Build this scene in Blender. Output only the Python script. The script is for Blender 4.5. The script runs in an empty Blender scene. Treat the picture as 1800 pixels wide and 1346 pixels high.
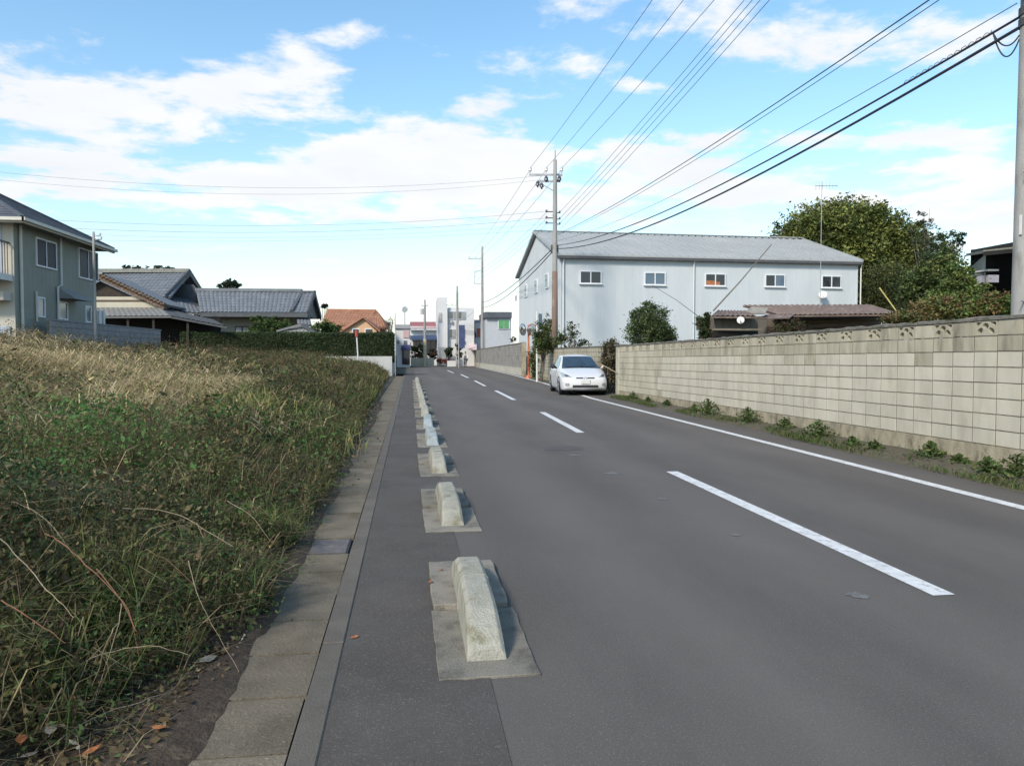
import bpy, math, random
import numpy as np
from mathutils import Vector, Matrix
from mathutils.bvhtree import BVHTree
from mathutils.geometry import delaunay_2d_cdt

R = math.radians
rnd = random.Random(7)
rng = np.random.default_rng(11)
scene = bpy.context.scene
COL = scene.collection

# ------------------------------------------------------------------ camera
F, CX, CY = 1350.0, 900.0, 673.0          # pixel focal length / centre of the 1800x1346 photograph
EYE = Vector((0.0, 0.0, 1.5))
YAW, PITCH = R(7.55), R(2.16)
cam_d = bpy.data.cameras.new('camera')
cam = bpy.data.objects.new('camera', cam_d)
COL.objects.link(cam)
cam.location = EYE
cam.rotation_euler = (R(90) - PITCH, 0, -YAW)
cam_d.sensor_width = 36
cam_d.lens = 27.0
cam_d.clip_start = 0.05
cam_d.clip_end = 3000
scene.camera = cam
ROT = cam.rotation_euler.to_matrix()

# ------------------------------------------------------------------ sun, sky, exposure
SUN_EL, SUN_AZ = R(38), R(222)             # azimuth clockwise from +Y: behind the viewer, to the left
SUN_DIR = Vector((math.sin(SUN_AZ) * math.cos(SUN_EL), math.cos(SUN_AZ) * math.cos(SUN_EL), math.sin(SUN_EL)))
SUN_STRENGTH, SUN_ANGLE, SKY_STRENGTH, EXPOSURE = 2.2, 10.0, 0.132, 0.97
sun_d = bpy.data.lights.new('sun', 'SUN')
sun_d.energy = SUN_STRENGTH
sun_d.angle = R(SUN_ANGLE)
sun_d.color = (1.0, 0.905, 0.77)
sun = bpy.data.objects.new('sun', sun_d)
COL.objects.link(sun)
sun.location = (-20, -20, 30)
sun.rotation_euler = SUN_DIR.to_track_quat('Z', 'Y').to_euler()
scene.view_settings.view_transform = 'Standard'
scene.view_settings.look = 'None'
scene.view_settings.gamma = 1
scene.view_settings.use_curve_mapping = False
scene.view_settings.exposure = EXPOSURE


def ray(px, py):
    return ROT @ Vector(((px - CX) / F, (CY - py) / F, -1.0))


def D(px, py, depth):
    """the point seen at a photo pixel, at a distance along the camera's axis"""
    return EYE + ray(px, py) * depth


def G(px, py, z=0.0):
    d = ray(px, py)
    return EYE + d * ((z - EYE.z) / d.z)


def on_plane(px, py, point, normal):
    d = ray(px, py)
    t = (Vector(point) - EYE).dot(normal) / d.dot(normal)
    return EYE + d * t


def uv_of(px, py):
    d = ray(px, py)
    return d.x / d.y, d.z / d.y


class NT:
    """tiny helper to write node maths"""

    def __init__(self, tree):
        self.t = tree

    def n(self, kind, **kw):
        nd = self.t.nodes.new(kind)
        for k, v in kw.items():
            setattr(nd, k, v)
        return nd

    def _in(self, sock, v):
        if hasattr(v, 'is_output'):
            self.t.links.new(v, sock)
        else:
            sock.default_value = v

    def m(self, op, a, b=None, c=None, clamp=False):
        nd = self.n('ShaderNodeMath', operation=op)
        nd.use_clamp = clamp
        self._in(nd.inputs[0], a)
        if b is not None:
            self._in(nd.inputs[1], b)
        if c is not None:
            self._in(nd.inputs[2], c)
        return nd.outputs[0]

    def mix(self, fac, a, b, blend='MIX'):
        nd = self.n('ShaderNodeMix', data_type='RGBA', blend_type=blend)
        self._in(nd.inputs['Factor'], fac)
        for s, v in ((nd.inputs[6], a), (nd.inputs[7], b)):
            if hasattr(v, 'is_output'):
                self.t.links.new(v, s)
            else:
                s.default_value = (v[0], v[1], v[2], 1)
        return nd.outputs[2]

    def noise(self, vec, scale, detail=4, rough=0.55, dist=0.0, dims='3D'):
        nd = self.n('ShaderNodeTexNoise', noise_dimensions=dims)
        if vec is not None:
            self.t.links.new(vec, nd.inputs['Vector'])
        nd.inputs['Scale'].default_value = scale
        nd.inputs['Detail'].default_value = detail
        nd.inputs['Roughness'].default_value = rough
        nd.inputs['Distortion'].default_value = dist
        return nd.outputs[0]

    def ramp(self, fac, lo, hi):
        nd = self.n('ShaderNodeMapRange', interpolation_type='SMOOTHSTEP')
        self._in(nd.inputs[0], fac)
        nd.inputs[1].default_value = lo
        nd.inputs[2].default_value = hi
        return nd.outputs[0]

    def scale(self, vec, s):
        nd = self.n('ShaderNodeMapping')
        self.t.links.new(vec, nd.inputs[0])
        nd.inputs['Scale'].default_value = s
        return nd.outputs[0]


world = bpy.data.worlds.new('World')
scene.world = world
world.use_nodes = True
wt = world.node_tree
wt.nodes.clear()
W = NT(wt)
sky = W.n('ShaderNodeTexSky', sky_type='NISHITA')
sky.sun_disc = False
sky.sun_elevation = SUN_EL
sky.sun_rotation = SUN_AZ
sky.air_density = 1.25
sky.dust_density = 0.6
sky.ozone_density = 2.4
tc = W.n('ShaderNodeTexCoord')
sep = W.n('ShaderNodeSeparateXYZ')
wt.links.new(tc.outputs['Generated'], sep.inputs[0])
dx, dy, dz = sep.outputs
zc_ = W.m('ADD', W.m('MAXIMUM', dz, 0.0), 0.07)
comb = W.n('ShaderNodeCombineXYZ')
wt.links.new(W.m('DIVIDE', dx, zc_), comb.inputs[0])
wt.links.new(W.m('DIVIDE', dy, zc_), comb.inputs[1])
cv = comb.outputs[0]
big = W.noise(cv, 0.7, 2, 0.5)
fine = W.noise(cv, 2.3, 9, 0.62, 0.15)
dens = W.m('ADD', W.m('MULTIPLY', big, 0.30), W.m('MULTIPLY_ADD', fine, 1.75, -0.40))
yy = W.m('MAXIMUM', dy, 0.01)
U = W.m('DIVIDE', dx, yy)
V = W.m('DIVIDE', dz, yy)
# where the cloud banks of this sky stand (a heap at a bearing and a height)
banks = [((760, 285), 0.32, 0.052, 0.52), ((480, 325), 0.40, 0.036, 0.40), ((330, 170), 0.22, 0.040, 0.40), ((850, 190), 0.08, 0.02, 0.25), ((580, 90), 0.12, 0.05, 0.10), ((90, 290), 0.22, 0.05, 0.16),
         ((560, 130), 0.13, 0.030, 0.20), ((60, 160), 0.14, 0.06, 0.24), ((1450, 40), 0.40, 0.060, 0.30), ((960, 100), 0.16, 0.024, 0.32),
         ((1330, 350), 0.45, 0.028, 0.30), ((1550, 245), 0.20, 0.018, 0.36), ((1720, 295), 0.16, 0.026, 0.40), ((1740, 375), 0.2, 0.03, 0.34), ((1120, 150), 0.06, 0.014, 0.40), ((620, 60), 0.10, 0.02, 0.28), ((1640, 235), 0.10, 0.016, 0.25), ((1560, 290), 0.12, 0.014, 0.3), ((110, 60), 0.12, 0.03, 0.2), ((1420, 95), 0.12, 0.016, 0.22), ((1150, 270), 0.2, 0.035, 0.30),
         ((850, 390), 0.5, 0.02, 0.12)]
holes = [((560, 235), 0.10, 0.022, 0.22), ((1000, 195), 0.20, 0.022, 0.22), ((200, 30), 0.24, 0.03, 0.16), ((820, 60), 0.12, 0.025, 0.18), ((1480, 170), 0.30, 0.035, 0.20), ((330, 280), 0.06, 0.02, 0.20),
         ((700, 30), 0.14, 0.03, 0.16), ((1550, 110), 0.14, 0.03, 0.10), ((560, 408), 0.5, 0.012, 0.14)]
for lst, sg in ((banks, 1), (holes, -1)):
    for (pp, su, sv, a) in lst:
        u0, v0 = uv_of(*pp)
        qu = W.m('POWER', W.m('DIVIDE', W.m('SUBTRACT', U, u0), su * 0.75), 2.0)
        qv = W.m('POWER', W.m('DIVIDE', W.m('SUBTRACT', V, v0), sv), 2.0)
        g = W.m('EXPONENT', W.m('MULTIPLY', W.m('ADD', qu, qv), -1.0))
        dens = W.m('ADD', dens, W.m('MULTIPLY', g, a * sg * (0.86 if sg > 0 else 1.15)))
cloud = W.ramp(dens, 0.70, 0.98)
lowhaze = W.m('EXPONENT', W.m('MULTIPLY', W.m('MAXIMUM', dz, 0.0), -12.5))
hsv = W.n('ShaderNodeHueSaturation')
hsv.inputs['Hue'].default_value = 0.492
hsv.inputs['Saturation'].default_value = 1.12
hsv.inputs['Value'].default_value = 0.88
wt.links.new(sky.outputs[0], hsv.inputs['Color'])
shade = W.ramp(W.noise(cv, 1.1, 5, 0.55), 0.35, 0.7)
cloud_c = W.mix(shade, (3.90, 3.96, 4.02), (3.50, 3.62, 3.78))
blue = W.mix(W.m('MULTIPLY', lowhaze, 0.97, clamp=True), hsv.outputs[0], (3.45, 3.66, 3.80))
allsky = W.mix(cloud, blue, cloud_c)
bg = W.n('ShaderNodeBackground')
bg.inputs[1].default_value = SKY_STRENGTH
wt.links.new(allsky, bg.inputs[0])
wo = W.n('ShaderNodeOutputWorld')
wt.links.new(bg.outputs[0], wo.inputs[0])

# ------------------------------------------------------------------ materials
MATS = {}


def mat(name, c, rough=0.8, c2=None, scale=4.0, var=0.25, c3=None, scale3=0.6, bump=0.0, bscale=60.0, metal=0.0, objrand=0.0,
        stretch=(1, 1, 1), spec=0.4, coords='world', speck=0.0, speckscale=130, lanes=False):
    if name in MATS:
        return MATS[name]
    m = bpy.data.materials.new(name)
    m.use_nodes = True
    t = m.node_tree
    N = NT(t)
    p = t.nodes['Principled BSDF']
    p.inputs['Roughness'].default_value = rough
    p.inputs['Metallic'].default_value = metal
    p.inputs['Specular IOR Level'].default_value = spec
    if coords == 'world':
        vec = N.n('ShaderNodeNewGeometry').outputs['Position']
    else:
        vec = N.n('ShaderNodeTexCoord').outputs['Object']
    v = N.scale(vec, stretch)
    c2 = c2 or tuple(x * (1 - var) for x in c)
    f = N.ramp(N.noise(v, scale, 6, 0.62), 0.3, 0.72)
    out = N.mix(f, c, c2)
    if c3:
        f3 = N.ramp(N.noise(v, scale3, 5, 0.6), 0.50, 0.72)
        out = N.mix(f3, out, c3)
    if speck:
        s = N.noise(vec, speckscale, 2, 0.8)
        out = N.mix(N.m('MULTIPLY', N.ramp(s, 0.55, 0.75), speck), out, tuple(min(1, x * 2.6) for x in c))
        s2 = N.noise(vec, speckscale * 0.7, 2, 0.8)
        out = N.mix(N.m('MULTIPLY', N.ramp(s2, 0.58, 0.75), speck), out, tuple(x * 0.45 for x in c))
    if lanes:       # paler, polished wheel paths along the road
        sx = N.n('ShaderNodeSeparateXYZ')
        t.links.new(vec, sx.inputs[0])
        wob = N.m('MULTIPLY_ADD', N.noise(v, 0.25, 3, 0.5), 0.8, sx.outputs[0])
        band = N.m('MULTIPLY_ADD', N.m('SINE', N.m('MULTIPLY', wob, 4.3)), 0.5, 0.5)
        band = N.m('MULTIPLY', band, N.m('MULTIPLY_ADD', N.noise(vec, 0.8, 5, 0.65), 0.45, 0.08))
        out = N.mix(band, out, tuple(min(1, x * 1.45) for x in c))
        crk = N.noise(vec, 1.6, 8, 0.72, 1.2)
        dk = N.m('SUBTRACT', 1.0, N.ramp(N.m('ABSOLUTE', N.m('SUBTRACT', crk, 0.5)), 0.0, 0.010))
        dk = N.m('MULTIPLY', dk, N.ramp(N.noise(vec, 0.35, 3, 0.5), 0.55, 0.7))
        out = N.mix(N.m('MULTIPLY', dk, 0.35), out, tuple(x * 0.55 for x in c))
    if objrand:
        oi = N.n('ShaderNodeObjectInfo')
        k = N.m('MULTIPLY_ADD', oi.outputs['Random'], objrand * 2, 1 - objrand)
        h = N.n('ShaderNodeHueSaturation')
        N._in(h.inputs['Value'], k)
        t.links.new(out, h.inputs['Color'])
        out = h.outputs[0]
    t.links.new(out, p.inputs['Base Color'])
    if bump:
        b = N.n('ShaderNodeBump')
        b.inputs['Strength'].default_value = bump
        b.inputs['Distance'].default_value = 0.02
        t.links.new(N.noise(vec, bscale, 4, 0.6), b.inputs['Height'])
        t.links.new(b.outputs[0], p.inputs['Normal'])
    MATS[name] = m
    return m


def glass(name, c=(0.02, 0.025, 0.03), rough=0.06, spec=0.6):
    m = mat(name, c, rough, var=0.3, scale=1.5, spec=spec)
    return m


def leafmat(name, trans=0.3, rough=0.65):
    m = bpy.data.materials.new(name)
    m.use_nodes = True
    t = m.node_tree
    N = NT(t)
    p = t.nodes['Principled BSDF']
    p.inputs['Roughness'].default_value = rough
    p.inputs['Specular IOR Level'].default_value = 0.25
    a = N.n('ShaderNodeAttribute', attribute_name='Col')
    t.links.new(a.outputs['Color'], p.inputs['Base Color'])
    tr = N.n('ShaderNodeBsdfTranslucent')
    t.links.new(a.outputs['Color'], tr.inputs[0])
    mx = N.n('ShaderNodeMixShader')
    mx.inputs[0].default_value = trans
    t.links.new(p.outputs[0], mx.inputs[1])
    t.links.new(tr.outputs[0], mx.inputs[2])
    t.links.new(mx.outputs[0], t.nodes['Material Output'].inputs[0])
    return m


# ------------------------------------------------------------------ objects
def tag(o, label=None, cat=None, group=None, kind=None):
    if label:
        o['label'] = label
    if cat:
        o['category'] = cat
    if group:
        o['group'] = group
    if kind:
        o['kind'] = kind
    return o


def empty(name, loc=(0, 0, 0), rz=0.0):
    o = bpy.data.objects.new(name, None)
    COL.objects.link(o)
    o.location = loc
    o.rotation_euler = (0, 0, rz)
    o.empty_display_size = 0.2
    return o


class MB:
    def __init__(self):
        self.v, self.f = [], []

    def add(self, vs, fs):
        k = len(self.v)
        self.v += [tuple(p) for p in vs]
        self.f += [tuple(i + k for i in f) for f in fs]
        return self

    def poly(self, *pts):
        return self.add(pts, [tuple(range(len(pts)))])

    def box(self, x0, x1, y0, y1, z0, z1):
        return self.add([(x0, y0, z0), (x1, y0, z0), (x1, y1, z0), (x0, y1, z0), (x0, y0, z1), (x1, y0, z1), (x1, y1, z1), (x0, y1, z1)],
                        [(0, 3, 2, 1), (4, 5, 6, 7), (0, 1, 5, 4), (1, 2, 6, 5), (2, 3, 7, 6), (3, 0, 4, 7)])

    def hexa(self, b, t):
        """b, t: four bottom and four top points, counter-clockwise seen from above"""
        return self.add(list(b) + list(t), [(0, 3, 2, 1), (4, 5, 6, 7), (0, 1, 5, 4), (1, 2, 6, 5), (2, 3, 7, 6), (3, 0, 4, 7)])

    def slab(self, pts, thick, up=(0, 0, 1)):
        """a polygon (top face) given a thickness downwards"""
        n = len(pts)
        up = Vector(up) * thick
        bot = [Vector(p) - up for p in pts]
        fs = [tuple(range(n)), tuple(range(2 * n - 1, n - 1, -1))]
        fs += [(i, i + n, (i + 1) % n + n, (i + 1) % n) for i in range(n)]
        return self.add(list(pts) + bot, fs)

    def bar(self, p0, p1, w, h, up=(0, 0, 1)):
        p0, p1 = Vector(p0), Vector(p1)
        d = (p1 - p0).normalized()
        s = d.cross(Vector(up))
        if s.length < 1e-4:
            s = d.cross(Vector((1, 0, 0)))
        s = s.normalized()
        u = s.cross(d).normalized()
        vs = []
        for p in (p0, p1):
            for a, b in ((-1, -1), (1, -1), (1, 1), (-1, 1)):
                vs.append(p + s * (a * w / 2) + u * (b * h / 2))
        return self.add(vs, [(3, 2, 1, 0), (4, 5, 6, 7), (0, 1, 5, 4), (1, 2, 6, 5), (2, 3, 7, 6), (3, 0, 4, 7)])

    def tube(self, pts, radii, n=8, cap=True):
        pts = [Vector(p) for p in pts]
        if not hasattr(radii, '__len__'):
            radii = [radii] * len(pts)
        k = len(self.v)
        d0 = (pts[1] - pts[0]).normalized()
        s = d0.cross(Vector((0, 0, 1)))
        if s.length < 1e-3:
            s = Vector((1, 0, 0))
        s.normalize()
        for i, p in enumerate(pts):
            d = (pts[min(i + 1, len(pts) - 1)] - pts[max(i - 1, 0)]).normalized()
            s = (s - d * s.dot(d)).normalized()
            u = d.cross(s)
            for j in range(n):
                a = 2 * math.pi * j / n
                self.v.append(tuple(p + (s * math.cos(a) + u * math.sin(a)) * radii[i]))
        for i in range(len(pts) - 1):
            for j in range(n):
                a, b = k + i * n + j, k + i * n + (j + 1) % n
                self.f.append((a, b, b + n, a + n))
        if cap:
            self.f.append(tuple(k + j for j in range(n - 1, -1, -1)))
            e = k + (len(pts) - 1) * n
            self.f.append(tuple(e + j for j in range(n)))
        return self

    def disc(self, c, axis, r, thick, n=20, ry=None):
        c, axis = Vector(c), Vector(axis).normalized()
        return self.tube([c - axis * thick / 2, c + axis * thick / 2], r, n)

    def mesh(self, name, origin=(0, 0, 0)):
        me = bpy.data.meshes.new(name)
        o = Vector(origin)
        me.from_pydata([(v[0] - o.x, v[1] - o.y, v[2] - o.z) for v in self.v], [], self.f)
        me.update()
        return me

    def build(self, name, m, parent=None, origin=(0, 0, 0), loc=None, smooth=False, bevel=0.0, seg=1):
        me = self.mesh(name, origin)
        if m:
            me.materials.append(m)
        if smooth:
            me.polygons.foreach_set('use_smooth', [True] * len(me.polygons))
        o = bpy.data.objects.new(name, me)
        COL.objects.link(o)
        if parent:
            o.parent = parent
        elif loc is None:
            o.location = origin
        if loc is not None:
            o.location = loc
        if bevel:
            b = o.modifiers.new('bevel', 'BEVEL')
            b.width = bevel
            b.segments = seg
            b.limit_method = 'ANGLE'
        return o


def copy_tree(o, parent=None):
    c = o.copy()
    COL.objects.link(c)
    c.parent = parent
    for ch in [x for x in COL.objects if x.parent == o]:
        copy_tree(ch, c)
    return c


def np_object(name, verts, faces, cols, m, parent=None, origin=(0, 0, 0), smooth=False):
    """numpy arrays -> one mesh object with a point colour layer 'Col'"""
    verts = np.asarray(verts, dtype=np.float32) - np.asarray(origin, dtype=np.float32)
    faces = np.asarray(faces, dtype=np.int32)
    me = bpy.data.meshes.new(name)
    nf, k = faces.shape
    me.vertices.add(len(verts))
    me.vertices.foreach_set('co', verts.ravel())
    me.loops.add(nf * k)
    me.loops.foreach_set('vertex_index', faces.ravel())
    me.polygons.add(nf)
    me.polygons.foreach_set('loop_start', np.arange(0, nf * k, k, dtype=np.int32))
    me.polygons.foreach_set('loop_total', np.full(nf, k, dtype=np.int32))
    if smooth:
        me.polygons.foreach_set('use_smooth', np.ones(nf, dtype=bool))
    if cols is not None:
        a = me.color_attributes.new('Col', 'FLOAT_COLOR', 'POINT')
        c4 = np.ones((len(verts), 4), dtype=np.float32)
        c4[:, :3] = cols
        a.data.foreach_set('color', c4.ravel())
    me.materials.append(m)
    me.update()
    me.validate()
    o = bpy.data.objects.new(name, me)
    COL.objects.link(o)
    if parent:
        o.parent = parent
    else:
        o.location = origin
    return o


def leaves_np(c, size, col, up=0.5, aspect=0.5, seed=0, jitter=0.25):
    """diamond-shaped leaves: centres Nx3, sizes N, colours Nx3"""
    g = np.random.default_rng(seed)
    n = len(c)
    nr = g.normal(size=(n, 3))
    nr[:, 2] = np.abs(nr[:, 2]) + up
    nr /= np.linalg.norm(nr, axis=1, keepdims=True)
    t = np.cross(nr, g.normal(size=(n, 3)))
    t /= np.linalg.norm(t, axis=1, keepdims=True) + 1e-9
    b = np.cross(nr, t)
    s = size[:, None]
    P = np.empty((n, 4, 3))
    P[:, 0] = c - t * s
    P[:, 1] = c + b * s * aspect - nr * s * 0.12
    P[:, 2] = c + t * s
    P[:, 3] = c - b * s * aspect - nr * s * 0.12
    k = 1 + g.normal(size=(n, 1)) * jitter
    cc = np.repeat((col * np.clip(k, 0.4, 1.8))[:, None, :], 4, axis=1)
    Fc = np.arange(n * 4).reshape(n, 4)
    return P.reshape(-1, 3), Fc, cc.reshape(-1, 3)


def blades_np(base, h, lean, width, col, seed=0, jitter=0.2, droop=0.35):
    """bent grass blades: three rungs each; lean Nx2 horizontal reach at the tip"""
    g = np.random.default_rng(seed)
    n = len(base)
    ang = g.uniform(0, 2 * np.pi, n)
    side = np.stack([np.cos(ang), np.sin(ang), np.zeros(n)], 1)
    L = np.concatenate([lean, np.zeros((n, 1))], 1)
    up = np.zeros((n, 3))
    up[:, 2] = h
    mid = base + up * 0.62 + L * 0.35
    tip = base + up * (1 - droop * np.clip(np.linalg.norm(lean, axis=1) / np.maximum(h, 0.01), 0, 1.5))[:, None] + L
    w = width[:, None]
    P = np.empty((n, 6, 3))
    P[:, 0] = base - side * w / 2
    P[:, 1] = base + side * w / 2
    P[:, 2] = mid - side * w / 2
    P[:, 3] = mid + side * w / 2
    P[:, 4] = tip - side * w * 0.12
    P[:, 5] = tip + side * w * 0.12
    k = np.clip(1 + g.normal(size=(n, 1)) * jitter, 0.5, 1.7)
    cc = np.repeat((col * k)[:, None, :], 6, axis=1)
    b = (np.arange(n) * 6)[:, None]
    Fc = np.concatenate([b + np.array([[0, 1, 3, 2]]), b + np.array([[2, 3, 5, 4]])], 0)
    return P.reshape(-1, 3), Fc, cc.reshape(-1, 3)


def join_np(parts):
    V, Fs, C, k = [], [], [], 0
    for v, f, c in parts:
        V.append(v)
        Fs.append(f + k)
        C.append(c)
        k += len(v)
    return np.concatenate(V), np.concatenate(Fs), np.concatenate(C)


def vnoise(x, y, s, seed=0):
    """smooth value noise in [0,1]"""
    g = np.random.default_rng(seed)
    T = g.random((64, 64))
    X, Y = np.asarray(x) * s + 1000, np.asarray(y) * s + 1000
    i, j = np.floor(X).astype(int), np.floor(Y).astype(int)
    fx, fy = X - i, Y - j
    fx, fy = fx * fx * (3 - 2 * fx), fy * fy * (3 - 2 * fy)
    a, b, c, d = T[i % 64, j % 64], T[(i + 1) % 64, j % 64], T[i % 64, (j + 1) % 64], T[(i + 1) % 64, (j + 1) % 64]
    return (a * (1 - fx) + b * fx) * (1 - fy) + (c * (1 - fx) + d * fx) * fy


def sstep(a, b, x):
    t = np.clip((np.asarray(x) - a) / (b - a), 0, 1)
    return t * t * (3 - 2 * t)

# ================================================================== ground and road
M_ground = mat('earth', (0.10, 0.085, 0.06), 0.95, (0.07, 0.075, 0.035), 0.4, bump=0.5, bscale=6)
MB().add([(-900, -60, -0.02), (900, -60, -0.02), (900, 1500, -0.02), (-900, 1500, -0.02)], [(0, 1, 2, 3)]).build('ground', M_ground)['kind'] = 'structure'

M_asphalt = mat('asphalt', (0.104, 0.093, 0.083), 0.86, (0.084, 0.075, 0.067), 1.4, c3=(0.124, 0.111, 0.100), scale3=0.35, lanes=True, bump=0.35, bscale=170, stretch=(1.2, 0.35, 1), spec=0.3, speck=0.6, speckscale=95)
M_path = mat('worn_asphalt', (0.092, 0.082, 0.073), 0.9, (0.066, 0.058, 0.051), 1.8, c3=(0.098, 0.094, 0.090), scale3=0.9, bump=0.4, bscale=150, spec=0.25, speck=0.6, speckscale=95)
M_patch = mat('asphalt_patch', (0.088, 0.081, 0.076), 0.9, var=0.2, scale=9, bump=0.4, bscale=170, speck=0.4)


def strip(xs_left, xs_right, ys, z):
    mb = MB()
    for a, b, y in zip(xs_left, xs_right, ys):
        mb.v += [(a, y, z), (b, y, z)]
    for i in range(len(ys) - 1):
        k = 2 * i
        mb.f.append((k, k + 1, k + 3, k + 2))
    return mb


edge_px = [(1800, 893), (1500, 816.5), (1200, 740.5), (1040, 700), (955, 673), (900, 658.5), (850, 647.5)]
edge = [G(*p) for p in edge_px]
d0 = (edge[0] - edge[2])
edge = [edge[0] + d0 * 1.6] + edge
ey = [p.y for p in edge]
ex = [p.x for p in edge]


def line_x(y):
    return float(np.interp(y, ey, ex))


YR = [-8, 0, 4, 8, 12, 16, 20, 25, 30, 36, 42, 50, 60, 72, 86, 96]
road = strip([0.36] * len(YR), [line_x(y) + 1.3 for y in YR], YR, 0.0).build('road', M_asphalt)
road['kind'] = 'structure'
strip([-0.345] * len(YR), [0.36] * len(YR), YR, 0.004).build('pavement', M_path)['kind'] = 'structure'
cross = MB()
cross.add([(-45, 91, 0.004), (40, 91, 0.004), (40, 98, 0.004), (-45, 98, 0.004)], [(0, 1, 2, 3)])
cross.build('crossing_road', M_asphalt)['kind'] = 'structure'
sd = MB()
sd.add([(-40, 53.6, -0.012), (-0.346, 50.5, -0.012), (-0.346, 57.5, -0.012), (-40, 60, -0.012)], [(0, 1, 2, 3)])
sd.build('side_lane', M_path)['kind'] = 'structure'

M_paint = mat('road_paint', (0.66, 0.66, 0.65), 0.75, (0.52, 0.52, 0.51), 6, c3=(0.30, 0.30, 0.30), scale3=14, bump=0.15, bscale=120)
# edge line on the far side
LY = [y for y in np.arange(-6, 90, 1.5)]
ln = strip([line_x(y) - 0.075 for y in LY], [line_x(y) + 0.075 for y in LY], LY, 0.004).build('edge_line', M_paint)
ln['kind'] = 'structure'
# centre dashes
dash_px = [((1171, 829), (1640, 1047)), ((948, 724.5), (1014, 760.5)), ((868, 686.5), (900, 703)), ((832, 669), (850, 678.5)), ((808, 658), (821, 664)), ((785, 651), (796, 655.5))]
for a, b in dash_px:
    A, B = G(*a), G(*b)
    mb = MB()
    w = 0.15
    mb.add([(A.x, A.y, 0.004), (A.x + w, A.y, 0.004), (B.x + w, B.y, 0.004), (B.x, B.y, 0.004)], [(0, 1, 2, 3)])
    mb.build('centre_dash', M_paint)['kind'] = 'structure'
# a few repair patches on the road
for (px, py, w, l) in ((990, 788, 0.42, 0.42), (700, 725, 0.22, 1.6)):
    p = G(px, py)
    mb = MB()
    n = 14
    z = 0.004 if p.x > 0.36 else 0.008
    pts = [(p.x + math.cos(a) * w * (0.55 + 0.6 * rnd.random()), p.y + math.sin(a) * l * (0.55 + 0.6 * rnd.random()), z) for a in [2 * math.pi * i / n for i in range(n)]]
    mb.poly(*pts)
    mb.build('road_patch', M_patch)['kind'] = 'structure'
M_scuff = mat('scuff', (0.17, 0.17, 0.165), 0.9, (0.105, 0.10, 0.10), 16, bump=0.2, bscale=150)
for (px, py, w, l) in ((1295, 940, 0.055, 0.05), (1508, 1047, 0.065, 0.06), (1160, 877, 0.06, 0.05), (1075, 832, 0.10, 0.08), (1010, 800, 0.09, 0.08)):
    p = G(px, py)
    mb = MB()
    pts = [(p.x + math.cos(a) * w * (0.5 + 0.9 * rnd.random()), p.y + math.sin(a) * l * (0.5 + 0.9 * rnd.random()), 0.004) for a in [2 * math.pi * i / 15 for i in range(15)]]
    mb.poly(*pts)
    mb.build('road_scuff', M_scuff)['kind'] = 'structure'

# ================================================================== gutter: covers and kerb strip
M_cover = mat('gutter_concrete', (0.165, 0.138, 0.098), 0.92, (0.112, 0.093, 0.064), 3.2, c3=(0.078, 0.063, 0.038), scale3=1.3, bump=0.5, bscale=60, objrand=0.12, speck=0.45, speckscale=80)
M_kerb = mat('kerb_concrete', (0.125, 0.110, 0.090), 0.92, (0.092, 0.082, 0.068), 3.0, bump=0.4, bscale=90, objrand=0.08, speck=0.3)
M_dark = mat('dark_gap', (0.022, 0.02, 0.017), 0.95, var=0.3)
gut = MB().add([(-1.06, -4, -0.012), (-0.345, -4, -0.012), (-0.345, 62, -0.012), (-1.06, 62, -0.012)], [(0, 1, 2, 3)]).build('gutter', M_dark)
gut['kind'] = 'structure'
y = -2.0 + 0.05
k = 0
GRATE_Y = G(575, 950).y
done_grate = False
while y < 52:
    L = 0.485
    g = 0.0085
    mb = MB()
    if abs(y + L / 2 - GRATE_Y) < L / 2 and not done_grate:
        done_grate = True
        # a steel grating in place of one cover
        fr = MB()
        fr.box(-0.90, -0.475, y + g, y + L - g, -0.01, 0.003)
        gr = fr.build('gutter_grate', mat('grate_frame', (0.045, 0.045, 0.05), 0.6, metal=0.3), gut)
        for i in range(9):
            yb_ = y + 0.035 + i * 0.047
            bb = MB().box(-0.885, -0.49, yb_, yb_ + 0.034, 0.003, 0.011)
            bb.build('grate_bar', mat('grate_steel', (0.19, 0.17, 0.165), 0.65, metal=0.2, var=0.4, scale=14), gr)
    else:
        jx, jz = rnd.uniform(-0.006, 0.006), rnd.uniform(-0.002, 0.007)
        mb.box(-0.985 + jx, -0.4605 + jx * 0.6, y + g, y + L - g, -0.01, 0.010 + jz * 0.6)
        mb.build('gutter_cover', M_cover, gut)
    y += L
    k += 1
y = -2.0
while y < 56:
    MB().box(-0.4565, -0.346, y + 0.004, y + 1.996, -0.01, 0.013 + rnd.uniform(-0.002, 0.003)).build('kerb_stone', M_kerb, gut, bevel=0.006)
    y += 2.0

# ================================================================== row of concrete lane dividers
M_conc = mat('block_concrete', (0.36, 0.345, 0.285), 0.9, (0.26, 0.25, 0.20), 9, c3=(0.16, 0.145, 0.08), scale3=6.5, bump=0.7, bscale=75, objrand=0.08, speck=0.25)
M_base = mat('slab_concrete', (0.225, 0.205, 0.165), 0.92, (0.15, 0.137, 0.112), 4, c3=(0.095, 0.087, 0.07), scale3=4, bump=0.5, bscale=80, objrand=0.14, speck=0.4)
M_conc_blue = mat('faded_blue_concrete', (0.32, 0.365, 0.37), 0.9, (0.24, 0.27, 0.265), 8, c3=(0.22, 0.2, 0.15), scale3=8, bump=0.4, bscale=70)
M_red = mat('faded_red_mark', (0.30, 0.10, 0.07), 0.9, var=0.4, scale=30)


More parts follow.
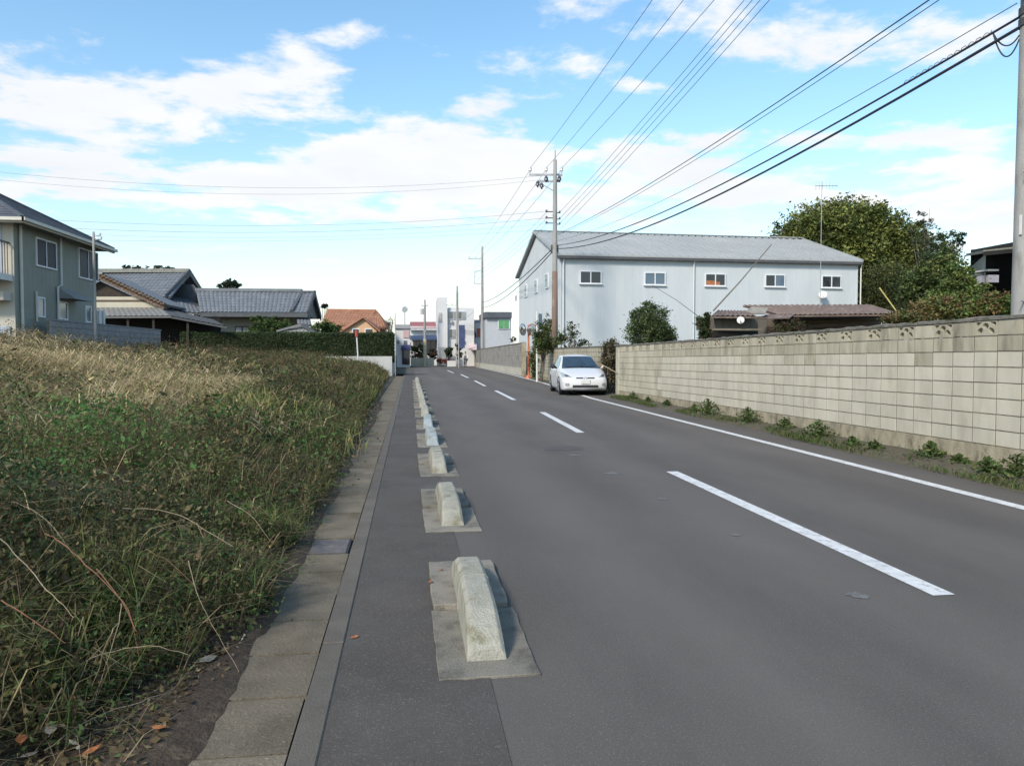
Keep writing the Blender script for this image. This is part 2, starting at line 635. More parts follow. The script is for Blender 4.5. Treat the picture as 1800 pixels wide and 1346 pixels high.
def nose_mesh(flip):
    """half of a kerb block: sloped nose rising to a flat top, chamfered long edges"""
    prof = [(0.0, 0.0), (0.015, 0.055), (0.12, 0.125), (0.26, 0.175), (0.42, 0.20), (0.62, 0.207), (0.768, 0.207)]
    vs, fs = [], []
    sec = []
    for (yy_, zz) in prof:
        c = min(0.022, zz * 0.5)
        hw_b, hw_t = 0.098, 0.098 - 0.016 * (zz / 0.2)
        row = [(-hw_b, 0.0), (-hw_t, max(zz - c, 0)), (-hw_t + c, zz), (hw_t - c, zz), (hw_t, max(zz - c, 0)), (hw_b, 0.0)]
        sec.append([(x, yy_, z) for x, z in row])
    for s in sec:
        vs += s
    n = 6
    for i in range(len(sec) - 1):
        for j in range(n - 1):
            a = i * n + j
            fs.append((a, a + 1, a + n + 1, a + n))
        fs.append((i * n + n - 1, i * n, i * n + n, i * n + 2 * n - 1))
    fs.append(tuple(range(n)))
    e = (len(sec) - 1) * n
    fs.append(tuple(e + j for j in range(n - 1, -1, -1)))
    if flip:
        vs = [(-x, -y_, z) for x, y_, z in vs]
    return vs, fs


ORD = ['nearest', 'second', 'third', 'fourth', 'fifth', 'sixth', 'seventh', 'eighth', 'ninth', 'tenth', 'eleventh', 'twelfth', 'thirteenth', 'farthest']
def rough_slab(x0, x1, y0, y1, z0, z1, n=7, j=0.006):
    r_ = random.Random(int((y1 + z1) * 1000))
    pts = []
    cs = [(x0, y0), (x1, y0), (x1, y1), (x0, y1)]
    for k_ in range(4):
        a_, b_ = cs[k_], cs[(k_ + 1) % 4]
        for i_ in range(n):
            t_ = i_ / n
            pts.append((a_[0] + (b_[0] - a_[0]) * t_ + r_.uniform(-j, j), a_[1] + (b_[1] - a_[1]) * t_ + r_.uniform(-j, j), z1))
    return MB().slab(pts, z1 - z0)


proto = None
for i in range(14):
    Y0 = 3.48 + 2.955 * i
    X0 = 0.358 + rnd.uniform(-0.008, 0.008)
    if proto is None:
        root = empty('lane_divider', (X0, Y0, 0))
        a = rough_slab(-0.245, 0.235, 0.0, 0.955, -0.02, 0.012)
        a.build('base_slab', M_base, root, bevel=0.004)
        b = rough_slab(-0.235, 0.205, 0.972, 1.92, -0.02, 0.038, 7, 0.009)
        b.build('base_slab', M_base, root, bevel=0.005)
        MB().add(*nose_mesh(False)).build('kerb_block', M_conc, root, loc=(0, 0.185, 0.006), bevel=0.003)
        MB().add(*nose_mesh(True)).build('kerb_block', M_conc, root, loc=(0, 1.735, 0.006), bevel=0.003)
        proto = root
    else:
        root = copy_tree(proto)
        root.location = (X0, Y0, 0)
        root.rotation_euler = (0, 0, rnd.uniform(-0.012, 0.012))
        if i in (3, 4):
            for ch in [c for c in COL.objects if c.parent == root and c.name.startswith('kerb_block')]:
                ch.data = ch.data.copy()
                ch.data.materials[0] = M_conc_blue
            kk = [c for c in COL.objects if c.parent == root and c.name.startswith('kerb_block')][1]
            kk['label'] = 'kerb block with a faded pale blue top'
    look = {0: 'nearest concrete lane divider, mossy sloped nose, an orange leaf on its left slab',
            1: 'second concrete lane divider from the camera, pale left slabs, on the asphalt',
            2: 'third concrete lane divider from the camera, greenish stained nose, darker slabs',
            3: 'fourth concrete lane divider from the camera, faded pale blue top',
            4: 'fifth concrete lane divider from the camera, bluish top behind the fourth',
            13: 'farthest small concrete lane divider at the far end of the row'}.get(i, ORD[i] + ' concrete lane divider from the camera in the row beside the path')
    tag(root, look, 'lane divider', 'row of concrete lane dividers between path and road')

# ================================================================== block wall on the right
M_blk = mat('wall_block', (0.49, 0.455, 0.365), 0.9, (0.41, 0.38, 0.30), 3.5, c3=(0.37, 0.34, 0.265), scale3=2.2, bump=0.3, bscale=90, objrand=0.06, stretch=(1, 1, 0.3), coords='world')
M_blk_dirty = mat('stained_wall_block', (0.40, 0.365, 0.28), 0.92, (0.30, 0.272, 0.20), 5, c3=(0.19, 0.172, 0.125), scale3=4.0, bump=0.35, bscale=90, objrand=0.10, stretch=(1, 1, 0.22))
M_mort = mat('mortar', (0.19, 0.172, 0.13), 0.95, (0.10, 0.092, 0.07), 7, bump=0.4, bscale=60)
M_foot = mat('wall_footing', (0.36, 0.315, 0.225), 0.95, (0.22, 0.19, 0.13), 5, c3=(0.10, 0.088, 0.06), scale3=4.5, bump=0.6, bscale=40, stretch=(1, 1, 0.55))
M_cope = mat('wall_coping', (0.19, 0.175, 0.145), 0.95, (0.085, 0.078, 0.065), 9, c3=(0.07, 0.075, 0.04), scale3=3, bump=0.6, bscale=30)
M_hole = mat('hole_shadow', (0.06, 0.055, 0.045), 0.95)

WA = D(1800, 790, 9.2)
WB = D(1088, 686, 27.7)
wdir = Vector((WB.x - WA.x, WB.y - WA.y, 0))
wlen_ab = wdir.length
wdir.normalize()
wslope = (WB.z - WA.z) / wlen_ab
# the wall's own frame: x along the wall away from the viewer, y into the plot, z up
w_ang = math.atan2(wdir.y, wdir.x)
PITCH_X, ROWH = 0.4, 0.1965
START = -2.4                               # metres nearer than the frame's edge
NCOL = int((wlen_ab - START) / PITCH_X)
wall_len = NCOL * PITCH_X
worg = Vector((WA.x, WA.y, 0)) + wdir * START


def wall_z(s):
    return WA.z + wslope * (s + START)


def block_mesh(tw=PITCH_X - 0.016, th=ROWH - 0.013):
    mb = MB()
    c = 0.003
    x0, x1, z0, z1 = -tw / 2, tw / 2, 0.0, th
    mb.add([(x0, 0.055, z0), (x1, 0.055, z0), (x1, 0.055, z1), (x0, 0.055, z1),
            (x0, -0.049, z0), (x1, -0.049, z0), (x1, -0.049, z1), (x0, -0.049, z1),
            (x0 + c, -0.055, z0 + c), (x1 - c, -0.055, z0 + c), (x1 - c, -0.055, z1 - c), (x0 + c, -0.055, z1 - c)],
           [(0, 3, 2, 1), (0, 1, 5, 4), (1, 2, 6, 5), (2, 3, 7, 6), (3, 0, 4, 7), (4, 5, 9, 8), (5, 6, 10, 9), (6, 7, 11, 10), (7, 4, 8, 11), (8, 9, 10, 11)])
    return mb


def fret_mesh(tw=PITCH_X - 0.012, th=ROWH - 0.011):
    """pierced ventilation block: three round-cornered holes and two corner holes cut right through"""
    from mathutils import Vector as V2
    x0, x1 = -tw / 2, tw / 2
    outer = [(x0, 0), (x1, 0), (x1, th), (x0, th)]
    holes = []

    def blob(cx, cz, rx, rz, rot, n=8):
        return [(cx + math.cos(a) * rx * math.cos(rot) - math.sin(a) * rz * math.sin(rot), cz + math.cos(a) * rx * math.sin(rot) + math.sin(a) * rz * math.cos(rot)) for a in [2 * math.pi * i / n for i in range(n)]]
    holes.append(blob(-0.100, 0.060, 0.056, 0.037, 0.5))
    holes.append(blob(0.100, 0.060, 0.056, 0.037, -0.5))
    holes.append(blob(0.0, 0.122, 0.054, 0.040, 0))
    holes.append([(x0 + 0.022, 0.170), (x0 + 0.022, 0.128), (x0 + 0.055, 0.120), (x0 + 0.125, 0.170)])
    holes.append([(x1 - 0.125, 0.170), (x1 - 0.055, 0.120), (x1 - 0.022, 0.128), (x1 - 0.022, 0.170)])
    pts, edges = [], []
    for poly in [outer] + holes:
        k_ = len(pts)
        pts += [Vector((p[0], p[1])) for p in poly]
        edges += [(k_ + i, k_ + (i + 1) % len(poly)) for i in range(len(poly))]
    vo, eo, fo, *_ = delaunay_2d_cdt(pts, edges, [], 1, 1e-6)

    def inside(p, poly):
        c_ = False
        for i in range(len(poly)):
            a_, b_ = poly[i], poly[i - 1]
            if (a_[1] > p[1]) != (b_[1] > p[1]) and p[0] < (b_[0] - a_[0]) * (p[1] - a_[1]) / (b_[1] - a_[1]) + a_[0]:
                c_ = not c_
        return c_
    mb = MB()
    fs = []
    for f in fo:
        c_ = sum((vo[i] for i in f), Vector((0, 0))) / len(f)
        if not any(inside(c_, h) for h in holes):
            fs.append(tuple(f))
    n = len(vo)
    fr = [(p.x, -0.055, p.y) for p in vo]
    bk = [(p.x, 0.055, p.y) for p in vo]
    allf = [f for f in fs] + [tuple(i + n for i in reversed(f)) for f in fs]
    cnt = {}
    for f in fs:
        for a_, b_ in zip(f, f[1:] + f[:1]):
            cnt[(a_, b_)] = 1
    for (a_, b_) in list(cnt):
        if (b_, a_) not in cnt:
            allf.append((b_, a_, a_ + n, b_ + n))
    mb.add(fr + bk, allf)
    return mb


wall = empty('block_wall', (worg.x, worg.y, 0), w_ang)
tag(wall, 'long cream concrete block wall with pierced top blocks, right of the road', 'wall')
bm_, fm_ = block_mesh(), fret_mesh()
me_c, me_d, me_f = bm_.mesh('block'), bm_.mesh('block'), fm_.mesh('vent_block')
me_c.materials.append(M_blk)
me_d.materials.append(M_blk_dirty)
me_f.materials.append(M_blk_dirty)
count = 0
rest = MB()
vis0 = 3
for c in range(NCOL):
    s = (c + 0.5) * PITCH_X
    for r in range(8):
        z = wall_z(s) + r * ROWH + 0.006
        fret = (r == 7 and c % 2 == 1)
        dirty = r >= 6 or (r == 5 and rnd.random() < 0.10) or rnd.random() < 0.006
        jy = rnd.uniform(-0.0015, 0.002)
        if (fret and c < NCOL - 2) or (c >= vis0 and count < 300 - 20 and not fret):
            me = me_f if fret else (me_d if dirty else me_c)
            o = bpy.data.objects.new('vent_block' if fret else 'block', me)
            COL.objects.link(o)
            o.parent = wall
            o.location = (s, jy, z)
            o.rotation_euler = (0, rnd.uniform(-0.003, 0.003), math.pi + rnd.uniform(-0.003, 0.003))
            if not fret:
                count += 1
        else:
            src = fm_ if fret else bm_
            rest.add([(s - v[0], jy - v[1], v[2] + z) for v in src.v], src.f)
rst = rest.build('far_blocks', mat('far_wall_block', (0.48, 0.435, 0.335), 0.9, (0.37, 0.335, 0.255), 2.0, c3=(0.28, 0.26, 0.20), scale3=1.2, bump=0.3, bscale=90, stretch=(1, 1, 0.6)), wall)
rst['kind'] = 'stuff'
m_ = MB()
e0, e1 = wall_z(0), wall_z(wall_len)
zt = 7 * ROWH
m_.hexa([(0, -0.0505, e0), (wall_len, -0.0505, e1), (wall_len, 0.0505, e1), (0, 0.0505, e0)], [(0, -0.0505, e0 + zt), (wall_len, -0.0505, e1 + zt), (wall_len, 0.0505, e1 + zt), (0, 0.0505, e0 + zt)])
m_.build('mortar_core', M_mort, wall)
zt = 8 * ROWH
m_ = MB()
n = 110
for i in range(n + 1):
    s = wall_len * i / n
    zz = wall_z(s) + zt + 0.002
    j = rnd.uniform(-0.012, 0.012)
    m_.v += [(s, -0.068, zz), (s, 0.07, zz), (s, 0.07, zz + 0.035), (s, 0.0, zz + 0.052 + j), (s, -0.068, zz + 0.03 + j)]
for i in range(n):
    for j in range(5):
        a = i * 5 + j
        b = i * 5 + (j + 1) % 5
        m_.f.append((a, a + 5, b + 5, b))
m_.f += [(0, 1, 2, 3, 4), tuple(n * 5 + j for j in (4, 3, 2, 1, 0))]
m_.build('coping', M_cope, wall)
m_ = MB()
m_.hexa([(0, -0.075, -0.1), (wall_len, -0.075, -0.1), (wall_len, 0.075, -0.1), (0, 0.075, -0.1)], [(0, -0.07, e0 - 0.004), (wall_len, -0.07, e1 - 0.004), (wall_len, 0.07, e1 - 0.004), (0, 0.07, e0 - 0.004)])
m_.build('footing', M_foot, wall)
p = MB()
p.box(wall_len, wall_len + 0.35, -0.2, 0.1, -0.1, e1 + zt + 0.02)
p.build('pillar', mat('pillar_concrete', (0.44, 0.42, 0.34), 0.9, (0.33, 0.31, 0.25), 3, c3=(0.25, 0.23, 0.18), scale3=2, bump=0.3), wall, bevel=0.015)
p = MB()
p.box(wall_len - 0.06, wall_len + 0.41, -0.25, 0.15, e1 + zt + 0.02, e1 + zt + 0.085)
p.build('pillar_cap', M_cope, wall, bevel=0.01)


def wall_pt(s, off=0.0, z=0.0):
    """world point at s metres along the wall line, off metres towards the road"""
    nrm = Vector((wdir.y, -wdir.x, 0))
    q = worg + wdir * s - nrm * off
    return Vector((q.x, q.y, z))


# dirt verge between edge line and wall
M_verge = mat('verge_soil', (0.10, 0.085, 0.06), 0.95, (0.066, 0.058, 0.038), 7, c3=(0.075, 0.082, 0.035), scale3=2, bump=0.8, bscale=25)
vg = MB()
ys = np.arange(-2, 47, 0.6)
for y_ in ys:
    s = (y_ - worg.y) / wdir.y
    xw = wall_pt(s).x - 0.05
    hh = 0.12 * float(np.interp(y_, [4, 10, 28], [1.3, 1.0, 0.4])) * (0.8 + 0.4 * rnd.random())
    xl = xw - float(np.interp(y_, [4, 10, 18, 28], [0.75, 0.62, 0.50, 0.42])) + rnd.uniform(-0.09, 0.07)
    vg.v += [(xl, y_, 0.002), (xl + 0.10, y_, 0.03), (xl + (xw - xl) * 0.55, y_, hh * 0.75), (xw, y_, hh)]
for i in range(len(ys) - 1):
    for j in range(3):
        a = i * 4 + j
        vg.f.append((a, a + 1, a + 5, a + 4))
vg.build('verge', M_verge, smooth=True)['kind'] = 'structure'

# ================================================================== the overgrown field on the left
def edge_x(y):
    y = np.asarray(y, dtype=float)
    return -0.93 - 0.012 * y - 0.38 * np.clip(4.2 - y, 0, 3) + 0.12 * (vnoise(y, y * 0, 0.9, 3) - 0.5)


def canopy(x, y):
    d = np.clip(edge_x(y) - x, 0, None)
    h = 0.16 + 0.98 * (1 - np.exp(-d / 0.85))
    h = h * (0.84 + 0.18 * sstep(6, 20, y))
    h = h + 0.42 * sstep(3.5, 9, d) * sstep(9, 18, y) * (1 - 0.45 * sstep(24, 40, y))
    near = 1 - sstep(9, 16, y)
    h = h + 0.42 * (vnoise(x, y, 0.42, 15) - 0.5) * sstep(0.6, 2.2, d)
    h = h + 0.22 * sstep(1.5, 5, d) * sstep(8, 16, y)
    h = h + 0.34 * (vnoise(x, y, 0.7, 5) - 0.5) * sstep(0.2, 1.5, d) + (0.16 + 0.14 * near) * (vnoise(x, y, 1.9, 6) - 0.5) + 0.34 * near * sstep(0.1, 0.8, d) * (vnoise(x, y, 2.9, 7) - 0.45)
    return np.clip(h, 0.04, None)


def in_field(x, y):
    e = edge_x(y)
    lim = -11.6
    return (x < e + 0.16 * vnoise(x, y, 4, 8)) & ((x > lim) | (y < 25)) & (y < 53.0)


# soil under the weeds: one relief mesh
M_soil = mat('field_soil', (0.055, 0.040, 0.027), 0.98, (0.034, 0.025, 0.018), 9, c3=(0.078, 0.056, 0.034), scale3=3, bump=1.0, bscale=30)
gy = np.concatenate([np.arange(0.2, 8, 0.22), np.arange(8, 24, 0.6), np.arange(24, 54.5, 1.6)])
gu = np.concatenate([[0, 0.06, 0.16, 0.3, 0.5, 0.75, 1.05, 1.4, 1.8, 2.3, 3, 4, 5.5, 7.5, 10, 14, 20, 28, 38]])
VV = []
for y_ in gy:
    e = max(float(edge_x(y_)), -2.3) + 0.1
    for i, u in enumerate(gu):
        x_ = e - u
        if i == 0:
            z_ = -0.004
        else:
            z_ = 0.02 + 0.45 * max(float(canopy(x_, y_)) - 0.15, 0) + 0.03 * rnd.random()
        VV.append((x_, y_, z_))
FF = []
nu = len(gu)
for i in range(len(gy) - 1):
    for j in range(nu - 1):
        a = i * nu + j
        FF.append((a, a + nu, a + nu + 1, a + 1))
MB().add(VV, FF).build('field_soil', M_soil, smooth=True)['kind'] = 'structure'
# dirt creeping onto the gutter covers
mb = MB()
ys = np.arange(1.8, 24, 0.07)
for y_ in ys:
    e = min(max(float(edge_x(y_)), -2.3) + 0.1, -0.80) + 0.01 * rnd.random()
    reach = -0.03 + 0.15 * float(vnoise(y_, 0.3, 1.1, 9)) + 0.06 * float(vnoise(y_, 2.3, 5.0, 12)) + 0.015 * rnd.random()
    inner = max(-0.905 + reach, e + 0.05)
    mb.v += [(e - 0.25, y_, 0.02), ((e + inner) / 2, y_, 0.036), (inner, y_, 0.021), (inner + 0.03, y_, 0.004)]
for i in range(len(ys) - 1):
    for j in range(3):
        a = i * 4 + j
        mb.f.append((a, a + 4, a + 5, a + 1))
mb.build('roadside_dirt', mat('roadside_dirt', (0.075, 0.052, 0.033), 0.98, (0.045, 0.032, 0.022), 22, c3=(0.115, 0.085, 0.055), scale3=10, bump=0.9, bscale=50), smooth=True)['kind'] = 'structure'

OLIVE = np.array((0.100, 0.108, 0.038))
GREEN = np.array((0.070, 0.115, 0.032))
DGREEN = np.array((0.036, 0.066, 0.022))
BROWN = np.array((0.128, 0.096, 0.050))
RUST = np.array((0.105, 0.066, 0.034))
TAN = np.array((0.54, 0.42, 0.25))
STRAW = np.array((0.36, 0.29, 0.14))
YGREEN = np.array((0.19, 0.22, 0.06))


def gold_zone(x, y):
    """where the pale dead grass lies in the field"""
    a = sstep(1.5, 2.6, edge_x(y) - x) * sstep(7.0, 9.5, y + 0.35 * (x + 5)) * (1 - sstep(17, 24, y + 0.5 * (x + 6)))
    a = a * (0.15 + 1.0 * sstep(0.38, 0.62, vnoise(x, y, 0.6, 21)))
    a = a * (1 - 0.75 * sstep(0.0, 1.6, x + 0.10 * y + 2.2))
    b = 0.6 * sstep(5, 7, edge_x(y) - x) * sstep(9, 11, y) * (1 - sstep(20, 25, y)) * (0.4 + 0.8 * sstep(0.4, 0.6, vnoise(x, y, 0.7, 23)))
    return np.clip(np.maximum(a, b), 0, 1)


BRIGHT = np.array((0.062, 0.138, 0.034))
LEAFY = [(D(150, 800, 6.6), 0.55), (D(500, 770, 9.0), 0.45), (D(480, 905, 6.3), 0.30), (D(430, 930, 5.9), 0.30), (D(60, 860, 5.4), 0.30), (D(590, 735, 12), 0.6), (D(560, 820, 9), 0.3), (D(300, 770, 8.5), 0.35), (D(640, 690, 20), 1.2), (D(470, 985, 5.2), 0.12)]


def leafy(x, y):
    g_ = np.zeros_like(x)
    for p_, r_ in LEAFY:
        g_ = np.maximum(g_, np.exp(-(((x - p_.x) / r_) ** 2 + ((y - p_.y) / (r_ * 1.3)) ** 2)))
    return g_


def sample(n, y0, y1):
    y = y0 + (y1 - y0) * rng.random(n) ** 1.0
    span = np.minimum(0.70 * y + 2.2, 26)
    x = edge_x(y) + 0.16 - rng.random(n) ** 1.25 * span
    k = in_field(x, y) & (x > -0.66 * y - 0.9)
    return x[k], y[k]


def weed_cols(x, y, n):
    w1, w2 = vnoise(x, y, 0.9, 31), vnoise(x, y, 0.8, 32)
    far = sstep(12, 30, y)
    c = np.where((w1 < 0.40)[:, None], DGREEN, np.where((w1 < 0.66)[:, None], OLIVE, GREEN))
    p = rng.random(n)
    c = np.where((p < 0.22 + 0.24 * w2 + 0.06 * far)[:, None], BROWN, c)
    c = np.where(((p > 0.955 - 0.04 * (w2 > 0.6)))[:, None], RUST, c)
    c = np.where(((p > 0.62) & (p < 0.74) & (w1 > 0.45))[:, None], GREEN, c)
    c = np.where(((p > 0.74) & (p < 0.80))[:, None], STRAW * 0.6, c)
    g = gold_zone(x, y)
    c = np.where((rng.random(n) < g * 0.6)[:, None], STRAW * 0.8, c)
    c = np.where((rng.random(n) < leafy(x, y) * 0.85)[:, None], BRIGHT, c)
    c = c * (0.62 + 0.80 * vnoise(x, y, 0.5, 35))[:, None] * (0.8 + 0.4 * vnoise(x, y, 2.2, 36))[:, None]
    return c


leaf_parts, blade_parts, gold_parts, stem_parts = [], [], [], []
for (n, y0, y1, s0, s1) in ((150000, 2.6, 8, 0.009, 0.024), (150000, 8, 20, 0.018, 0.042), (120000, 20, 53, 0.04, 0.085)):
    x, y = sample(n, y0, y1)
    n = len(x)
    h = canopy(x, y)
    z = h * (1 - rng.random(n) ** 1.6 * 0.75) + rng.normal(size=n) * 0.03
    g = gold_zone(x, y)
    hs_ = 5.0 if y0 < 5 else (2.6 if y0 < 10 else 1.3)
    gap = vnoise(x + 0.7 * z, y + 0.9 * z, hs_, 91)
    k = (rng.random(n) > g * 0.75) & ((gap > 0.40) | (rng.random(n) < 0.22))
    x, y, z = x[k], y[k], z[k]
    n = len(x)
    c = np.stack([x, y, np.maximum(z, 0.02)], 1)
    leaf_parts.append(leaves_np(c, rng.uniform(s0, s1, n) * np.where(rng.random(n) < 0.07, 2.1, 1.0), weed_cols(x, y, n), 0.35, 0.42, seed=n))
for (n, y0, y1, w0, w1, hs) in ((15000, 2.6, 8, 0.0025, 0.006, 0.30), (34000, 8, 20, 0.005, 0.011, 0.40), (40000, 20, 53, 0.012, 0.026, 0.55)):
    x, y = sample(n, y0, y1)
    n = len(x)
    h = canopy(x, y)
    b = np.stack([x, y, h * rng.uniform(0.15, 0.8, n)], 1)
    ln_ = rng.uniform(0.4, 1.1, n) * hs
    a = rng.uniform(0, 2 * np.pi, n)
    lean = np.stack([np.cos(a), np.sin(a)], 1) * (ln_ * rng.uniform(0.3, 1.5, n))[:, None]
    p = rng.random(n)[:, None]
    c = np.where(p < 0.36, BROWN, np.where(p < 0.47, STRAW * 0.7, np.where(p < 0.78, OLIVE, np.where(p < 0.9, GREEN, YGREEN * 0.7))))
    blade_parts.append(blades_np(b, ln_, lean, rng.uniform(w0, w1, n), c, seed=n))
# twiggy weeds: thin arching shoots carrying small leaves, in the near tangle
for (n, y0, y1, l0, l1, per, ls) in ((9000, 2.6, 8.5, 0.16, 0.55, 11, 0.011), (9000, 8, 18, 0.25, 0.7, 10, 0.022)):
    x, y = sample(n, y0, y1)
    n = len(x)
    h = canopy(x, y)
    b = np.stack([x, y, h * rng.uniform(0.1, 0.85, n)], 1)
    ln_ = rng.uniform(l0, l1, n)
    a = rng.uniform(0, 2 * np.pi, n)
    dz_ = ln_ * rng.uniform(-0.1, 0.75, n)
    lean = np.stack([np.cos(a), np.sin(a)], 1) * (ln_ * rng.uniform(0.35, 1.0, n))[:, None]
    p = rng.random(n)[:, None]
    c = np.where(p < 0.6, BROWN * 0.9, np.where(p < 0.78, RUST, STRAW * 0.6))
    stem_parts.append(blades_np(b, np.maximum(dz_, 0.02), lean, np.full(n, 0.0035 if y0 < 5 else 0.006), c, seed=n + 9, droop=0.2))
    t_ = rng.uniform(0.2, 1.05, (n, per))
    pts = b[:, None, :] + np.concatenate([lean, dz_[:, None]], 1)[:, None, :] * t_[:, :, None]
    pts = pts.reshape(-1, 3) + rng.normal(size=(n * per, 3)) * ls * 1.1
    pts[:, 2] = np.maximum(pts[:, 2], 0.03)
    wc = weed_cols(x, y, n)
    leaf_parts.append(leaves_np(pts, rng.uniform(0.6, 1.5, n * per) * ls, np.repeat(wc, per, 0) * rng.uniform(0.75, 1.35, (n * per, 1)), 0.4, 0.42, seed=n + 11))
# pale dead grass, bent over in swathes
for (n, y0, y1, w0, w1) in ((120000, 7, 17, 0.004, 0.010), (70000, 15, 27, 0.008, 0.017)):
    x, y = sample(int(n * 1.35), y0, y1)
    k = rng.random(len(x)) < gold_zone(x, y) ** 1.1
    x, y = x[k], y[k]
    n = len(x)
    h = canopy(x, y)
    b = np.stack([x, y, h * rng.uniform(0.45, 0.98, n)], 1)
    ln_ = rng.uniform(0.18, 0.5, n)
    a = 5.2 + 2.2 * (vnoise(x, y, 1.1, 41) - 0.5) * 2 + rng.normal(size=n) * 1.1
    lean = np.stack([np.cos(a), np.sin(a)], 1) * (ln_ * rng.uniform(0.5, 1.3, n))[:, None]
    p = rng.random(n)[:, None]
    c = np.where(p < 0.58, TAN * 1.12, np.where(p < 0.80, STRAW * 1.15, np.where(p < 0.86, BROWN * 1.5, YGREEN)))
    gold_parts.append(blades_np(b, ln_ * 0.55, lean, rng.uniform(w0, w1, n), c, seed=n + 1, droop=0.5))
# tall yellow-green tufts along the crest and by the pale patch
for (cx_px, cy_px, dep, nb, hh, sp) in ((150, 612, 18, 700, 0.75, 0.9), (215, 606, 19, 600, 0.7, 0.8), (90, 616, 17, 500, 0.7, 0.9), (300, 622, 20, 400, 0.55, 0.9), (420, 725, 10.5, 420, 0.62, 0.32), (445, 705, 11.5, 320, 0.6, 0.3), (395, 690, 12.5, 260, 0.6, 0.4),
                                        (520, 690, 13, 260, 0.5, 0.4), (20, 690, 9, 200, 0.5, 0.6), (560, 735, 11, 160, 0.45, 0.3)):
    p0 = D(cx_px, cy_px, dep)
    x = p0.x + rng.normal(size=nb) * sp
    y = p0.y + rng.normal(size=nb) * sp
    b = np.stack([x, y, canopy(x, y) * 0.55], 1)
    ln_ = rng.uniform(0.5, 1.1, nb) * hh
    a = rng.uniform(0, 2 * np.pi, nb)
    lean = np.stack([np.cos(a), np.sin(a)], 1) * (ln_ * rng.uniform(0.1, 0.9, nb))[:, None]
    p = rng.random(nb)[:, None]
    c = np.where(p < 0.55, YGREEN, np.where(p < 0.8, STRAW, GREEN))
    blade_parts.append(blades_np(b, ln_, lean, rng.uniform(0.010, 0.02, nb), c, seed=nb + int(cx_px)))
# tussocks: each a clump of one kind of blade
for q_ in range(190):
    if q_ < 90:
        y_ = rng.uniform(3.4, 9.5)
        nb, hh, sp, w0, w1 = 70, rng.uniform(0.25, 0.55), rng.uniform(0.05, 0.12), 0.003, 0.007
    else:
        y_ = rng.uniform(9, 26)
        nb, hh, sp, w0, w1 = 80, rng.uniform(0.35, 0.7), rng.uniform(0.10, 0.28), 0.007, 0.014
    x_ = float(edge_x(y_)) - rng.random() ** 1.3 * (0.62 * y_ + 0.6) - 0.05
    if not bool(in_field(np.array([x_]), np.array([y_]))[0]):
        continue
    x = x_ + rng.normal(size=nb) * sp
    y = y_ + rng.normal(size=nb) * sp
    b = np.stack([x, y, canopy(x, y) * 0.5], 1)
    ln_ = rng.uniform(0.5, 1.1, nb) * hh
    a = rng.uniform(0, 2 * np.pi, nb)
    lean = np.stack([np.cos(a), np.sin(a)], 1) * (ln_ * rng.uniform(0.3, 1.3, nb))[:, None]
    kc = [OLIVE, YGREEN * 0.85, STRAW * 0.9, BROWN * 1.2, GREEN, TAN * 0.8][rng.integers(6 if q_ >= 90 else 5)]
    if q_ < 90 and kc[0] > 0.25:
        kc = kc * 0.55
    blade_parts.append(blades_np(b, ln_, lean, rng.uniform(w0, w1, nb), np.repeat(kc[None, :], nb, 0), seed=5000 + q_, jitter=0.25, droop=0.45))
# rusty seed heads standing over the far weeds
x, y = sample(5200, 16, 52)
n = len(x)
hgt = canopy(x, y) + rng.uniform(0.02, 0.28, n)
blade_parts.append(blades_np(np.stack([x, y, canopy(x, y) * 0.8], 1), hgt - canopy(x, y) * 0.8, rng.normal(size=(n, 2)) * 0.06, np.full(n, 0.008), np.repeat(BROWN[None, :], n, 0), seed=61))
pts = np.repeat(np.stack([x, y, hgt], 1), 7, 0) + rng.normal(size=(n * 7, 3)) * np.array([0.04, 0.04, 0.06])
leaf_parts.append(leaves_np(pts, rng.uniform(0.012, 0.03, n * 7), np.repeat(np.where(rng.random((n, 1)) < 0.6, RUST * 1.3, OLIVE), 7, 0), 0.2, 0.5, seed=62))
# dead stalks lying through the nearest weeds
for (n, y0, y1, lo, hi) in ((2000, 2.7, 8, 0.2, 0.75), (900, 7, 18, 0.3, 0.9)):
    x, y = sample(n, y0, y1)
    n = len(x)
    h = canopy(x, y)
    b = np.stack([x, y, h * rng.uniform(0.3, 1.02, n)], 1)
    a = rng.uniform(0, 2 * np.pi, n)
    ln_ = rng.uniform(lo, hi, n)
    lean = np.stack([np.cos(a), np.sin(a)], 1) * ln_[:, None]
    p = rng.random(n)[:, None]
    c = np.where(p < 0.5, TAN * 0.7, np.where(p < 0.8, BROWN, RUST * 1.4))
    stem_parts.append(blades_np(b, ln_ * rng.uniform(0.05, 0.6, n), lean, rng.uniform(0.0025, 0.0055, n) * (1 if y0 < 5 else 1.6), c, seed=n + 5, droop=0.15))
y = rng.uniform(2.3, 4.6, 420)
x = edge_x(y) + rng.uniform(-0.1, 0.55, 420)
k = x < -0.98
x, y = x[k], y[k]
n = len(x)
a = rng.uniform(0, 2 * np.pi, n)
ln_ = rng.uniform(0.05, 0.40, n)
lean = np.stack([np.cos(a), np.sin(a)], 1) * ln_[:, None]
p = rng.random(n)[:, None]
stem_parts.append(blades_np(np.stack([x, y, np.full(n, 0.03)], 1), ln_ * rng.uniform(0.0, 0.6, n) + 0.01, lean, rng.uniform(0.002, 0.0045, n), np.where(p < 0.45, TAN * 0.5, np.where(p < 0.8, BROWN, OLIVE)), seed=64, droop=0.1))
pts = np.repeat(np.stack([x, y, np.full(n, 0.04)], 1), 5, 0) + rng.normal(size=(n * 5, 3)) * np.array([0.035, 0.035, 0.015])
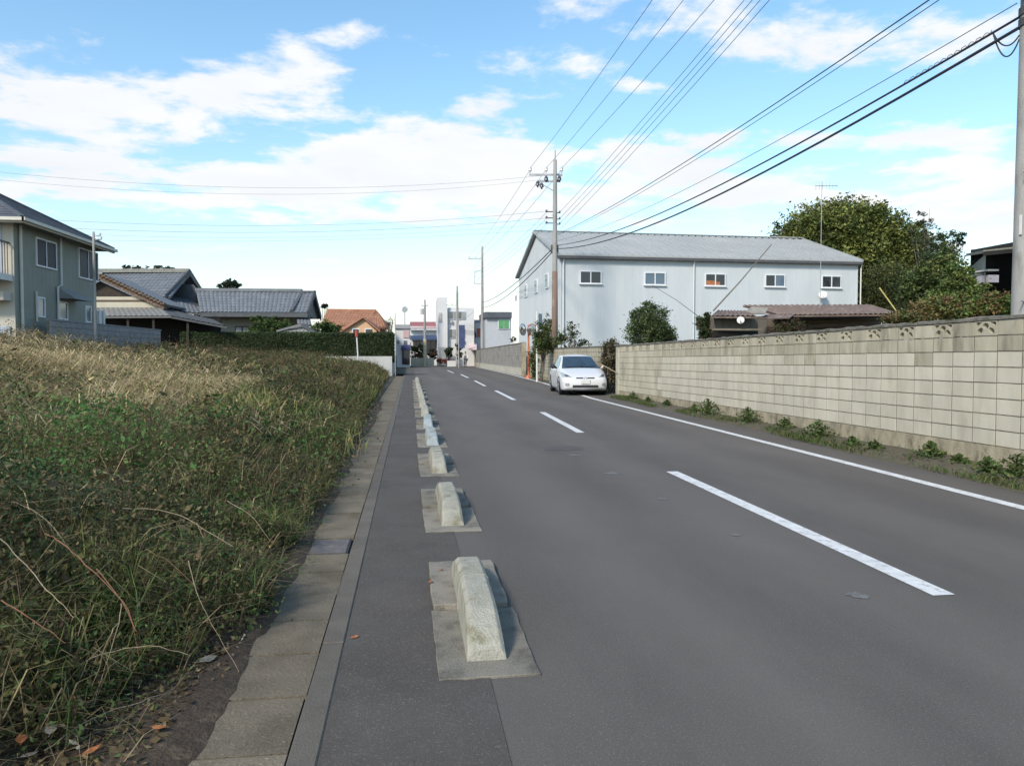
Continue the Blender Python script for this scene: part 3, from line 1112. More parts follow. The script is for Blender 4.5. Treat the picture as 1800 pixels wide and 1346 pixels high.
leaf_parts.append(leaves_np(pts, rng.uniform(0.006, 0.016, n * 5), np.repeat(np.where(rng.random((n, 1)) < 0.5, GREEN * 0.8, BROWN), 5, 0), 0.7, 0.45, seed=65))
M_leaf = leafmat('weed_leaf')
M_blade = leafmat('grass_blade', 0.25)
o = np_object('green_weeds', *join_np(leaf_parts), M_leaf)
tag(o, kind='stuff')
o = np_object('wild_grass', *join_np(blade_parts), M_blade)
tag(o, kind='stuff')
o = np_object('dead_grass', *join_np(gold_parts), M_blade)
tag(o, kind='stuff')
o = np_object('dead_stalks', *join_np(stem_parts), M_blade)
tag(o, kind='stuff')

# leaf litter on the bare earth at the lower left and in the weeds' edge
lp = []
n = 6500
y = rng.uniform(2.3, 14, n)
x = edge_x(y) + rng.normal(size=n) * 0.15 + 0.02
extra_y = rng.uniform(2.2, 4.4, 3400)
extra_x = rng.uniform(-2.5, -0.95, 3400)
x, y = np.concatenate([x, extra_x]), np.concatenate([y, extra_y])
k = (x < -0.84 - 0.05 * rng.random(len(x)))
x, y = x[k], y[k]
n = len(x)
z = np.where(x > np.maximum(edge_x(y), -2.3) + 0.05, 0.032, 0.03 + 0.45 * np.maximum(canopy(x, y) - 0.15, 0) + 0.035) + rng.random(n) * 0.015
p = rng.random(n)[:, None]
c = np.where(p < 0.42, BROWN, np.where(p < 0.62, RUST, np.where(p < 0.86, BROWN * 0.55, STRAW * 0.55)))
lp.append(leaves_np(np.stack([x, y, z], 1), rng.uniform(0.006, 0.020, n) * np.where(rng.random(n) < 0.12, 1.9, 1.0), c, 1.4, 0.6, seed=77))
o = np_object('leaf_litter', *join_np(lp), leafmat('litter_leaf', 0.1, 0.8))
tag(o, kind='stuff')
# gravel specks
n = 900
y = rng.uniform(2.2, 7, n)
x = np.minimum(edge_x(y) + rng.uniform(-0.35, 0.25, n), -0.86)
c = np.repeat(np.array([[0.20, 0.19, 0.17]]), n, 0) * rng.uniform(0.5, 1.6, (n, 1))
o = np_object('gravel', *join_np([leaves_np(np.stack([x, y, np.full(n, 0.045)], 1), rng.uniform(0.003, 0.009, n), c, 1.0, 0.8, seed=5)]), leafmat('gravel_stone', 0.0, 0.9))
tag(o, kind='stuff')

# single fallen leaves and scraps one can pick out
M_orange = mat('orange_leaf', (0.36, 0.135, 0.045), 0.8, (0.24, 0.08, 0.03), 60)
M_rust = mat('rust_leaf', (0.30, 0.10, 0.05), 0.75, (0.2, 0.07, 0.035), 60)
M_pale = mat('pale_leaf', (0.28, 0.25, 0.20), 0.9, (0.17, 0.15, 0.11), 50)


def leaf_thing(px, py, z, size, m, label, rot, kind='fallen_leaf'):
    p = G(px, py, z)
    mb = MB()
    vs = [(0, 0, 0.004)]
    outline = [(-1.25, 0, .10), (-0.8, 0.42, .20), (-0.15, 0.62, .24), (0.45, 0.42, .30), (1.0, 0.02, .42), (0.4, -0.45, .22), (-0.2, -0.6, .14), (-0.8, -0.36, .12)]
    for a, b, c_ in outline:
        vs.append((a * size, b * size, c_ * size * rnd.uniform(0.6, 1.3)))
    fs = [(0, i, i % 8 + 1) for i in range(1, 9)]
    mb.add(vs, fs)
    st = [(-1.25 * size, 0, 0.1 * size), (-1.9 * size, 0.1 * size, 0.16 * size)]
    o = mb.build(kind, m, loc=p)
    o.rotation_euler = (rnd.uniform(-0.12, 0.12), rnd.uniform(-0.12, 0.12), rot)
    s_ = o.modifiers.new('thickness', 'SOLIDIFY')
    s_.thickness = 0.0012
    tag(o, label, 'leaf', 'fallen leaves lying about')
    b = MB().tube(st, size * 0.035, 5).build('leaf_stalk', m, o)
    return o


leaf_thing(624, 1120, 0.006, 0.020, M_orange, 'small orange leaf alone on the dark asphalt path', 0.4)
leaf_thing(757, 1022, 0.045, 0.021, M_orange, 'orange leaf on the left slab of the nearest lane divider', 1.2)
leaf_thing(776, 1001, 0.045, 0.016, M_rust, 'reddish leaf at the back edge of the nearest left slab', 0.1)
leaf_thing(38, 1300, 0.11, 0.032, M_orange, 'big orange leaf in the litter at the lower left corner', 2.0)
leaf_thing(163, 1320, 0.06, 0.031, M_orange, 'orange leaf on bare earth left of the gutter covers', 0.8)
leaf_thing(277, 1279, 0.05, 0.026, M_orange, 'orange leaf nearest the edge of the gutter covers', 3.0)
leaf_thing(90, 1282, 0.12, 0.034, M_pale, 'pale dry leaf beside the big orange one', 1.9)
leaf_thing(53, 1327, 0.06, 0.026, M_pale, 'whitish scrap leaf below the big orange leaf', 0.6)
leaf_thing(128, 1306, 0.09, 0.020, M_pale, 'small whitish leaf between two orange leaves', 2.6)
leaf_thing(367, 1160, 0.04, 0.042, M_pale, 'long pale dry leaf at the edge of the covers', 0.75)


def stalk(pts, r, m, label):
    P = [Vector(p) for p in pts]
    Q = []
    for i in range(len(P) - 1):
        for k_ in range(4):
            t_ = k_ / 4
            a0, a1, a2, a3 = P[max(i - 1, 0)], P[i], P[i + 1], P[min(i + 2, len(P) - 1)]
            Q.append(0.5 * ((2 * a1) + (a2 - a0) * t_ + (2 * a0 - 5 * a1 + 4 * a2 - a3) * t_ ** 2 + (3 * a1 - a0 - 3 * a2 + a3) * t_ ** 3) + Vector((rnd.uniform(-1, 1), rnd.uniform(-1, 1), rnd.uniform(-1, 1))) * 0.004)
    P = Q + [P[-1]]
    mb = MB()
    mb.tube(P, [r * (1 - 0.55 * i / (len(P) - 1)) for i in range(len(P))], 6)
    o = mb.build('dead_stalk', m, origin=P[0])
    tag(o, label, 'dead stalk', 'dead stalks in the weeds')


M_stalk = mat('dead_stalk', (0.34, 0.28, 0.19), 0.85, (0.22, 0.17, 0.11), 30)
M_stalk_r = mat('red_stalk', (0.24, 0.11, 0.065), 0.85, (0.15, 0.075, 0.04), 30)
stalk([G(80, 1318, 0.07), G(160, 1262, 0.10), G(245, 1233, 0.09), G(305, 1215, 0.06)], 0.0026, M_stalk, 'long bent pale stalk lying low over the litter')
stalk([G(160, 1215, 0.12), D(190, 1125, 2.84), D(207, 1095, 2.88)], 0.0026, M_stalk, 'upright pale broken stalk in the lower left weeds')
stalk([D(80, 938, 3.20), D(110, 955, 3.20), D(150, 990, 3.12), D(215, 1055, 3.04), D(240, 1110, 2.96)], 0.0026, M_stalk_r, 'reddish arching stem over the near weeds')
stalk([D(0, 1055, 2.80), D(60, 1090, 2.80), D(115, 1130, 2.80)], 0.0026, M_stalk_r, 'short orange brown stem at the left frame edge')
stalk([D(0, 945, 3.20), D(60, 1010, 3.20), D(100, 1055, 3.12), D(130, 1085, 3.08)], 0.0026, M_stalk, 'thin grey stem slanting down at left')
stalk([D(215, 893, 4.16), D(300, 900, 4.24), D(360, 930, 4.16), D(410, 960, 4.08)], 0.0026, M_stalk, 'pale stem arching towards the gutter edge')

for k_, (pts_, m_, lb_) in enumerate((
        ([(330, 985, 3.9), (345, 1040, 3.75), (372, 1095, 3.7), (420, 1180, 3.55)], M_stalk, 'long pale stem leaning towards the gutter covers'),
        ([(170, 1000, 3.4), (225, 1075, 3.3), (245, 1160, 3.25)], M_stalk_r, 'thin reddish upright stem in the near weeds'),
        ([(255, 965, 3.9), (300, 990, 3.9), (350, 1035, 3.8)], M_stalk_r, 'reddish twig arching right over the near weeds'),
        ([(20, 880, 3.9), (70, 905, 3.9), (120, 960, 3.8), (150, 1020, 3.7)], M_stalk, 'pale bent stem near the left frame edge'),
        ([(400, 880, 5.0), (440, 905, 4.9), (475, 950, 4.8)], M_stalk, 'pale drooping stem above the gutter edge'),
        ([(120, 1180, 3.2), (180, 1150, 3.2), (260, 1135, 3.2), (330, 1150, 3.2)], M_stalk, 'pale stem lying level across the lower weeds'),
        ([(215, 1060, 3.25), (205, 1110, 3.2), (180, 1190, 3.15), (165, 1240, 3.1)], M_stalk, 'thin broken stem hanging down to the litter'))):
    stalk([D(*q_) for q_ in pts_], 0.0022, m_, lb_)

# weeds on the verge by the wall
wl = []
tuft_px = [(1283, 728, 0.40, 150), (1352, 742, 0.34, 150), (1385, 755, 0.24, 90), (1442, 768, 0.30, 120), (1230, 722, 0.18, 90), (1645, 808, 0.26, 120), (1690, 818, 0.16, 70), (1740, 832, 0.20, 90), (1790, 842, 0.30, 120), (1540, 790, 0.14, 60), (1500, 782, 0.14, 60), (1190, 712, 0.16, 90),
           (1130, 700, 0.22, 90), (1160, 705, 0.14, 70)]
for i, (px, py, hh, nl) in enumerate(tuft_px):
    p0 = G(px, py, 0.06)
    p0.x = min(p0.x, wall_pt((p0.y - worg.y) / wdir.y).x - 0.16 - hh * 0.4)
    n = nl * 3
    r_ = np.abs(rng.normal(size=n)) * hh * 0.55
    a = rng.uniform(0, 2 * np.pi, n)
    c = np.stack([p0.x - 0.02 + np.cos(a) * r_ * 0.7, p0.y + np.sin(a) * r_ * 1.4, 0.07 + hh * rng.random(n) * np.clip(1 - r_ / (hh * 1.6), 0.1, 1)], 1)
    cols = np.where(rng.random((n, 1)) < 0.75, GREEN * 0.95, OLIVE)
    pv = leaves_np(c, rng.uniform(0.018, 0.045, n), cols, 0.5, 0.5, seed=900 + i)
    o = empty('weed_tuft', (p0.x, p0.y, 0.05))
    np_object('foliage', *join_np([pv]), M_leaf, parent=o, origin=(p0.x, p0.y, 0.05))
    smb = MB()
    for k_ in range(6):
        a_ = k_ * 1.05
        smb.tube([(0, 0, 0), (math.cos(a_) * hh * 0.2, math.sin(a_) * hh * 0.3, hh * 0.45), (math.cos(a_) * hh * 0.35, math.sin(a_) * hh * 0.6, hh * 0.75)], [0.006, 0.004, 0.002], 5)
    smb.build('stem', mat('green_stem', (0.08, 0.10, 0.035), 0.8), o)
    where = ['tallest leafy weed tuft on the verge in the middle of the wall', 'second tall leafy weed tuft just right of the tallest one', 'low weed clump between two taller tufts', 'broad weed tuft below the middle of the wall', 'low weeds left of the tallest tuft',
             'round weed tuft in the right part of the verge', 'small sprawling weed right of the round tuft', 'weed tuft near the right frame edge', 'weed tuft cut by the right frame edge', 'faint small weed left of the round tuft',
             'tiny weed on bare verge soil', 'low weeds at the far part of the verge', 'weeds at the foot of the wall pillar', 'small weeds just right of the pillar'][i]
    tag(o, where, 'weed', 'weed tufts along the wall foot')
n = 26000
s = rng.uniform(0, wall_len, n)
t_ = rng.random(n) ** 0.8
cx_, cy_ = np.empty(n), np.empty(n)
for i in range(n):
    q = wall_pt(s[i], 0.10)
    cx_[i] = q.x - t_[i] ** 1.5 * 0.62
    cy_[i] = q.y
k = vnoise(cx_, cy_, 0.8, 51) + 0.25 * rng.random(n) > 0.62
cx_, cy_ = cx_[k], cy_[k]
n = len(cx_)
b = np.stack([cx_, cy_, np.full(n, 0.02)], 1)
ln_ = rng.uniform(0.03, 0.11, n)
a = rng.uniform(0, 2 * np.pi, n)
lean = np.stack([np.cos(a), np.sin(a)], 1) * (ln_ * 0.6)[:, None]
p = rng.random(n)[:, None]
c = np.where(p < 0.62, GREEN * 0.9, np.where(p < 0.86, OLIVE, BROWN))
o = np_object('verge_grass', *join_np([blades_np(b, ln_, lean, rng.uniform(0.006, 0.014, n), c, seed=3)]), M_blade)
tag(o, kind='stuff')

# ================================================================== shared building materials
M_white = mat('white_paint', (0.62, 0.62, 0.60), 0.6, var=0.08, scale=3)
M_frame = mat('white_window_frame', (0.68, 0.70, 0.72), 0.5, var=0.08)
M_glass = glass('window_glass', (0.022, 0.027, 0.034), 0.04, 0.7)
M_glass_b = glass('blue_window_glass', (0.10, 0.15, 0.20), 0.08, 0.7)
M_black = mat('dark_interior', (0.018, 0.017, 0.016), 0.95, var=0.3)
M_wood = mat('weathered_wood', (0.12, 0.085, 0.06), 0.9, (0.075, 0.055, 0.04), 9, stretch=(1, 1, 6), bump=0.3)
M_steel = mat('galvanised_steel', (0.40, 0.41, 0.42), 0.5, var=0.2, metal=0.3)
M_darksteel = mat('dark_steel', (0.06, 0.06, 0.065), 0.6, var=0.3)


def pipe(name, pts, r, m, parent, origin, n=8):
    return MB().tube(pts, r, n).build(name, m, parent, origin=origin)


# ================================================================== big pale warehouse behind the wall
A = D(985, 450, 46)
WH = empty('warehouse', (A.x, A.y, 0), R(2.2))
tag(WH, 'long pale blue grey warehouse with grey metal roof behind the block wall', 'warehouse')
wm = Matrix.Translation((A.x, A.y, 0)) @ Matrix.Rotation(R(2.2), 4, 'Z')
wmi = wm.inverted()
WL, WD = 19.55, 13.9
EAVE, RIDGE = 7.42, 9.75
M_siding = mat('pale_siding', (0.52, 0.555, 0.57), 0.75, (0.47, 0.505, 0.52), 0.9, c3=(0.55, 0.58, 0.59), scale3=0.25, stretch=(1, 1, 0.25))
M_metalroof = mat('grey_metal_roof', (0.375, 0.385, 0.375), 0.6, (0.33, 0.337, 0.33), 0.8, c3=(0.42, 0.42, 0.41), scale3=0.4, metal=0.1)


def ribbed(x0, x1, zlo, zhi, pitch, depth, y):
    """upright ribbed metal sheet facing -y"""
    mb = MB()
    xs, ys_ = [], []
    x = x0
    while x < x1 - 1e-6:
        for dx_, dy_ in ((0, 0), (pitch * 0.80, 0), (pitch * 0.84, -depth), (pitch * 0.96, -depth)):
            if x + dx_ < x1:
                xs.append(x + dx_)
                ys_.append(y + dy_)
        x += pitch
    xs.append(x1)
    ys_.append(y)
    n = len(xs)
    mb.v += [(a, b, zlo) for a, b in zip(xs, ys_)] + [(a, b, zhi) for a, b in zip(xs, ys_)]
    mb.f += [(i, i + 1, n + i + 1, n + i) for i in range(n - 1)]
    return mb


ribbed(0, WL, 0, EAVE, 0.45, 0.003, 0.0).build('front_wall', M_siding, WH)
g = MB()
g.poly((0, WD, 0), (0, 0.0, 0), (0, 0.0, EAVE), (0, WD / 2, RIDGE - 0.08), (0, WD, EAVE))
g.poly((WL, 0, 0), (WL, WD, 0), (WL, WD, EAVE), (WL, WD / 2, RIDGE - 0.08), (WL, 0, EAVE))
g.poly((WL, WD, 0), (0, WD, 0), (0, WD, EAVE), (WL, WD, EAVE))
for i in range(1, 31):      # upright ribs on the road-side gable
    y_ = WD * i / 31
    zt_ = EAVE + (RIDGE - EAVE - 0.1) * (1 - abs(y_ - WD / 2) / (WD / 2)) - 0.03
    g.box(-0.008, 0.0, y_, y_ + 0.05, 0, zt_)
g.build('gable_wall', M_siding, WH)


def ribbed_slope(x0, x1, p_lo, p_hi, pitch, rib, thick, flip=1):
    """a metal roof face between an eave (y,z) and a ridge (y,z) with standing ribs"""
    mb = MB()
    (ylo, zlo), (yhi, zhi) = p_lo, p_hi
    mb.slab([(x0, ylo, zlo), (x1, ylo, zlo), (x1, yhi, zhi), (x0, yhi, zhi)], thick)
    n = int((x1 - x0) / pitch)
    for i in range(n + 1):
        x = x0 + 0.02 + (x1 - x0 - 0.1) * i / n
        mb.hexa([(x, ylo, zlo), (x + 0.06, ylo, zlo), (x + 0.06, yhi, zhi), (x, yhi, zhi)],
                [(x, ylo, zlo + rib), (x + 0.06, ylo, zlo + rib), (x + 0.06, yhi, zhi + rib), (x, yhi, zhi + rib)])
    return mb


OV = 0.28
sl = (RIDGE - EAVE) / (WD / 2)
roof = empty('roof', (0, 0, 0))
roof.parent = WH
ribbed_slope(-0.2, WL + 0.2, (-OV, EAVE - OV * sl + 0.12), (WD / 2, RIDGE + 0.12), 0.5, 0.07, 0.08).build('roof_slope', M_metalroof, roof)
ribbed_slope(-0.2, WL + 0.2, (WD + OV, EAVE - OV * sl + 0.12), (WD / 2, RIDGE + 0.12), 0.5, 0.07, 0.08).build('roof_slope', M_metalroof, roof)
MB().bar((-0.22, WD / 2, RIDGE + 0.2), (WL + 0.22, WD / 2, RIDGE + 0.2), 0.35, 0.06).build('ridge_cap', M_metalroof, roof)
for x in (-0.24, WL + 0.24):
    for yo_ in (-OV, WD + OV):
        MB().bar((x, yo_, EAVE - OV * sl + 0.10), (x, WD / 2, RIDGE + 0.12), 0.05, 0.18).build('barge_board', M_metalroof, roof)
MB().box(-0.2, WL + 0.2, -OV - 0.02, -0.03, EAVE - 0.22, EAVE - 0.06).build('eave_gutter', mat('dark_gutter', (0.09, 0.09, 0.095), 0.6), WH)


def wh_pt(px, py):
    nrm = (wm.to_3x3() @ Vector((0, 1, 0)))
    return wmi @ on_plane(px, py, A, nrm)


def slide_window(parent, cx_, cz_, w, h, y=0.0, panes=None, lbl=None):
    wbm = MB()
    t = 0.06
    for (a, b, c_, d_) in ((-w / 2, w / 2, h / 2 - t, h / 2), (-w / 2, w / 2, -h / 2, -h / 2 + t), (-w / 2, -w / 2 + t, -h / 2 + t, h / 2 - t), (w / 2 - t, w / 2, -h / 2 + t, h / 2 - t), (-t * .55, t * .55, -h / 2 + t, h / 2 - t)):
        wbm.box(cx_ + a, cx_ + b, y - 0.07, y + 0.0, cz_ + c_, cz_ + d_)
    fr = wbm.build('window', M_frame, parent)
    if lbl:
        fr['label'] = lbl
    MB().box(cx_ - w / 2 - 0.05, cx_ + w / 2 + 0.05, y - 0.13, y - 0.0, cz_ - h / 2 - 0.05, cz_ - h / 2 - 0.002).build('window_sill', M_frame, fr)
    for i, (a, b) in enumerate(((-w / 2 + t, -t * .55), (t * .55, w / 2 - t))):
        MB().box(cx_ + a, cx_ + b, y - 0.045 + 0.01 * i, y - 0.03 + 0.01 * i, cz_ - h / 2 + t, cz_ + h / 2 - t).build('window_pane', (panes or (M_glass, M_glass))[i], fr)
    return fr


M_orange_c = mat('orange_curtain', (0.42, 0.16, 0.07), 0.85, var=0.3, scale=8)
for i, (px, py) in enumerate(((1038, 487.5), (1151, 490), (1257, 492), (1362, 493.5), (1461, 495.5))):
    q = wh_pt(px, py)
    pn = (M_glass_b, M_glass_b) if i == 1 else ((M_glass, M_glass_b) if i == 3 else (M_glass, M_glass))
    fr = slide_window(WH, q.x, q.z, 1.36, 0.78, 0.0, pn, 'window with orange boards behind its lower panes' if i == 2 else ('window with bluish panes' if i == 1 else None))
    if i == 2:
        MB().box(q.x - 0.6, q.x - 0.04, -0.064, -0.05, q.z - 0.33, q.z - 0.05).build('orange_board', M_orange_c, fr)
        MB().box(q.x + 0.05, q.x + 0.3, -0.064, -0.05, q.z - 0.33, q.z - 0.12).build('orange_board', M_orange_c, fr)
for x0_ in (-0.03, WL - 0.05):
    MB().box(x0_, x0_ + 0.09, -0.035, 0.06, 0, EAVE - 0.23).build('corner_trim', M_siding, WH)
# downpipes
for px, lowz in ((990, 0), (1219, 0), (1512, 0)):
    q = wh_pt(px, 470)
    MB().tube([(q.x, -0.2, EAVE - 0.2), (q.x, -0.09, EAVE - 0.45), (q.x, -0.09, 0.0)], 0.04, 8).build('downpipe', M_white, WH)
# louvred gable windows on the road side
for (px, py, w, h) in ((962, 494, 0.9, 0.95), (943, 503, 0.9, 0.95), (925, 511, 0.9, 0.95), (908, 524, 0.7, 0.5)):
    nrm = (wm.to_3x3() @ Vector((1, 0, 0)))
    q = wmi @ on_plane(px, py, A, nrm)
    fr = MB().box(-0.07, 0.0, q.y - w / 2, q.y + w / 2, q.z - h / 2, q.z + h / 2).build('window', M_frame, WH)
    MB().box(-0.078, -0.071, q.y - w / 2 + 0.08, q.y - 0.03, q.z - h / 2 + 0.08, q.z + h / 2 - 0.08).build('window_pane', M_glass_b, fr)
    MB().box(-0.078, -0.071, q.y + 0.03, q.y + w / 2 - 0.08, q.z - h / 2 + 0.08, q.z + h / 2 - 0.08).build('window_pane', M_glass_b, fr)

# white dish on the warehouse wall
def dish(p, r, aim, label, mount):
    root = empty('satellite_dish', p)
    tag(root, label, 'satellite dish')
    aim = Vector(aim).normalized()
    mb = MB()
    s = aim.cross(Vector((0, 0, 1))).normalized()
    u = s.cross(aim)
    n = 18
    rings = [(0.0, 0.0), (0.4, 0.03), (0.75, 0.10), (1.0, 0.18)]
    mb.v.append((0, 0, 0))
    for rr, dd in rings[1:]:
        for j in range(n):
            a = 2 * math.pi * j / n
            mb.v.append(tuple((s * math.cos(a) + u * math.sin(a)) * rr * r + aim * dd * r))
    for j in range(n):
        mb.f.append((0, 1 + j, 1 + (j + 1) % n))
    for k_ in range(2):
        for j in range(n):
            a, b = 1 + k_ * n + j, 1 + k_ * n + (j + 1) % n
            mb.f.append((a, a + n, b + n, b))
    d_ = mb.build('reflector', M_white, root, smooth=True)
    sm = d_.modifiers.new('thickness', 'SOLIDIFY')
    sm.thickness = 0.012
    MB().tube([Vector((0, 0, 0)), -aim * 0.06, Vector(mount)], 0.018, 6).build('mount_arm', M_steel, root)
    MB().tube([u * (-r), aim * r * 0.9 - u * r * 0.35], 0.01, 6).build('feed_arm', M_steel, root)
    MB().bar(aim * r * 0.86 - u * r * 0.33, aim * r * 1.0 - u * r * 0.36, 0.05, 0.05).build('receiver', M_steel, root)


q = wm @ (wh_pt(1441, 519) + Vector((0, -0.35, 0)))
dish(q, 0.26, (-0.45, -0.8, 0.4), 'small white satellite dish on the warehouse wall below its last window', (0.0, 0.36, -0.02))

# ================================================================== two-storey house at the left
HX = -12.37
HW = empty('green_house', (HX, 26.2, 0))
tag(HW, 'two storey grey green house with dark hipped roof at the left edge', 'house')
HO = (HX, 26.2, 0)
M_green = mat('grey_green_siding', (0.255, 0.272, 0.232), 0.85, (0.225, 0.24, 0.205), 1.2, bump=0.15, bscale=30)
M_cream = mat('cream_render', (0.50, 0.47, 0.40), 0.85, (0.45, 0.42, 0.355), 1.4)
M_slate = mat('dark_slate', (0.088, 0.100, 0.118), 0.8, (0.066, 0.075, 0.09), 1.2, c3=(0.11, 0.12, 0.135), scale3=3)
M_soffit = mat('soffit', (0.24, 0.23, 0.21), 0.85, var=0.1)
HY0, HY1, HZ = 26.2, 32.55, 5.62
HXL = HX - 9.6
w_ = MB()
w_.poly((HX, HY0, 0), (HX, HY1, 0), (HX, HY1, HZ), (HX, HY0, HZ))
w_.poly((HX, HY1, 0), (HXL, HY1, 0), (HXL, HY1, HZ), (HX, HY1, HZ))
w_.poly((HXL, HY1, 0), (HXL, HY0, 0), (HXL, HY0, HZ), (HXL, HY1, HZ))
# upright battens of the siding
for i in range(1, 21):
    y_ = HY0 + (HY1 - HY0) * i / 21
    w_.box(HX, HX + 0.003, y_ - 0.006, y_ + 0.006, 0.3, HZ - 0.02)
w_.build('green_wall', M_green, HW, origin=HO)
w_ = MB()
w_.poly((HXL, HY0, 0), (HX, HY0, 0), (HX, HY0, HZ), (HXL, HY0, HZ))
w_.build('cream_wall', M_cream, HW, origin=HO)
# hipped roof: courses of slates as low steps
ov = 0.52
ex0, ex1, ey0, ey1 = HXL - ov, HX + ov, HY0 - ov, HY1 + ov
hip = (ey1 - ey0) / 2
PT = 0.53
rz = HZ + 0.10


def course_face(a, b, c, d, n, step=0.022):
    """a-b the eave, c-d the top edge (d above a); n stepped slate courses"""
    a, b, c, d = map(Vector, (a, b, c, d))
    nr = (b - a).cross(d - a)
    if nr.length < 1e-6:
        nr = (b - a).cross(c - a)
    nr = nr.normalized()
    mb = MB()
    for i in range(n):
        t0, t1 = i / n, min((i + 1.12) / n, 1.0)
        p0, p1 = a.lerp(d, t0), b.lerp(c, t0)
        q0, q1 = a.lerp(d, t1), b.lerp(c, t1)
        k_ = len(mb.v)
        mb.v += [tuple(x) for x in (p0 - nr * .01, p1 - nr * .01, p1 + nr * step, p0 + nr * step, q0 + nr * 0.002, q1 + nr * 0.002)]
        mb.f += [(k_, k_ + 1, k_ + 2, k_ + 3), (k_ + 3, k_ + 2, k_ + 5, k_ + 4)]
    return mb


rt = rz + hip * PT
R0, R1 = (ex0 + hip, (ey0 + ey1) / 2, rt), (ex1 - hip, (ey0 + ey1) / 2, rt)
rroot = empty('roof', (0, 0, 0))
rroot.parent = HW
course_face((ex0, ey0, rz), (ex1, ey0, rz), R1, R0, 18).build('roof_slope', M_slate, rroot, origin=HO)
course_face((ex1, ey0, rz), (ex1, ey1, rz), R1, R1, 18).build('roof_slope', M_slate, rroot, origin=HO)
course_face((ex1, ey1, rz), (ex0, ey1, rz), R0, R1, 18).build('roof_slope', M_slate, rroot, origin=HO)
course_face((ex0, ey1, rz), (ex0, ey0, rz), R0, R0, 18).build('roof_slope', M_slate, rroot, origin=HO)
for a_, b_ in (((ex1, ey0, rz), R1), ((ex1, ey1, rz), R1), (R0, R1)):
    MB().bar(Vector(a_) + Vector((0, 0, .03)), Vector(b_) + Vector((0, 0, .03)), 0.14, 0.06).build('hip_cap', M_slate, rroot, origin=HO)
MB().box(ex0 + 0.02, ex1 - 0.02, ey0 + 0.02, ey1 - 0.02, rz - 0.10, rz - 0.03).build('soffit', M_soffit, rroot, origin=HO)
fa = MB()
fa.box(ex0, ex1, ey0 - 0.03, ey0 + 0.02, rz - 0.17, rz - 0.015)
fa.box(ex1 - 0.02, ex1 + 0.03, ey0 + 0.02, ey1, rz - 0.17, rz - 0.015)
fa.build('fascia', M_cream, rroot, origin=HO)
M_gut = mat('pale_gutter', (0.58, 0.56, 0.49), 0.6, var=0.1)
MB().box(ex0, ex1 + 0.1, ey0 - 0.13, ey0 - 0.032, rz - 0.11, rz - 0.01).build('gutter', M_gut, rroot, origin=HO)
MB().box(ex1 + 0.032, ex1 + 0.13, ey0 - 0.13, ey1 + 0.06, rz - 0.11, rz - 0.01).build('gutter', M_gut, rroot, origin=HO)


def hpt(px, py):
    p = on_plane(px, py, (HX, 0, 0), Vector((1, 0, 0)))
    return p.y, p.z


def side_window(parent, X, y0, y1, z0, z1, O, panes=2, m=None, name='window', proud=0.05):
    fr = MB()
    t = 0.05
    fr.box(X, X + proud, y0, y1, z1 - t, z1)
    fr.box(X, X + proud, y0, y1, z0, z0 + t)
    fr.box(X, X + proud, y0, y0 + t, z0 + t, z1 - t)
    fr.box(X, X + proud, y1 - t, y1, z0 + t, z1 - t)
    if panes == 2:
        fr.box(X, X + proud * .8, (y0 + y1) / 2 - 0.02, (y0 + y1) / 2 + 0.02, z0 + t, z1 - t)
    f_ = fr.build(name, M_frame, parent, origin=O)
    if panes == 2:
        MB().box(X + 0.005, X + 0.02, y0 + t, (y0 + y1) / 2 - 0.02, z0 + t, z1 - t).build('window_pane', m or M_glass_b, f_, origin=O)
        MB().box(X + 0.005, X + 0.025, (y0 + y1) / 2 + 0.02, y1 - t, z0 + t, z1 - t).build('window_pane', m or M_glass, f_, origin=O)
    else:
        MB().box(X + 0.005, X + 0.02, y0 + t, y1 - t, z0 + t, z1 - t).build('window_pane', m or M_glass_b, f_, origin=O)
    return f_


M_dimglass = glass('dim_glass', (0.028, 0.036, 0.055), 0.35, 0.05)
for (x0, x1, ytop, ybot, pn) in ((61, 97, 416, 468, 2), (136, 170, 434, 489, 2), (64, 77, 521, 558, 1), (101, 117, 529, 562, 1), (148.5, 158.5, 537, 567, 1)):
    ya, zt_ = hpt(x0, ytop)
    _, zb_ = hpt(x0, ybot - (ybot - ytop) * 0.02)
    yb_, _ = hpt(x1, ytop)
    side_window(HW, HX, ya, yb_, zb_, zt_, HO, pn, M_dimglass if pn == 2 else M_glass_b)
# canopy over the side door
ya, zt_ = hpt(100, 505)
yb_, zb_ = hpt(133, 528)
mb = MB()
z1_, z0_ = zt_, zt_ - 0.38
mb.hexa([(HX, ya - 0.05, z0_), (HX, yb_, z0_), (HX + 0.62, yb_, z0_ - 0.02), (HX + 0.62, ya - 0.05, z0_ - 0.02)][::-1], [(HX, ya, z1_), (HX, yb_ - 0.35, z1_), (HX + 0.60, yb_ - 0.02, z0_ + 0.02), (HX + 0.60, ya - 0.03, z0_ + 0.02)][::-1])
mb.build('door_canopy', mat('canopy_grey', (0.25, 0.255, 0.25), 0.8), HW, origin=HO)
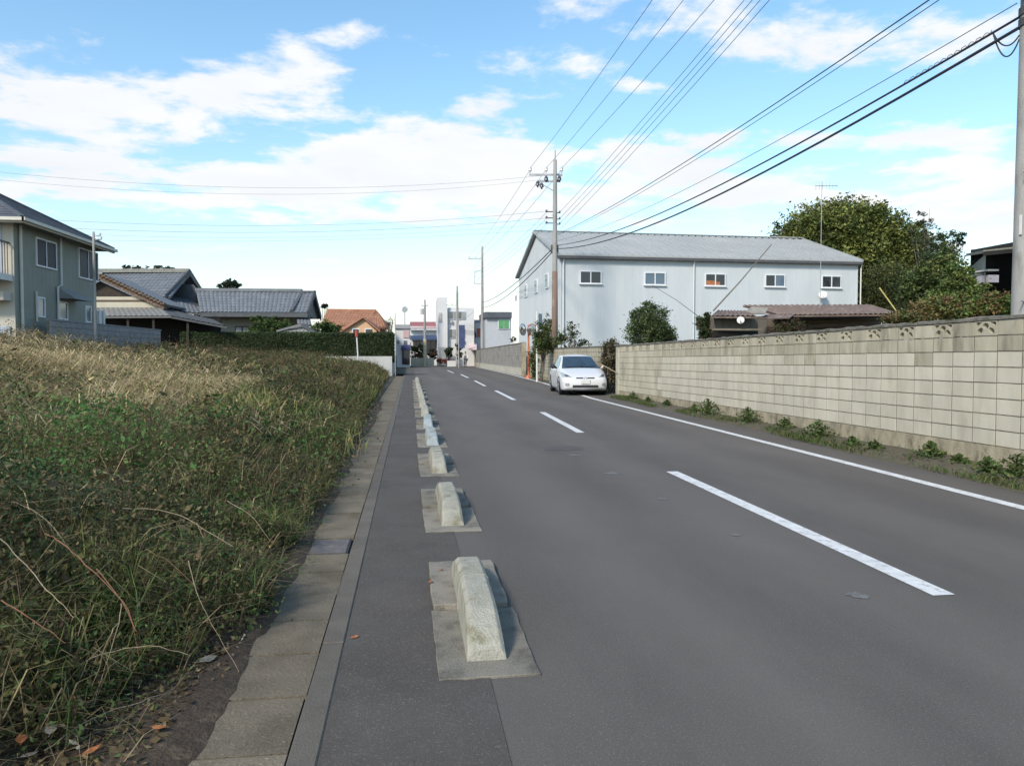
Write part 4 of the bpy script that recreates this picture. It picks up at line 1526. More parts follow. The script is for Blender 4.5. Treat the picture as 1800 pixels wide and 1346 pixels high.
# downpipes
ypa, zpa = hpt(103, 424)
ypb, zpb = hpt(98, 500)
MB().tube([(HX + 0.07, ypa, HZ - 0.02), (HX + 0.07, ypa, zpb), (HX + 0.07, ypb, zpb - 0.08), (HX + 0.07, ypb, 1.0)], 0.04, 8).build('downpipe', M_white, HW, origin=HO)
yc, _ = hpt(33, 450)
MB().tube([(HX + 0.07, yc, HZ - 0.02), (HX + 0.07, yc, 0.2)], 0.05, 8).build('downpipe', M_gut, HW, origin=HO)
ya, za = hpt(61, 512)
MB().tube([(HX + 0.05, ya, za), (HX + 0.05, ya, za - 1.0)], 0.035, 8).build('wall_pipe', M_gut, HW, origin=HO)
for (x0, x1, ytop, ybot) in ((164, 169, 546, 571), (172, 180, 546, 572)):
    ya, zt_ = hpt(x0, ytop)
    yb_, zb_ = hpt(x1, ybot)
    MB().box(HX, HX + 0.22, ya, min(yb_, HY1 + 0.3), zb_, zt_).build('meter_box', M_white, HW, origin=HO, bevel=0.01)
# balcony and shutters on the front
bz = 1.5 + 140 * 24.0 / F
bal = MB().box(HXL, HX - 0.05, HY0 - 1.05, HY0, bz - 0.20, bz).build('balcony', M_white, HW, origin=HO)
M_rail = mat('rail_metal', (0.10, 0.095, 0.09), 0.5)
MB().box(HXL, HX - 0.12, HY0 - 1.02, HY0 - 0.97, bz + 0.98, bz + 1.03).build('balcony_rail', M_rail, bal, origin=HO)
MB().box(HX - 0.17, HX - 0.12, HY0 - 0.97, HY0, bz + 0.98, bz + 1.03).build('balcony_rail', M_rail, bal, origin=HO)
for i in range(20):
    x = HX - 0.14 - i * 0.13
    MB().box(x - 0.011, x + 0.011, HY0 - 1.0, HY0 - 0.978, bz, bz + 0.98).build('baluster', M_rail, bal, origin=HO)
for i in range(6):
    y_ = HY0 - 0.16 * (i + 0.6)
    MB().box(HX - 0.155, HX - 0.133, y_ - 0.011, y_ + 0.011, bz, bz + 0.98).build('baluster', M_rail, bal, origin=HO)
MB().box(HXL, HX - 0.1, HY0 - 0.5, HY0, bz - 0.82, bz - 0.55).build('shutter_box', M_cream, HW, origin=HO)
M_shut = mat('pale_shutter', (0.40, 0.45, 0.52), 0.6, var=0.1)
for x0 in (HX - 1.55, HX - 3.2):
    sh = MB()
    for i in range(16):
        sh.box(x0, x0 + 1.4, HY0 - 0.06, HY0 - 0.03, 0.5 + i * 0.118, 0.5 + i * 0.118 + 0.105)
    sh.build('shutter', M_shut, HW, origin=HO)
MB().box(HX - 1.5, HX - 0.35, HY0 - 0.03, HY0, bz + 0.05, bz + 2.0).build('balcony_door', M_shut, HW, origin=HO)

# plain grey block wall beyond the house
p0, p1 = Vector((-11.75, 27.0, 0)), Vector((-11.75, 38.3, 0))
gw = empty('garden_wall', (-11.75, 27, 0))
tag(gw, 'plain grey blue garden wall in front of the green house and old house', 'wall')
zz = 1.5 + 45 * 33 / F
M_gblk = mat('grey_garden_block', (0.27, 0.265, 0.265), 0.9, (0.22, 0.216, 0.216), 3, bump=0.3, objrand=0.06)
MB().box(-11.80, -11.72, 27, 38.3, -0.1, zz - 0.01).build('mortar_core', M_mort, gw, origin=(-11.75, 27, 0))
bmesh_ = block_mesh(0.39, 0.19).mesh('garden_block')
bmesh_.materials.append(M_gblk)
for c in range(28):
    for r in range(5):
        o = bpy.data.objects.new('garden_block', bmesh_)
        COL.objects.link(o)
        o.parent = gw
        o.location = (0.02, 0.2 + c * 0.4, zz - (r + 1) * 0.2)
        o.rotation_euler = (0, 0, R(90))
MB().box(-11.82, -11.66, 27, 38.3, zz + 0.001, zz + 0.05).build('coping', M_gblk, gw, origin=(-11.75, 27, 0))

# ================================================================== old tiled farmhouse
FH0 = D(400, 600, 58)
FO = (FH0.x, FH0.y, 0)
FHs = empty('tiled_farmhouse', FO)
tag(FHs, 'old single storey farmhouse with grey tiled roofs behind the hedge', 'house')
M_tile = mat('grey_roof_tile', (0.155, 0.17, 0.185), 0.7, (0.12, 0.13, 0.145), 2.5, c3=(0.185, 0.20, 0.215), scale3=1.2)
M_tile_d = mat('dark_roof_tile', (0.085, 0.092, 0.10), 0.7, var=0.3, scale=3)
M_brown = mat('brown_barge', (0.16, 0.105, 0.07), 0.85, (0.10, 0.065, 0.045), 6, c3=(0.28, 0.22, 0.17), scale3=8)
M_fcream = mat('old_plaster', (0.46, 0.43, 0.34), 0.9, (0.40, 0.37, 0.29), 1.0, c3=(0.34, 0.31, 0.24), scale3=0.6)


def tiled(a, b, c, d, pitch=0.34, amp=0.05, thick=0.12, n_max=90):
    """a-b eave, d-c top: a pantiled face with rounded runs of tiles down the slope and stepped courses"""
    a, b, c, d = map(Vector, (a, b, c, d))
    nr = (b - a).cross(d - a).normalized()
    if nr.z < 0:
        nr = -nr
    L = max((b - a).length, (c - d).length)
    n = min(n_max, max(4, int(L / pitch)))
    S = max(3, int((d - a).length / 0.55))
    mb = MB()
    per = 4
    cols = n * per + 1
    hts = []
    for i in range(cols):
        hts.append(amp * abs(math.sin(math.pi * (i % per) / per)) if i % per else 0.0)
    for r in range(S):
        for (t, lift) in ((r / S, 0.03), ((r + 1.0) / S, 0.0)):
            p, q = a.lerp(d, t), b.lerp(c, t)
            for i in range(cols):
                mb.v.append(tuple(p.lerp(q, i / (cols - 1)) + nr * (hts[i] + lift)))
    for r in range(2 * S - 1):
        for i in range(cols - 1):
            k_ = r * cols + i
            mb.f.append((k_, k_ + 1, k_ + 1 + cols, k_ + cols))
    mb.slab([a, b, c, d], thick, nr)
    return mb


fr = empty('main_roof', (0, 0, 0))
fr.parent = FHs
# block B: the long right roof
e0, e1 = D(352, 549, 56.5), D(541, 550, 56.5)
r0, r1 = D(345, 512, 60.3), D(553, 514.5, 60.3)
tiled(e0, e1, r1, r0).build('tiled_slope', M_tile, fr, origin=FO)
bk0, bk1 = e0 + (r0 - e0) * 2, e1 + (r1 - e1) * 2
bk0.z, bk1.z = e0.z, e1.z
tiled(bk1, bk0, r0, r1).build('tiled_slope', M_tile, fr, origin=FO)
MB().bar(r0 + Vector((0, 0, .12)), D(531, 513.5, 60.3) + Vector((0, 0, .12)), 0.35, 0.24).build('ridge_tiles', M_tile, fr, origin=FO)
MB().bar(D(531, 516, 60.2) + Vector((0, 0, .05)), D(512, 549, 56.5) + Vector((0, 0, .12)), 0.24, 0.14).build('ridge_tiles', M_tile_d, fr, origin=FO)
MB().bar(r1 + Vector((-1, 0, .06)), r1 + Vector((0.1, 0, .06)), 0.3, 0.16).build('ridge_tiles', M_tile_d, fr, origin=FO)
gb = MB()
off = Vector((-0.25, 0, -0.15))
gb.poly(e1 + off, bk1 + off, r1 + off)
gb.bar(e1, r1, 0.1, 0.4)
gb.bar(bk1, r1, 0.1, 0.4)
gb.build('gable_end', M_tile_d, fr, origin=FO)
ea = MB()
ea.bar(e0 + Vector((0, .1, -.20)), e1 + Vector((0, .1, -.20)), 0.12, 0.22)
ea.build('eave_beam', M_tile_d, fr, origin=FO)
# block A: main hall with gablet facing right
a_e0, a_e1 = D(195, 530, 59), D(292, 522, 58.5)
a_r0, a_r1 = D(180, 480, 63), D(333, 479, 63)
tiled(a_e0 + Vector((-3, 0, 0)), a_e1 + Vector((0.3, 0, 0)), a_r1, a_r0).build('tiled_slope', M_tile, fr, origin=FO)
a_b1 = a_e1 + (a_r1 - a_e1) * 2
a_b1 = D(355, 514, 67.5)
a_b0 = a_b1 + (a_r0 - a_r1)
tiled(a_b1, a_b0, a_r0, a_r1).build('tiled_slope', M_tile, fr, origin=FO)
MB().bar(a_r0 + Vector((-2, 0, .15)), a_r1 + Vector((0, 0, .15)), 0.4, 0.3).build('ridge_tiles', mat('mossy_ridge', (0.25, 0.25, 0.22), 0.9, var=0.3), fr, origin=FO)
gb = MB()
inn = Vector((-0.9, 0, -0.1))
gb.poly(a_e1 + inn, a_b1 + inn, a_r1 + inn)
gb.build('gable_end', mat('gable_plaster', (0.34, 0.33, 0.31), 0.9), fr, origin=FO)
gb = MB()
for q_ in (a_e1, a_b1):
    MB().bar(q_, a_r1, 0.14, 0.5).build('barge_board', M_tile_d, fr, origin=FO)
# lower skirt roof of block A running down to the right
tiled(D(286, 545, 57), D(362, 552, 57), D(352, 540, 59.5), D(288, 524, 59.5)).build('tiled_slope', M_tile, fr, origin=FO)
MB().poly(D(292, 524, 59.6), D(352, 542, 59.6), D(352, 520, 66), D(300, 518, 66)).build('roof_valley', M_tile_d, fr, origin=FO)
# front gable wing with brown barge boards
wz = 53.5
g1, g2, g3 = D(150, 470, wz), D(294, 541, wz), D(60, 540, wz)
gb = MB()
for q_ in (292, 60):
    MB().bar(D(176, 486, wz), D(q_, 540, wz), 0.5, 0.34).build('barge_board', M_brown, fr, origin=FO)
for i in range(18):           # row of edge tiles along the barge
    pa = D(176, 486, wz - 0.2).lerp(D(292, 540, wz - 0.2), (i + 0.3) / 18)
    MB().box(pa.x - 0.12, pa.x + 0.12, pa.y - 0.3, pa.y + 0.2, pa.z + 0.10, pa.z + 0.22).build('edge_tile', M_brown, fr, origin=FO)
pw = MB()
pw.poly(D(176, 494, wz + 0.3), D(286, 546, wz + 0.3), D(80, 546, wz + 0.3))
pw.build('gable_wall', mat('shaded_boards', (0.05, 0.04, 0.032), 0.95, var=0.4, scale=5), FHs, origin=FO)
MB().poly(D(296, 500, 62.2), D(296, 545, 62.2), D(364, 545, 62.2), D(350, 512, 62.2), D(340, 500, 62.2)).build('inner_wall', M_tile_d, FHs, origin=FO)
tiled(D(176, 482, wz) + Vector((0, 6, 0)), D(176, 482, wz), D(294, 536, wz), D(294, 536, wz) + Vector((0, 5, 0))).build('tiled_slope', M_tile, fr, origin=FO)
for (ya_, yb_, m_) in ((521.5, 527, M_fcream), (527, 531, M_wood), (531, 540.5, M_fcream)):
    xr_ = 258 if ya_ < 530 else 282
    MB().slab([D(120, ya_, wz + 0.1), D(120, yb_, wz + 0.1), D(xr_, yb_, wz + 0.1), D(xr_, ya_, wz + 0.1)], 0.12, (0, -1, 0)).build('wall_band', m_, FHs, origin=FO)
# pent roof below and the dark porch
mb = tiled(D(150, 556.5, wz - 2.2), D(300, 555.5, wz - 2.2), D(283, 541, wz + 0.05), D(150, 541, wz + 0.05), amp=0.03)
mb.build('pent_roof', mat('pent_roof_metal', (0.20, 0.20, 0.19), 0.7, var=0.15), FHs, origin=FO)
tiled(D(300, 556, wz - 2.2), D(398, 574, wz - 2.2), D(375, 562, wz + 1), D(283, 541, wz + 1), amp=0.03).build('pent_roof', M_tile_d, FHs, origin=FO)
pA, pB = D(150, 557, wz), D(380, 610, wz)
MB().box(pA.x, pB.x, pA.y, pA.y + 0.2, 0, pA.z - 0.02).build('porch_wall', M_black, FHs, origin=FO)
for px in (180, 225, 270, 330):
    pA = D(px, 556, wz - 1.9)
    MB().box(pA.x - 0.07, pA.x + 0.07, pA.y - 0.07, pA.y + 0.07, 0, pA.z - 0.15).build('porch_post', mat('dark_post', (0.04, 0.033, 0.028), 0.9), FHs, origin=FO)
pA, pB = D(362, 552, 57.8), D(522, 610, 57.8)
MB().box(pA.x, pB.x, pA.y, pA.y + 4, 0, pA.z).build('plaster_wall', M_fcream, FHs, origin=FO)
wroot = MB()
pA, pB = D(413, 573, 57.7), D(437, 592, 57.7)
wroot.box(pA.x, pB.x, pA.y, pA.y + 0.1, pB.z, pA.z)
wf = wroot.build('window', mat('brown_window', (0.12, 0.07, 0.05), 0.7), FHs, origin=FO)
for i in range(2):
    xx0 = pA.x + 0.08 + i * (pB.x - pA.x) / 2
    MB().box(xx0, xx0 + (pB.x - pA.x) / 2 - 0.12, pA.y - 0.03, pA.y - 0.003, pB.z + 0.06, pA.z - 0.1).build('window_pane', mat('paper_pane', (0.5, 0.5, 0.47), 0.8), wf, origin=FO)
# small roofs at the right end: lean-to and gate roof
tiled(D(524, 570, 56), D(548, 572, 56), D(543, 551, 58), D(519, 549, 58)).build('lean_to_roof', M_tile, FHs, origin=FO)
gr_ = empty('gate_roof', (0, 0, 0))
gr_.parent = FHs
tiled(D(492, 584, 54.8), D(552, 585, 54.8), D(540, 572, 56), D(528, 571, 56)).build('tiled_slope', mat('pale_tile', (0.27, 0.265, 0.25), 0.8, var=0.3, scale=6), gr_, origin=FO)
MB().bar(D(486, 582, 54.7), D(530, 570, 55.3), 0.3, 0.14).build('ridge_tiles', mat('pale_tile', (0.27, 0.265, 0.25)), gr_, origin=FO)
MB().bar(D(530, 570, 55.3), D(556, 585, 54.7), 0.3, 0.14).build('ridge_tiles', M_tile_d, gr_, origin=FO)

# ================================================================== orange roofed house
OO = D(620, 590, 84)
OO = (OO.x, OO.y, 0)
oh = empty('orange_house', OO)
tag(oh, 'small house with orange tiled roof and cream gable beyond the hedge', 'house')
M_otile = mat('orange_tile', (0.34, 0.165, 0.095), 0.8, (0.26, 0.12, 0.072), 2.5, c3=(0.38, 0.21, 0.13), scale3=1.5)
M_owall = mat('peach_wall', (0.56, 0.36, 0.22), 0.9, var=0.1)
M_pink = mat('pink_wall', (0.50, 0.27, 0.20), 0.9, var=0.15)
z0, z1 = 82, 86
tiled(D(563, 572, z0), D(640, 573, z0), D(660, 546.5, z1), D(575, 545.5, z1)).build('tiled_slope', M_otile, oh, origin=OO)
tiled(D(640, 573, z0), D(682, 577, z0), D(662, 546.5, z1), D(660, 546.5, z1)).build('tiled_slope', M_otile, oh, origin=OO)
tiled(D(682, 577, z0), D(686, 577, 92), D(662, 546.5, z1), D(661, 546.5, z1)).build('tiled_slope', M_otile, oh, origin=OO)
MB().bar(D(575, 544.5, z1), D(661, 545.5, z1), 0.35, 0.2).build('ridge_tiles', M_otile, oh, origin=OO)
fz = 80
gb = MB()
gb.poly(D(606, 592, fz), D(662, 592, fz), D(662, 582, fz), D(638, 560, fz), D(606, 581, fz))
gb.build('gable_wall', M_owall, oh, origin=OO)
gb = MB()
gb.slab([D(598, 582, fz - .4), D(638, 557, fz - .4), D(640, 557, z1), D(602, 572, z0 + 1)], 0.12)
gb.slab([D(638, 557, fz - .4), D(668, 582, fz - .4), D(668, 575, z0 + 1), D(640, 557, z1)], 0.12)
gb.build('gable_roof', M_otile, oh, origin=OO)
pA, pB = D(573, 573, 83.5), D(676, 600, 83.5)
MB().box(pA.x, pB.x, pA.y, pA.y + 6, 0, pA.z).build('wall', M_pink, oh, origin=OO)
for (xa, xb, yt, yb2) in ((619, 632, 577, 588), (641, 656, 577, 587)):
    pA, pB = D(xa, yt, fz - 0.05), D(xb, yb2, fz - 0.05)
    w1 = MB().box(pA.x, pB.x, pA.y - 0.05, pA.y, pB.z, pA.z).build('window', M_frame, oh, origin=OO)
    MB().box(pA.x + .1, pB.x - .1, pA.y - 0.08, pA.y - 0.053, pB.z + .1, pA.z - .1).build('window_pane', M_glass, w1, origin=OO)

# ================================================================== foliage helpers
M_tree = leafmat('tree_leaf', 0.22, 0.6)
M_bark = mat('bark', (0.13, 0.105, 0.08), 0.95, (0.08, 0.065, 0.05), 9, stretch=(1, 1, 0.25), bump=0.6, bscale=20)


def crown_np(lobes, nclump, per, size, palette, seed, shell=0.55, flat=0.8, weights=None):
    """leaf clumps through the volume of several lobes: (cx,cy,cz,rx,ry,rz)"""
    g = np.random.default_rng(seed)
    lobes = np.array(lobes, dtype=float)
    vol = lobes[:, 3] * lobes[:, 4] * lobes[:, 5]
    li = g.choice(len(lobes), nclump, p=vol / vol.sum())
    d = g.normal(size=(nclump, 3))
    d /= np.linalg.norm(d, axis=1, keepdims=True)
    r = shell + (1 - shell) * g.random(nclump) ** 0.7
    r = np.where(g.random(nclump) < 0.22, r * g.uniform(1.0, 1.2, nclump), r)
    r = np.where(g.random(nclump) < 0.2, g.random(nclump), r)
    cc = lobes[li, :3] + d * r[:, None] * lobes[li, 3:]
    cr = lobes[li, 3:].mean(1) * g.uniform(0.07, 0.20, nclump)
    pal = np.array(palette)
    ci = g.choice(len(pal), nclump, p=weights)
    pts = np.repeat(cc, per, 0) + g.normal(size=(nclump * per, 3)) * np.repeat(cr, per)[:, None] * np.array([1, 1, flat])
    col = np.repeat(pal[ci] * g.uniform(0.75, 1.3, (nclump, 1)), per, 0)
    sz = g.uniform(0.6, 1.3, nclump * per) * size
    return leaves_np(pts, sz, col, 0.45, 0.55, seed=seed + 1, jitter=0.18)


def tree(name, base, lobes, nclump, per, size, palette, seed, label, cat, trunk_r=0.12, group=None, shell=0.55, limbs=7, weights=None, trunk=True):
    root = empty(name, base)
    tag(root, label, cat, group)
    g = random.Random(seed)
    L = [(l[0] - base[0], l[1] - base[1], l[2] - base[2]) + tuple(l[3:]) for l in lobes]
    np_object('crown', *crown_np(L, nclump, per, size, palette, seed, shell, weights=weights), M_tree, parent=root)
    if trunk:
        mb = MB()
        top = max(l[2] for l in L)
        cx_ = sum(l[0] for l in L) / len(L)
        cy_ = sum(l[1] for l in L) / len(L)
        pts = [Vector((0, 0, -0.1)), Vector((cx_ * 0.1 + g.uniform(-.05, .05), cy_ * 0.1, top * 0.25)), Vector((cx_ * 0.4, cy_ * 0.4, top * 0.55)), Vector((cx_ * 0.8, cy_ * 0.8, top * 0.95))]
        mb.tube(pts, [trunk_r, trunk_r * 0.8, trunk_r * 0.55, trunk_r * 0.2], 8)
        for i in range(limbs):
            l = L[i % len(L)]
            t = g.uniform(0.3, 0.6)
            p0 = pts[1].lerp(pts[2], t)
            a = g.uniform(0, 6.28)
            p3 = Vector((l[0] + math.cos(a) * l[3] * 0.75, l[1] + math.sin(a) * l[4] * 0.75, l[2] + g.uniform(-0.2, 0.6) * l[5]))
            mid = p0.lerp(p3, 0.5) + Vector((0, 0, l[5] * 0.15))
            mb.tube([p0, mid, p3], [trunk_r * 0.45, trunk_r * 0.28, trunk_r * 0.08], 6)
        mb.build('trunk', M_bark, root, smooth=True)
    return root


def at0(px, dep):
    p = D(px, 640, dep)
    return (p.x, p.y, 0.0)


def lobe(px, py, dep, rpx, rpz, ry=None):
    """a crown lobe seen at a pixel with its radii in photo pixels"""
    p = D(px, py, dep)
    k_ = dep / F
    return (p.x, p.y, p.z, rpx * k_, (ry or rpx) * k_, rpz * k_)


PG = [(0.064, 0.088, 0.026), (0.042, 0.064, 0.021), (0.100, 0.110, 0.030), (0.028, 0.044, 0.017)]
# ---- hedge and its retaining wall at the far end of the field
hz = 53.5
hA, hB = D(330, 600, hz), D(691, 600, hz)
hedge = empty('hedge', (hB.x, hB.y, 1.2))
tag(hedge, 'long clipped dark green hedge above a pale retaining wall', 'hedge')
nL = 36000
top = 1.5 + 36 * hz / F
x = rng.uniform(hA.x, hB.x, nL)
yb = np.full(nL, hB.y)
face = rng.random(nL)
zl = rng.uniform(0.9, top, nL)
yl = yb + 0.05 * rng.normal(size=nL) + 0.10 * (vnoise(x, zl, 1.2, 61) - 0.5)
topm = face < 0.28
zl = np.where(topm, top + 0.04 * rng.normal(size=nL) + 0.08 * (vnoise(x, x * 0, 1.0, 62) - 0.5), zl)
yl = np.where(topm, yb + rng.random(nL) * 1.2, yl)
endm = (face > 0.94)
x = np.where(endm, hB.x + 0.05 * rng.normal(size=nL), x)
yl = np.where(endm, hB.y + rng.random(nL) * 1.2, yl)
cH = np.where(rng.random((nL, 1)) < 0.6, np.array((0.038, 0.062, 0.024)), np.array((0.06, 0.092, 0.032))) * (0.8 + 0.5 * vnoise(x, zl, 1.4, 63))[:, None]
v, f, c = leaves_np(np.stack([x, yl, zl], 1), rng.uniform(0.03, 0.065, nL), cH, 0.2, 0.5, seed=64)
np_object('foliage', v, f, c, M_tree, parent=hedge, origin=(hB.x, hB.y, 1.2))
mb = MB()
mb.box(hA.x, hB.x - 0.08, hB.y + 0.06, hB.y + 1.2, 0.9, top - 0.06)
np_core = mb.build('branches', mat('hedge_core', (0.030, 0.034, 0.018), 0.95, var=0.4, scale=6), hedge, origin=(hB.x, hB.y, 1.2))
RW = D(689, 640, 53.0)
M_pale = mat('pale_retaining_concrete', (0.50, 0.50, 0.47), 0.9, (0.42, 0.42, 0.39), 1.5, c3=(0.34, 0.335, 0.30), scale3=1.0, stretch=(1, 1, 0.4))
rwt = empty('retaining_wall', (RW.x, RW.y, 0))
tag(rwt, 'low pale concrete retaining wall under the hedge at the corner', 'wall')
rtop = 1.5 - 4 * 53 / F
MB().box(RW.x - 22, RW.x, RW.y, RW.y + 0.2, -0.1, rtop).build('front_face', M_pale, rwt, origin=(RW.x, RW.y, 0))
MB().box(RW.x - 0.2, RW.x, RW.y + 0.202, RW.y + 5.0, -0.1, rtop - 0.05).build('side_face', M_pale, rwt, origin=(RW.x, RW.y, 0))
MB().box(RW.x - 0.2, RW.x + 0.001, RW.y + 5.3, RW.y + 12, -0.1, rtop - 0.35).build('side_face', M_pale, rwt, origin=(RW.x, RW.y, 0))
MB().box(RW.x - 0.24, RW.x + 0.04, RW.y + 5.0, RW.y + 5.29, -0.1, rtop + 0.25).build('gate_pillar', mat('white_pillar', (0.62, 0.62, 0.6), 0.8), rwt, origin=(RW.x, RW.y, 0))
# raised garden behind
MB().box(RW.x - 60, RW.x - 0.21, RW.y + 0.21, RW.y + 30, -0.1, rtop - 0.1).build('raised_garden', M_ground)['kind'] = 'structure'

# white post with a red cap
pp = D(631, 627, 50)
pr = empty('marker_post', (pp.x, pp.y, 0))
tag(pr, 'leaning white marker post with red top in front of the hedge', 'post')
MB().tube([(0, 0, 0), (-0.14, 0, 1.5 + 35 * 50 / F)], 0.045, 8).build('post', M_white, pr)
M_redp = mat('red_paint', (0.48, 0.06, 0.05), 0.5, var=0.2)
MB().tube([(-0.14, 0, 1.5 + 30 * 50 / F), (-0.15, 0, 1.5 + 41 * 50 / F)], 0.10, 10).build('red_cap', M_redp, pr)

# garden trees round the farmhouse
tree('pruned_pine', at0(475, 56), [lobe(455, 563, 56, 16, 8), lobe(485, 567, 56, 24, 9), lobe(470, 578, 56, 30, 8), lobe(512, 578, 56, 16, 6)], 150, 34, 0.085, [(0.06, 0.10, 0.025), (0.09, 0.13, 0.035), (0.035, 0.06, 0.02)], 71, 'cloud pruned light green garden tree in front of the farmhouse', 'tree', 0.09)
tree('garden_shrub', at0(570, 56), [lobe(572, 578, 56, 22, 14), lobe(556, 585, 56, 14, 10)], 90, 34, 0.09, [(0.10, 0.15, 0.03), (0.06, 0.10, 0.025), (0.03, 0.055, 0.018)], 72, 'yellow green round shrub right of the farmhouse', 'shrub', 0.05)
tree('pine_tree', at0(400, 78), [lobe(391, 502, 78, 8, 8), lobe(409, 500, 78, 14, 9), lobe(404, 497, 78, 10, 5)], 80, 30, 0.11, [(0.022, 0.036, 0.022), (0.032, 0.048, 0.026)], 73, 'dark pine tops showing above the right farmhouse roof', 'pine tree', 0.14, shell=0.3)
tree('pine_tree', at0(568, 90), [lobe(571, 538, 90, 7, 4)], 24, 26, 0.12, [(0.022, 0.036, 0.022)], 74, 'small dark treetop at the right gable of the farmhouse', 'pine tree', 0.12, shell=0.2)
for i, (px, w) in enumerate(((222, 9), (248, 15), (278, 10), (298, 12))):
    tree('distant_tree', at0(px, 120), [lobe(px, 474 + (i % 2), 120, w, 7)], 26, 18, 0.2, [(0.05, 0.062, 0.045), (0.07, 0.08, 0.06)], 75 + i, ['leftmost', 'second', 'third', 'rightmost'][i] + ' thin treetop over the ridge of the old hall', 'tree', 0.2, 'treetops beyond the farmhouse ridge', shell=0.1)
tree('bare_tree', at0(683, 82), [lobe(683, 570, 82, 10, 14)], 40, 12, 0.07, [(0.10, 0.085, 0.07), (0.07, 0.06, 0.05)], 80, 'bare brownish tree right of the orange roofed house', 'tree', 0.1, shell=0.2, limbs=14)

# ================================================================== far end of the street
def pbox(mb, x0, x1, yt, yb_, dep, thick, base=None):
    a, b = D(x0, yt, dep), D(x1, yb_, dep)
    yf = D(810, 622, dep).y
    mb.box(a.x, b.x, yf, yf + thick, base if base is not None else b.z, a.z)
    return mb


def org(px, dep):
    p = D(px, 640, dep)
    return (p.x, p.y, 0.0)


M_bw = mat('bright_white_wall', (0.60, 0.60, 0.59), 0.8, (0.56, 0.56, 0.555), 0.6)
M_bwin = mat('dull_window', (0.16, 0.165, 0.15), 0.3, var=0.3, scale=2)
O = org(805, 95)
wbld = empty('white_building', O)
tag(wbld, 'white three storey building at the far end of the road', 'building')
pbox(MB(), 787, 834, 541, 645, 95, 9, 0).build('main_wall', M_bw, wbld, origin=O)
pbox(MB(), 769, 786.8, 523, 645, 94.5, 8, 0).build('stair_tower', M_bw, wbld, origin=O)
for (a, b, yt, yb_) in ((790, 802, 548, 560), (806, 817, 548, 560), (790, 801, 579, 593), (805, 816, 579, 593)):
    fr_ = pbox(MB(), a - 1, b + 1, yt - 1, yb_ + 1, 94.88, 0.1).build('window', M_frame, wbld, origin=O)
    m_ = (a + b) / 2
    pbox(MB(), a, m_ - .4, yt, yb_, 94.84, 0.03).build('window_pane', M_bwin, fr_, origin=O)
    pbox(MB(), m_ + .4, b, yt, yb_, 94.84, 0.03).build('window_pane', mat('mid_window', (0.3, 0.31, 0.30), 0.4), fr_, origin=O)
pbox(MB(), 771, 776, 550, 566, 94.4, 0.05).build('wall_vent', mat('beige_vent', (0.45, 0.42, 0.38), 0.8), wbld, origin=O)
pbox(MB(), 772, 784, 610, 643, 94.35, 0.06, 0.1).build('entrance', mat('grey_entrance', (0.35, 0.36, 0.37), 0.5), wbld, origin=O)

O = org(745, 99)
rb = empty('red_roof_shop', O)
tag(rb, 'shop with dull red roof and dark blue awning at road end', 'building')
pbox(MB(), 720, 768, 574, 645, 99, 8, 0).build('wall', M_bw, rb, origin=O)
M_rr = mat('dull_red_roof', (0.30, 0.115, 0.12), 0.8, (0.24, 0.09, 0.095), 1.5)
mb = MB()
mb.slab([D(719, 575.5, 98), D(769.5, 575.5, 98), D(768, 565.5, 103), D(721, 565.5, 103)], 0.2)
mb.build('roof', M_rr, rb, origin=O)
pbox(MB(), 720, 768.5, 576.5, 581, 98.4, 0.4).build('grey_fascia', mat('fascia_grey', (0.45, 0.46, 0.47), 0.7), rb, origin=O)
mb = MB()
mb.slab([D(720, 594, 96.5), D(768.5, 594, 96.5), D(768.5, 587.5, 98.9), D(720, 587.5, 98.9)], 0.25)
mb.build('awning', mat('navy_awning', (0.045, 0.075, 0.15), 0.8, var=0.25), rb, origin=O)
for (a, b, yt, yb_) in ((726, 737, 599, 610), (748, 766, 597, 620)):
    fr_ = pbox(MB(), a, b, yt, yb_, 98.9, 0.08).build('window', M_bwin, rb, origin=O)
    for k_ in range(2):
        w_ = (b - a) / 2
        pbox(MB(), a + k_ * w_ + .5, a + (k_ + 1) * w_ - .5, yt + 1, yb_ - 1, 98.85, 0.04).build('window_pane', M_glass, fr_, origin=O)

O = org(708, 88)
lw = empty('corner_shop', O)
tag(lw, 'small white corner shop with navy awning just past the hedge', 'building')
pbox(MB(), 696, 721, 578, 646, 88, 6, 0).build('wall', M_bw, lw, origin=O)
pbox(MB(), 694, 721.5, 571, 577.8, 87.8, 6.2).build('flat_roof', mat('grey_flat_roof', (0.35, 0.36, 0.38), 0.8), lw, origin=O)
pbox(MB(), 709, 719, 581, 594, 87.9, 0.08).build('sign_panel', mat('pink_panel', (0.56, 0.40, 0.38), 0.8, var=0.2, scale=3), lw, origin=O)
mb = MB()
mb.slab([D(705, 611, 86.3), D(722, 611, 86.3), D(722, 602, 87.9), D(707, 602, 87.9)], 0.3)
mb.build('awning', mat('navy_awning_two', (0.04, 0.05, 0.13), 0.8, var=0.2), lw, origin=O)
pbox(MB(), 707, 720, 613, 640, 87.85, 0.1).build('shop_front', M_glass, lw, origin=O)

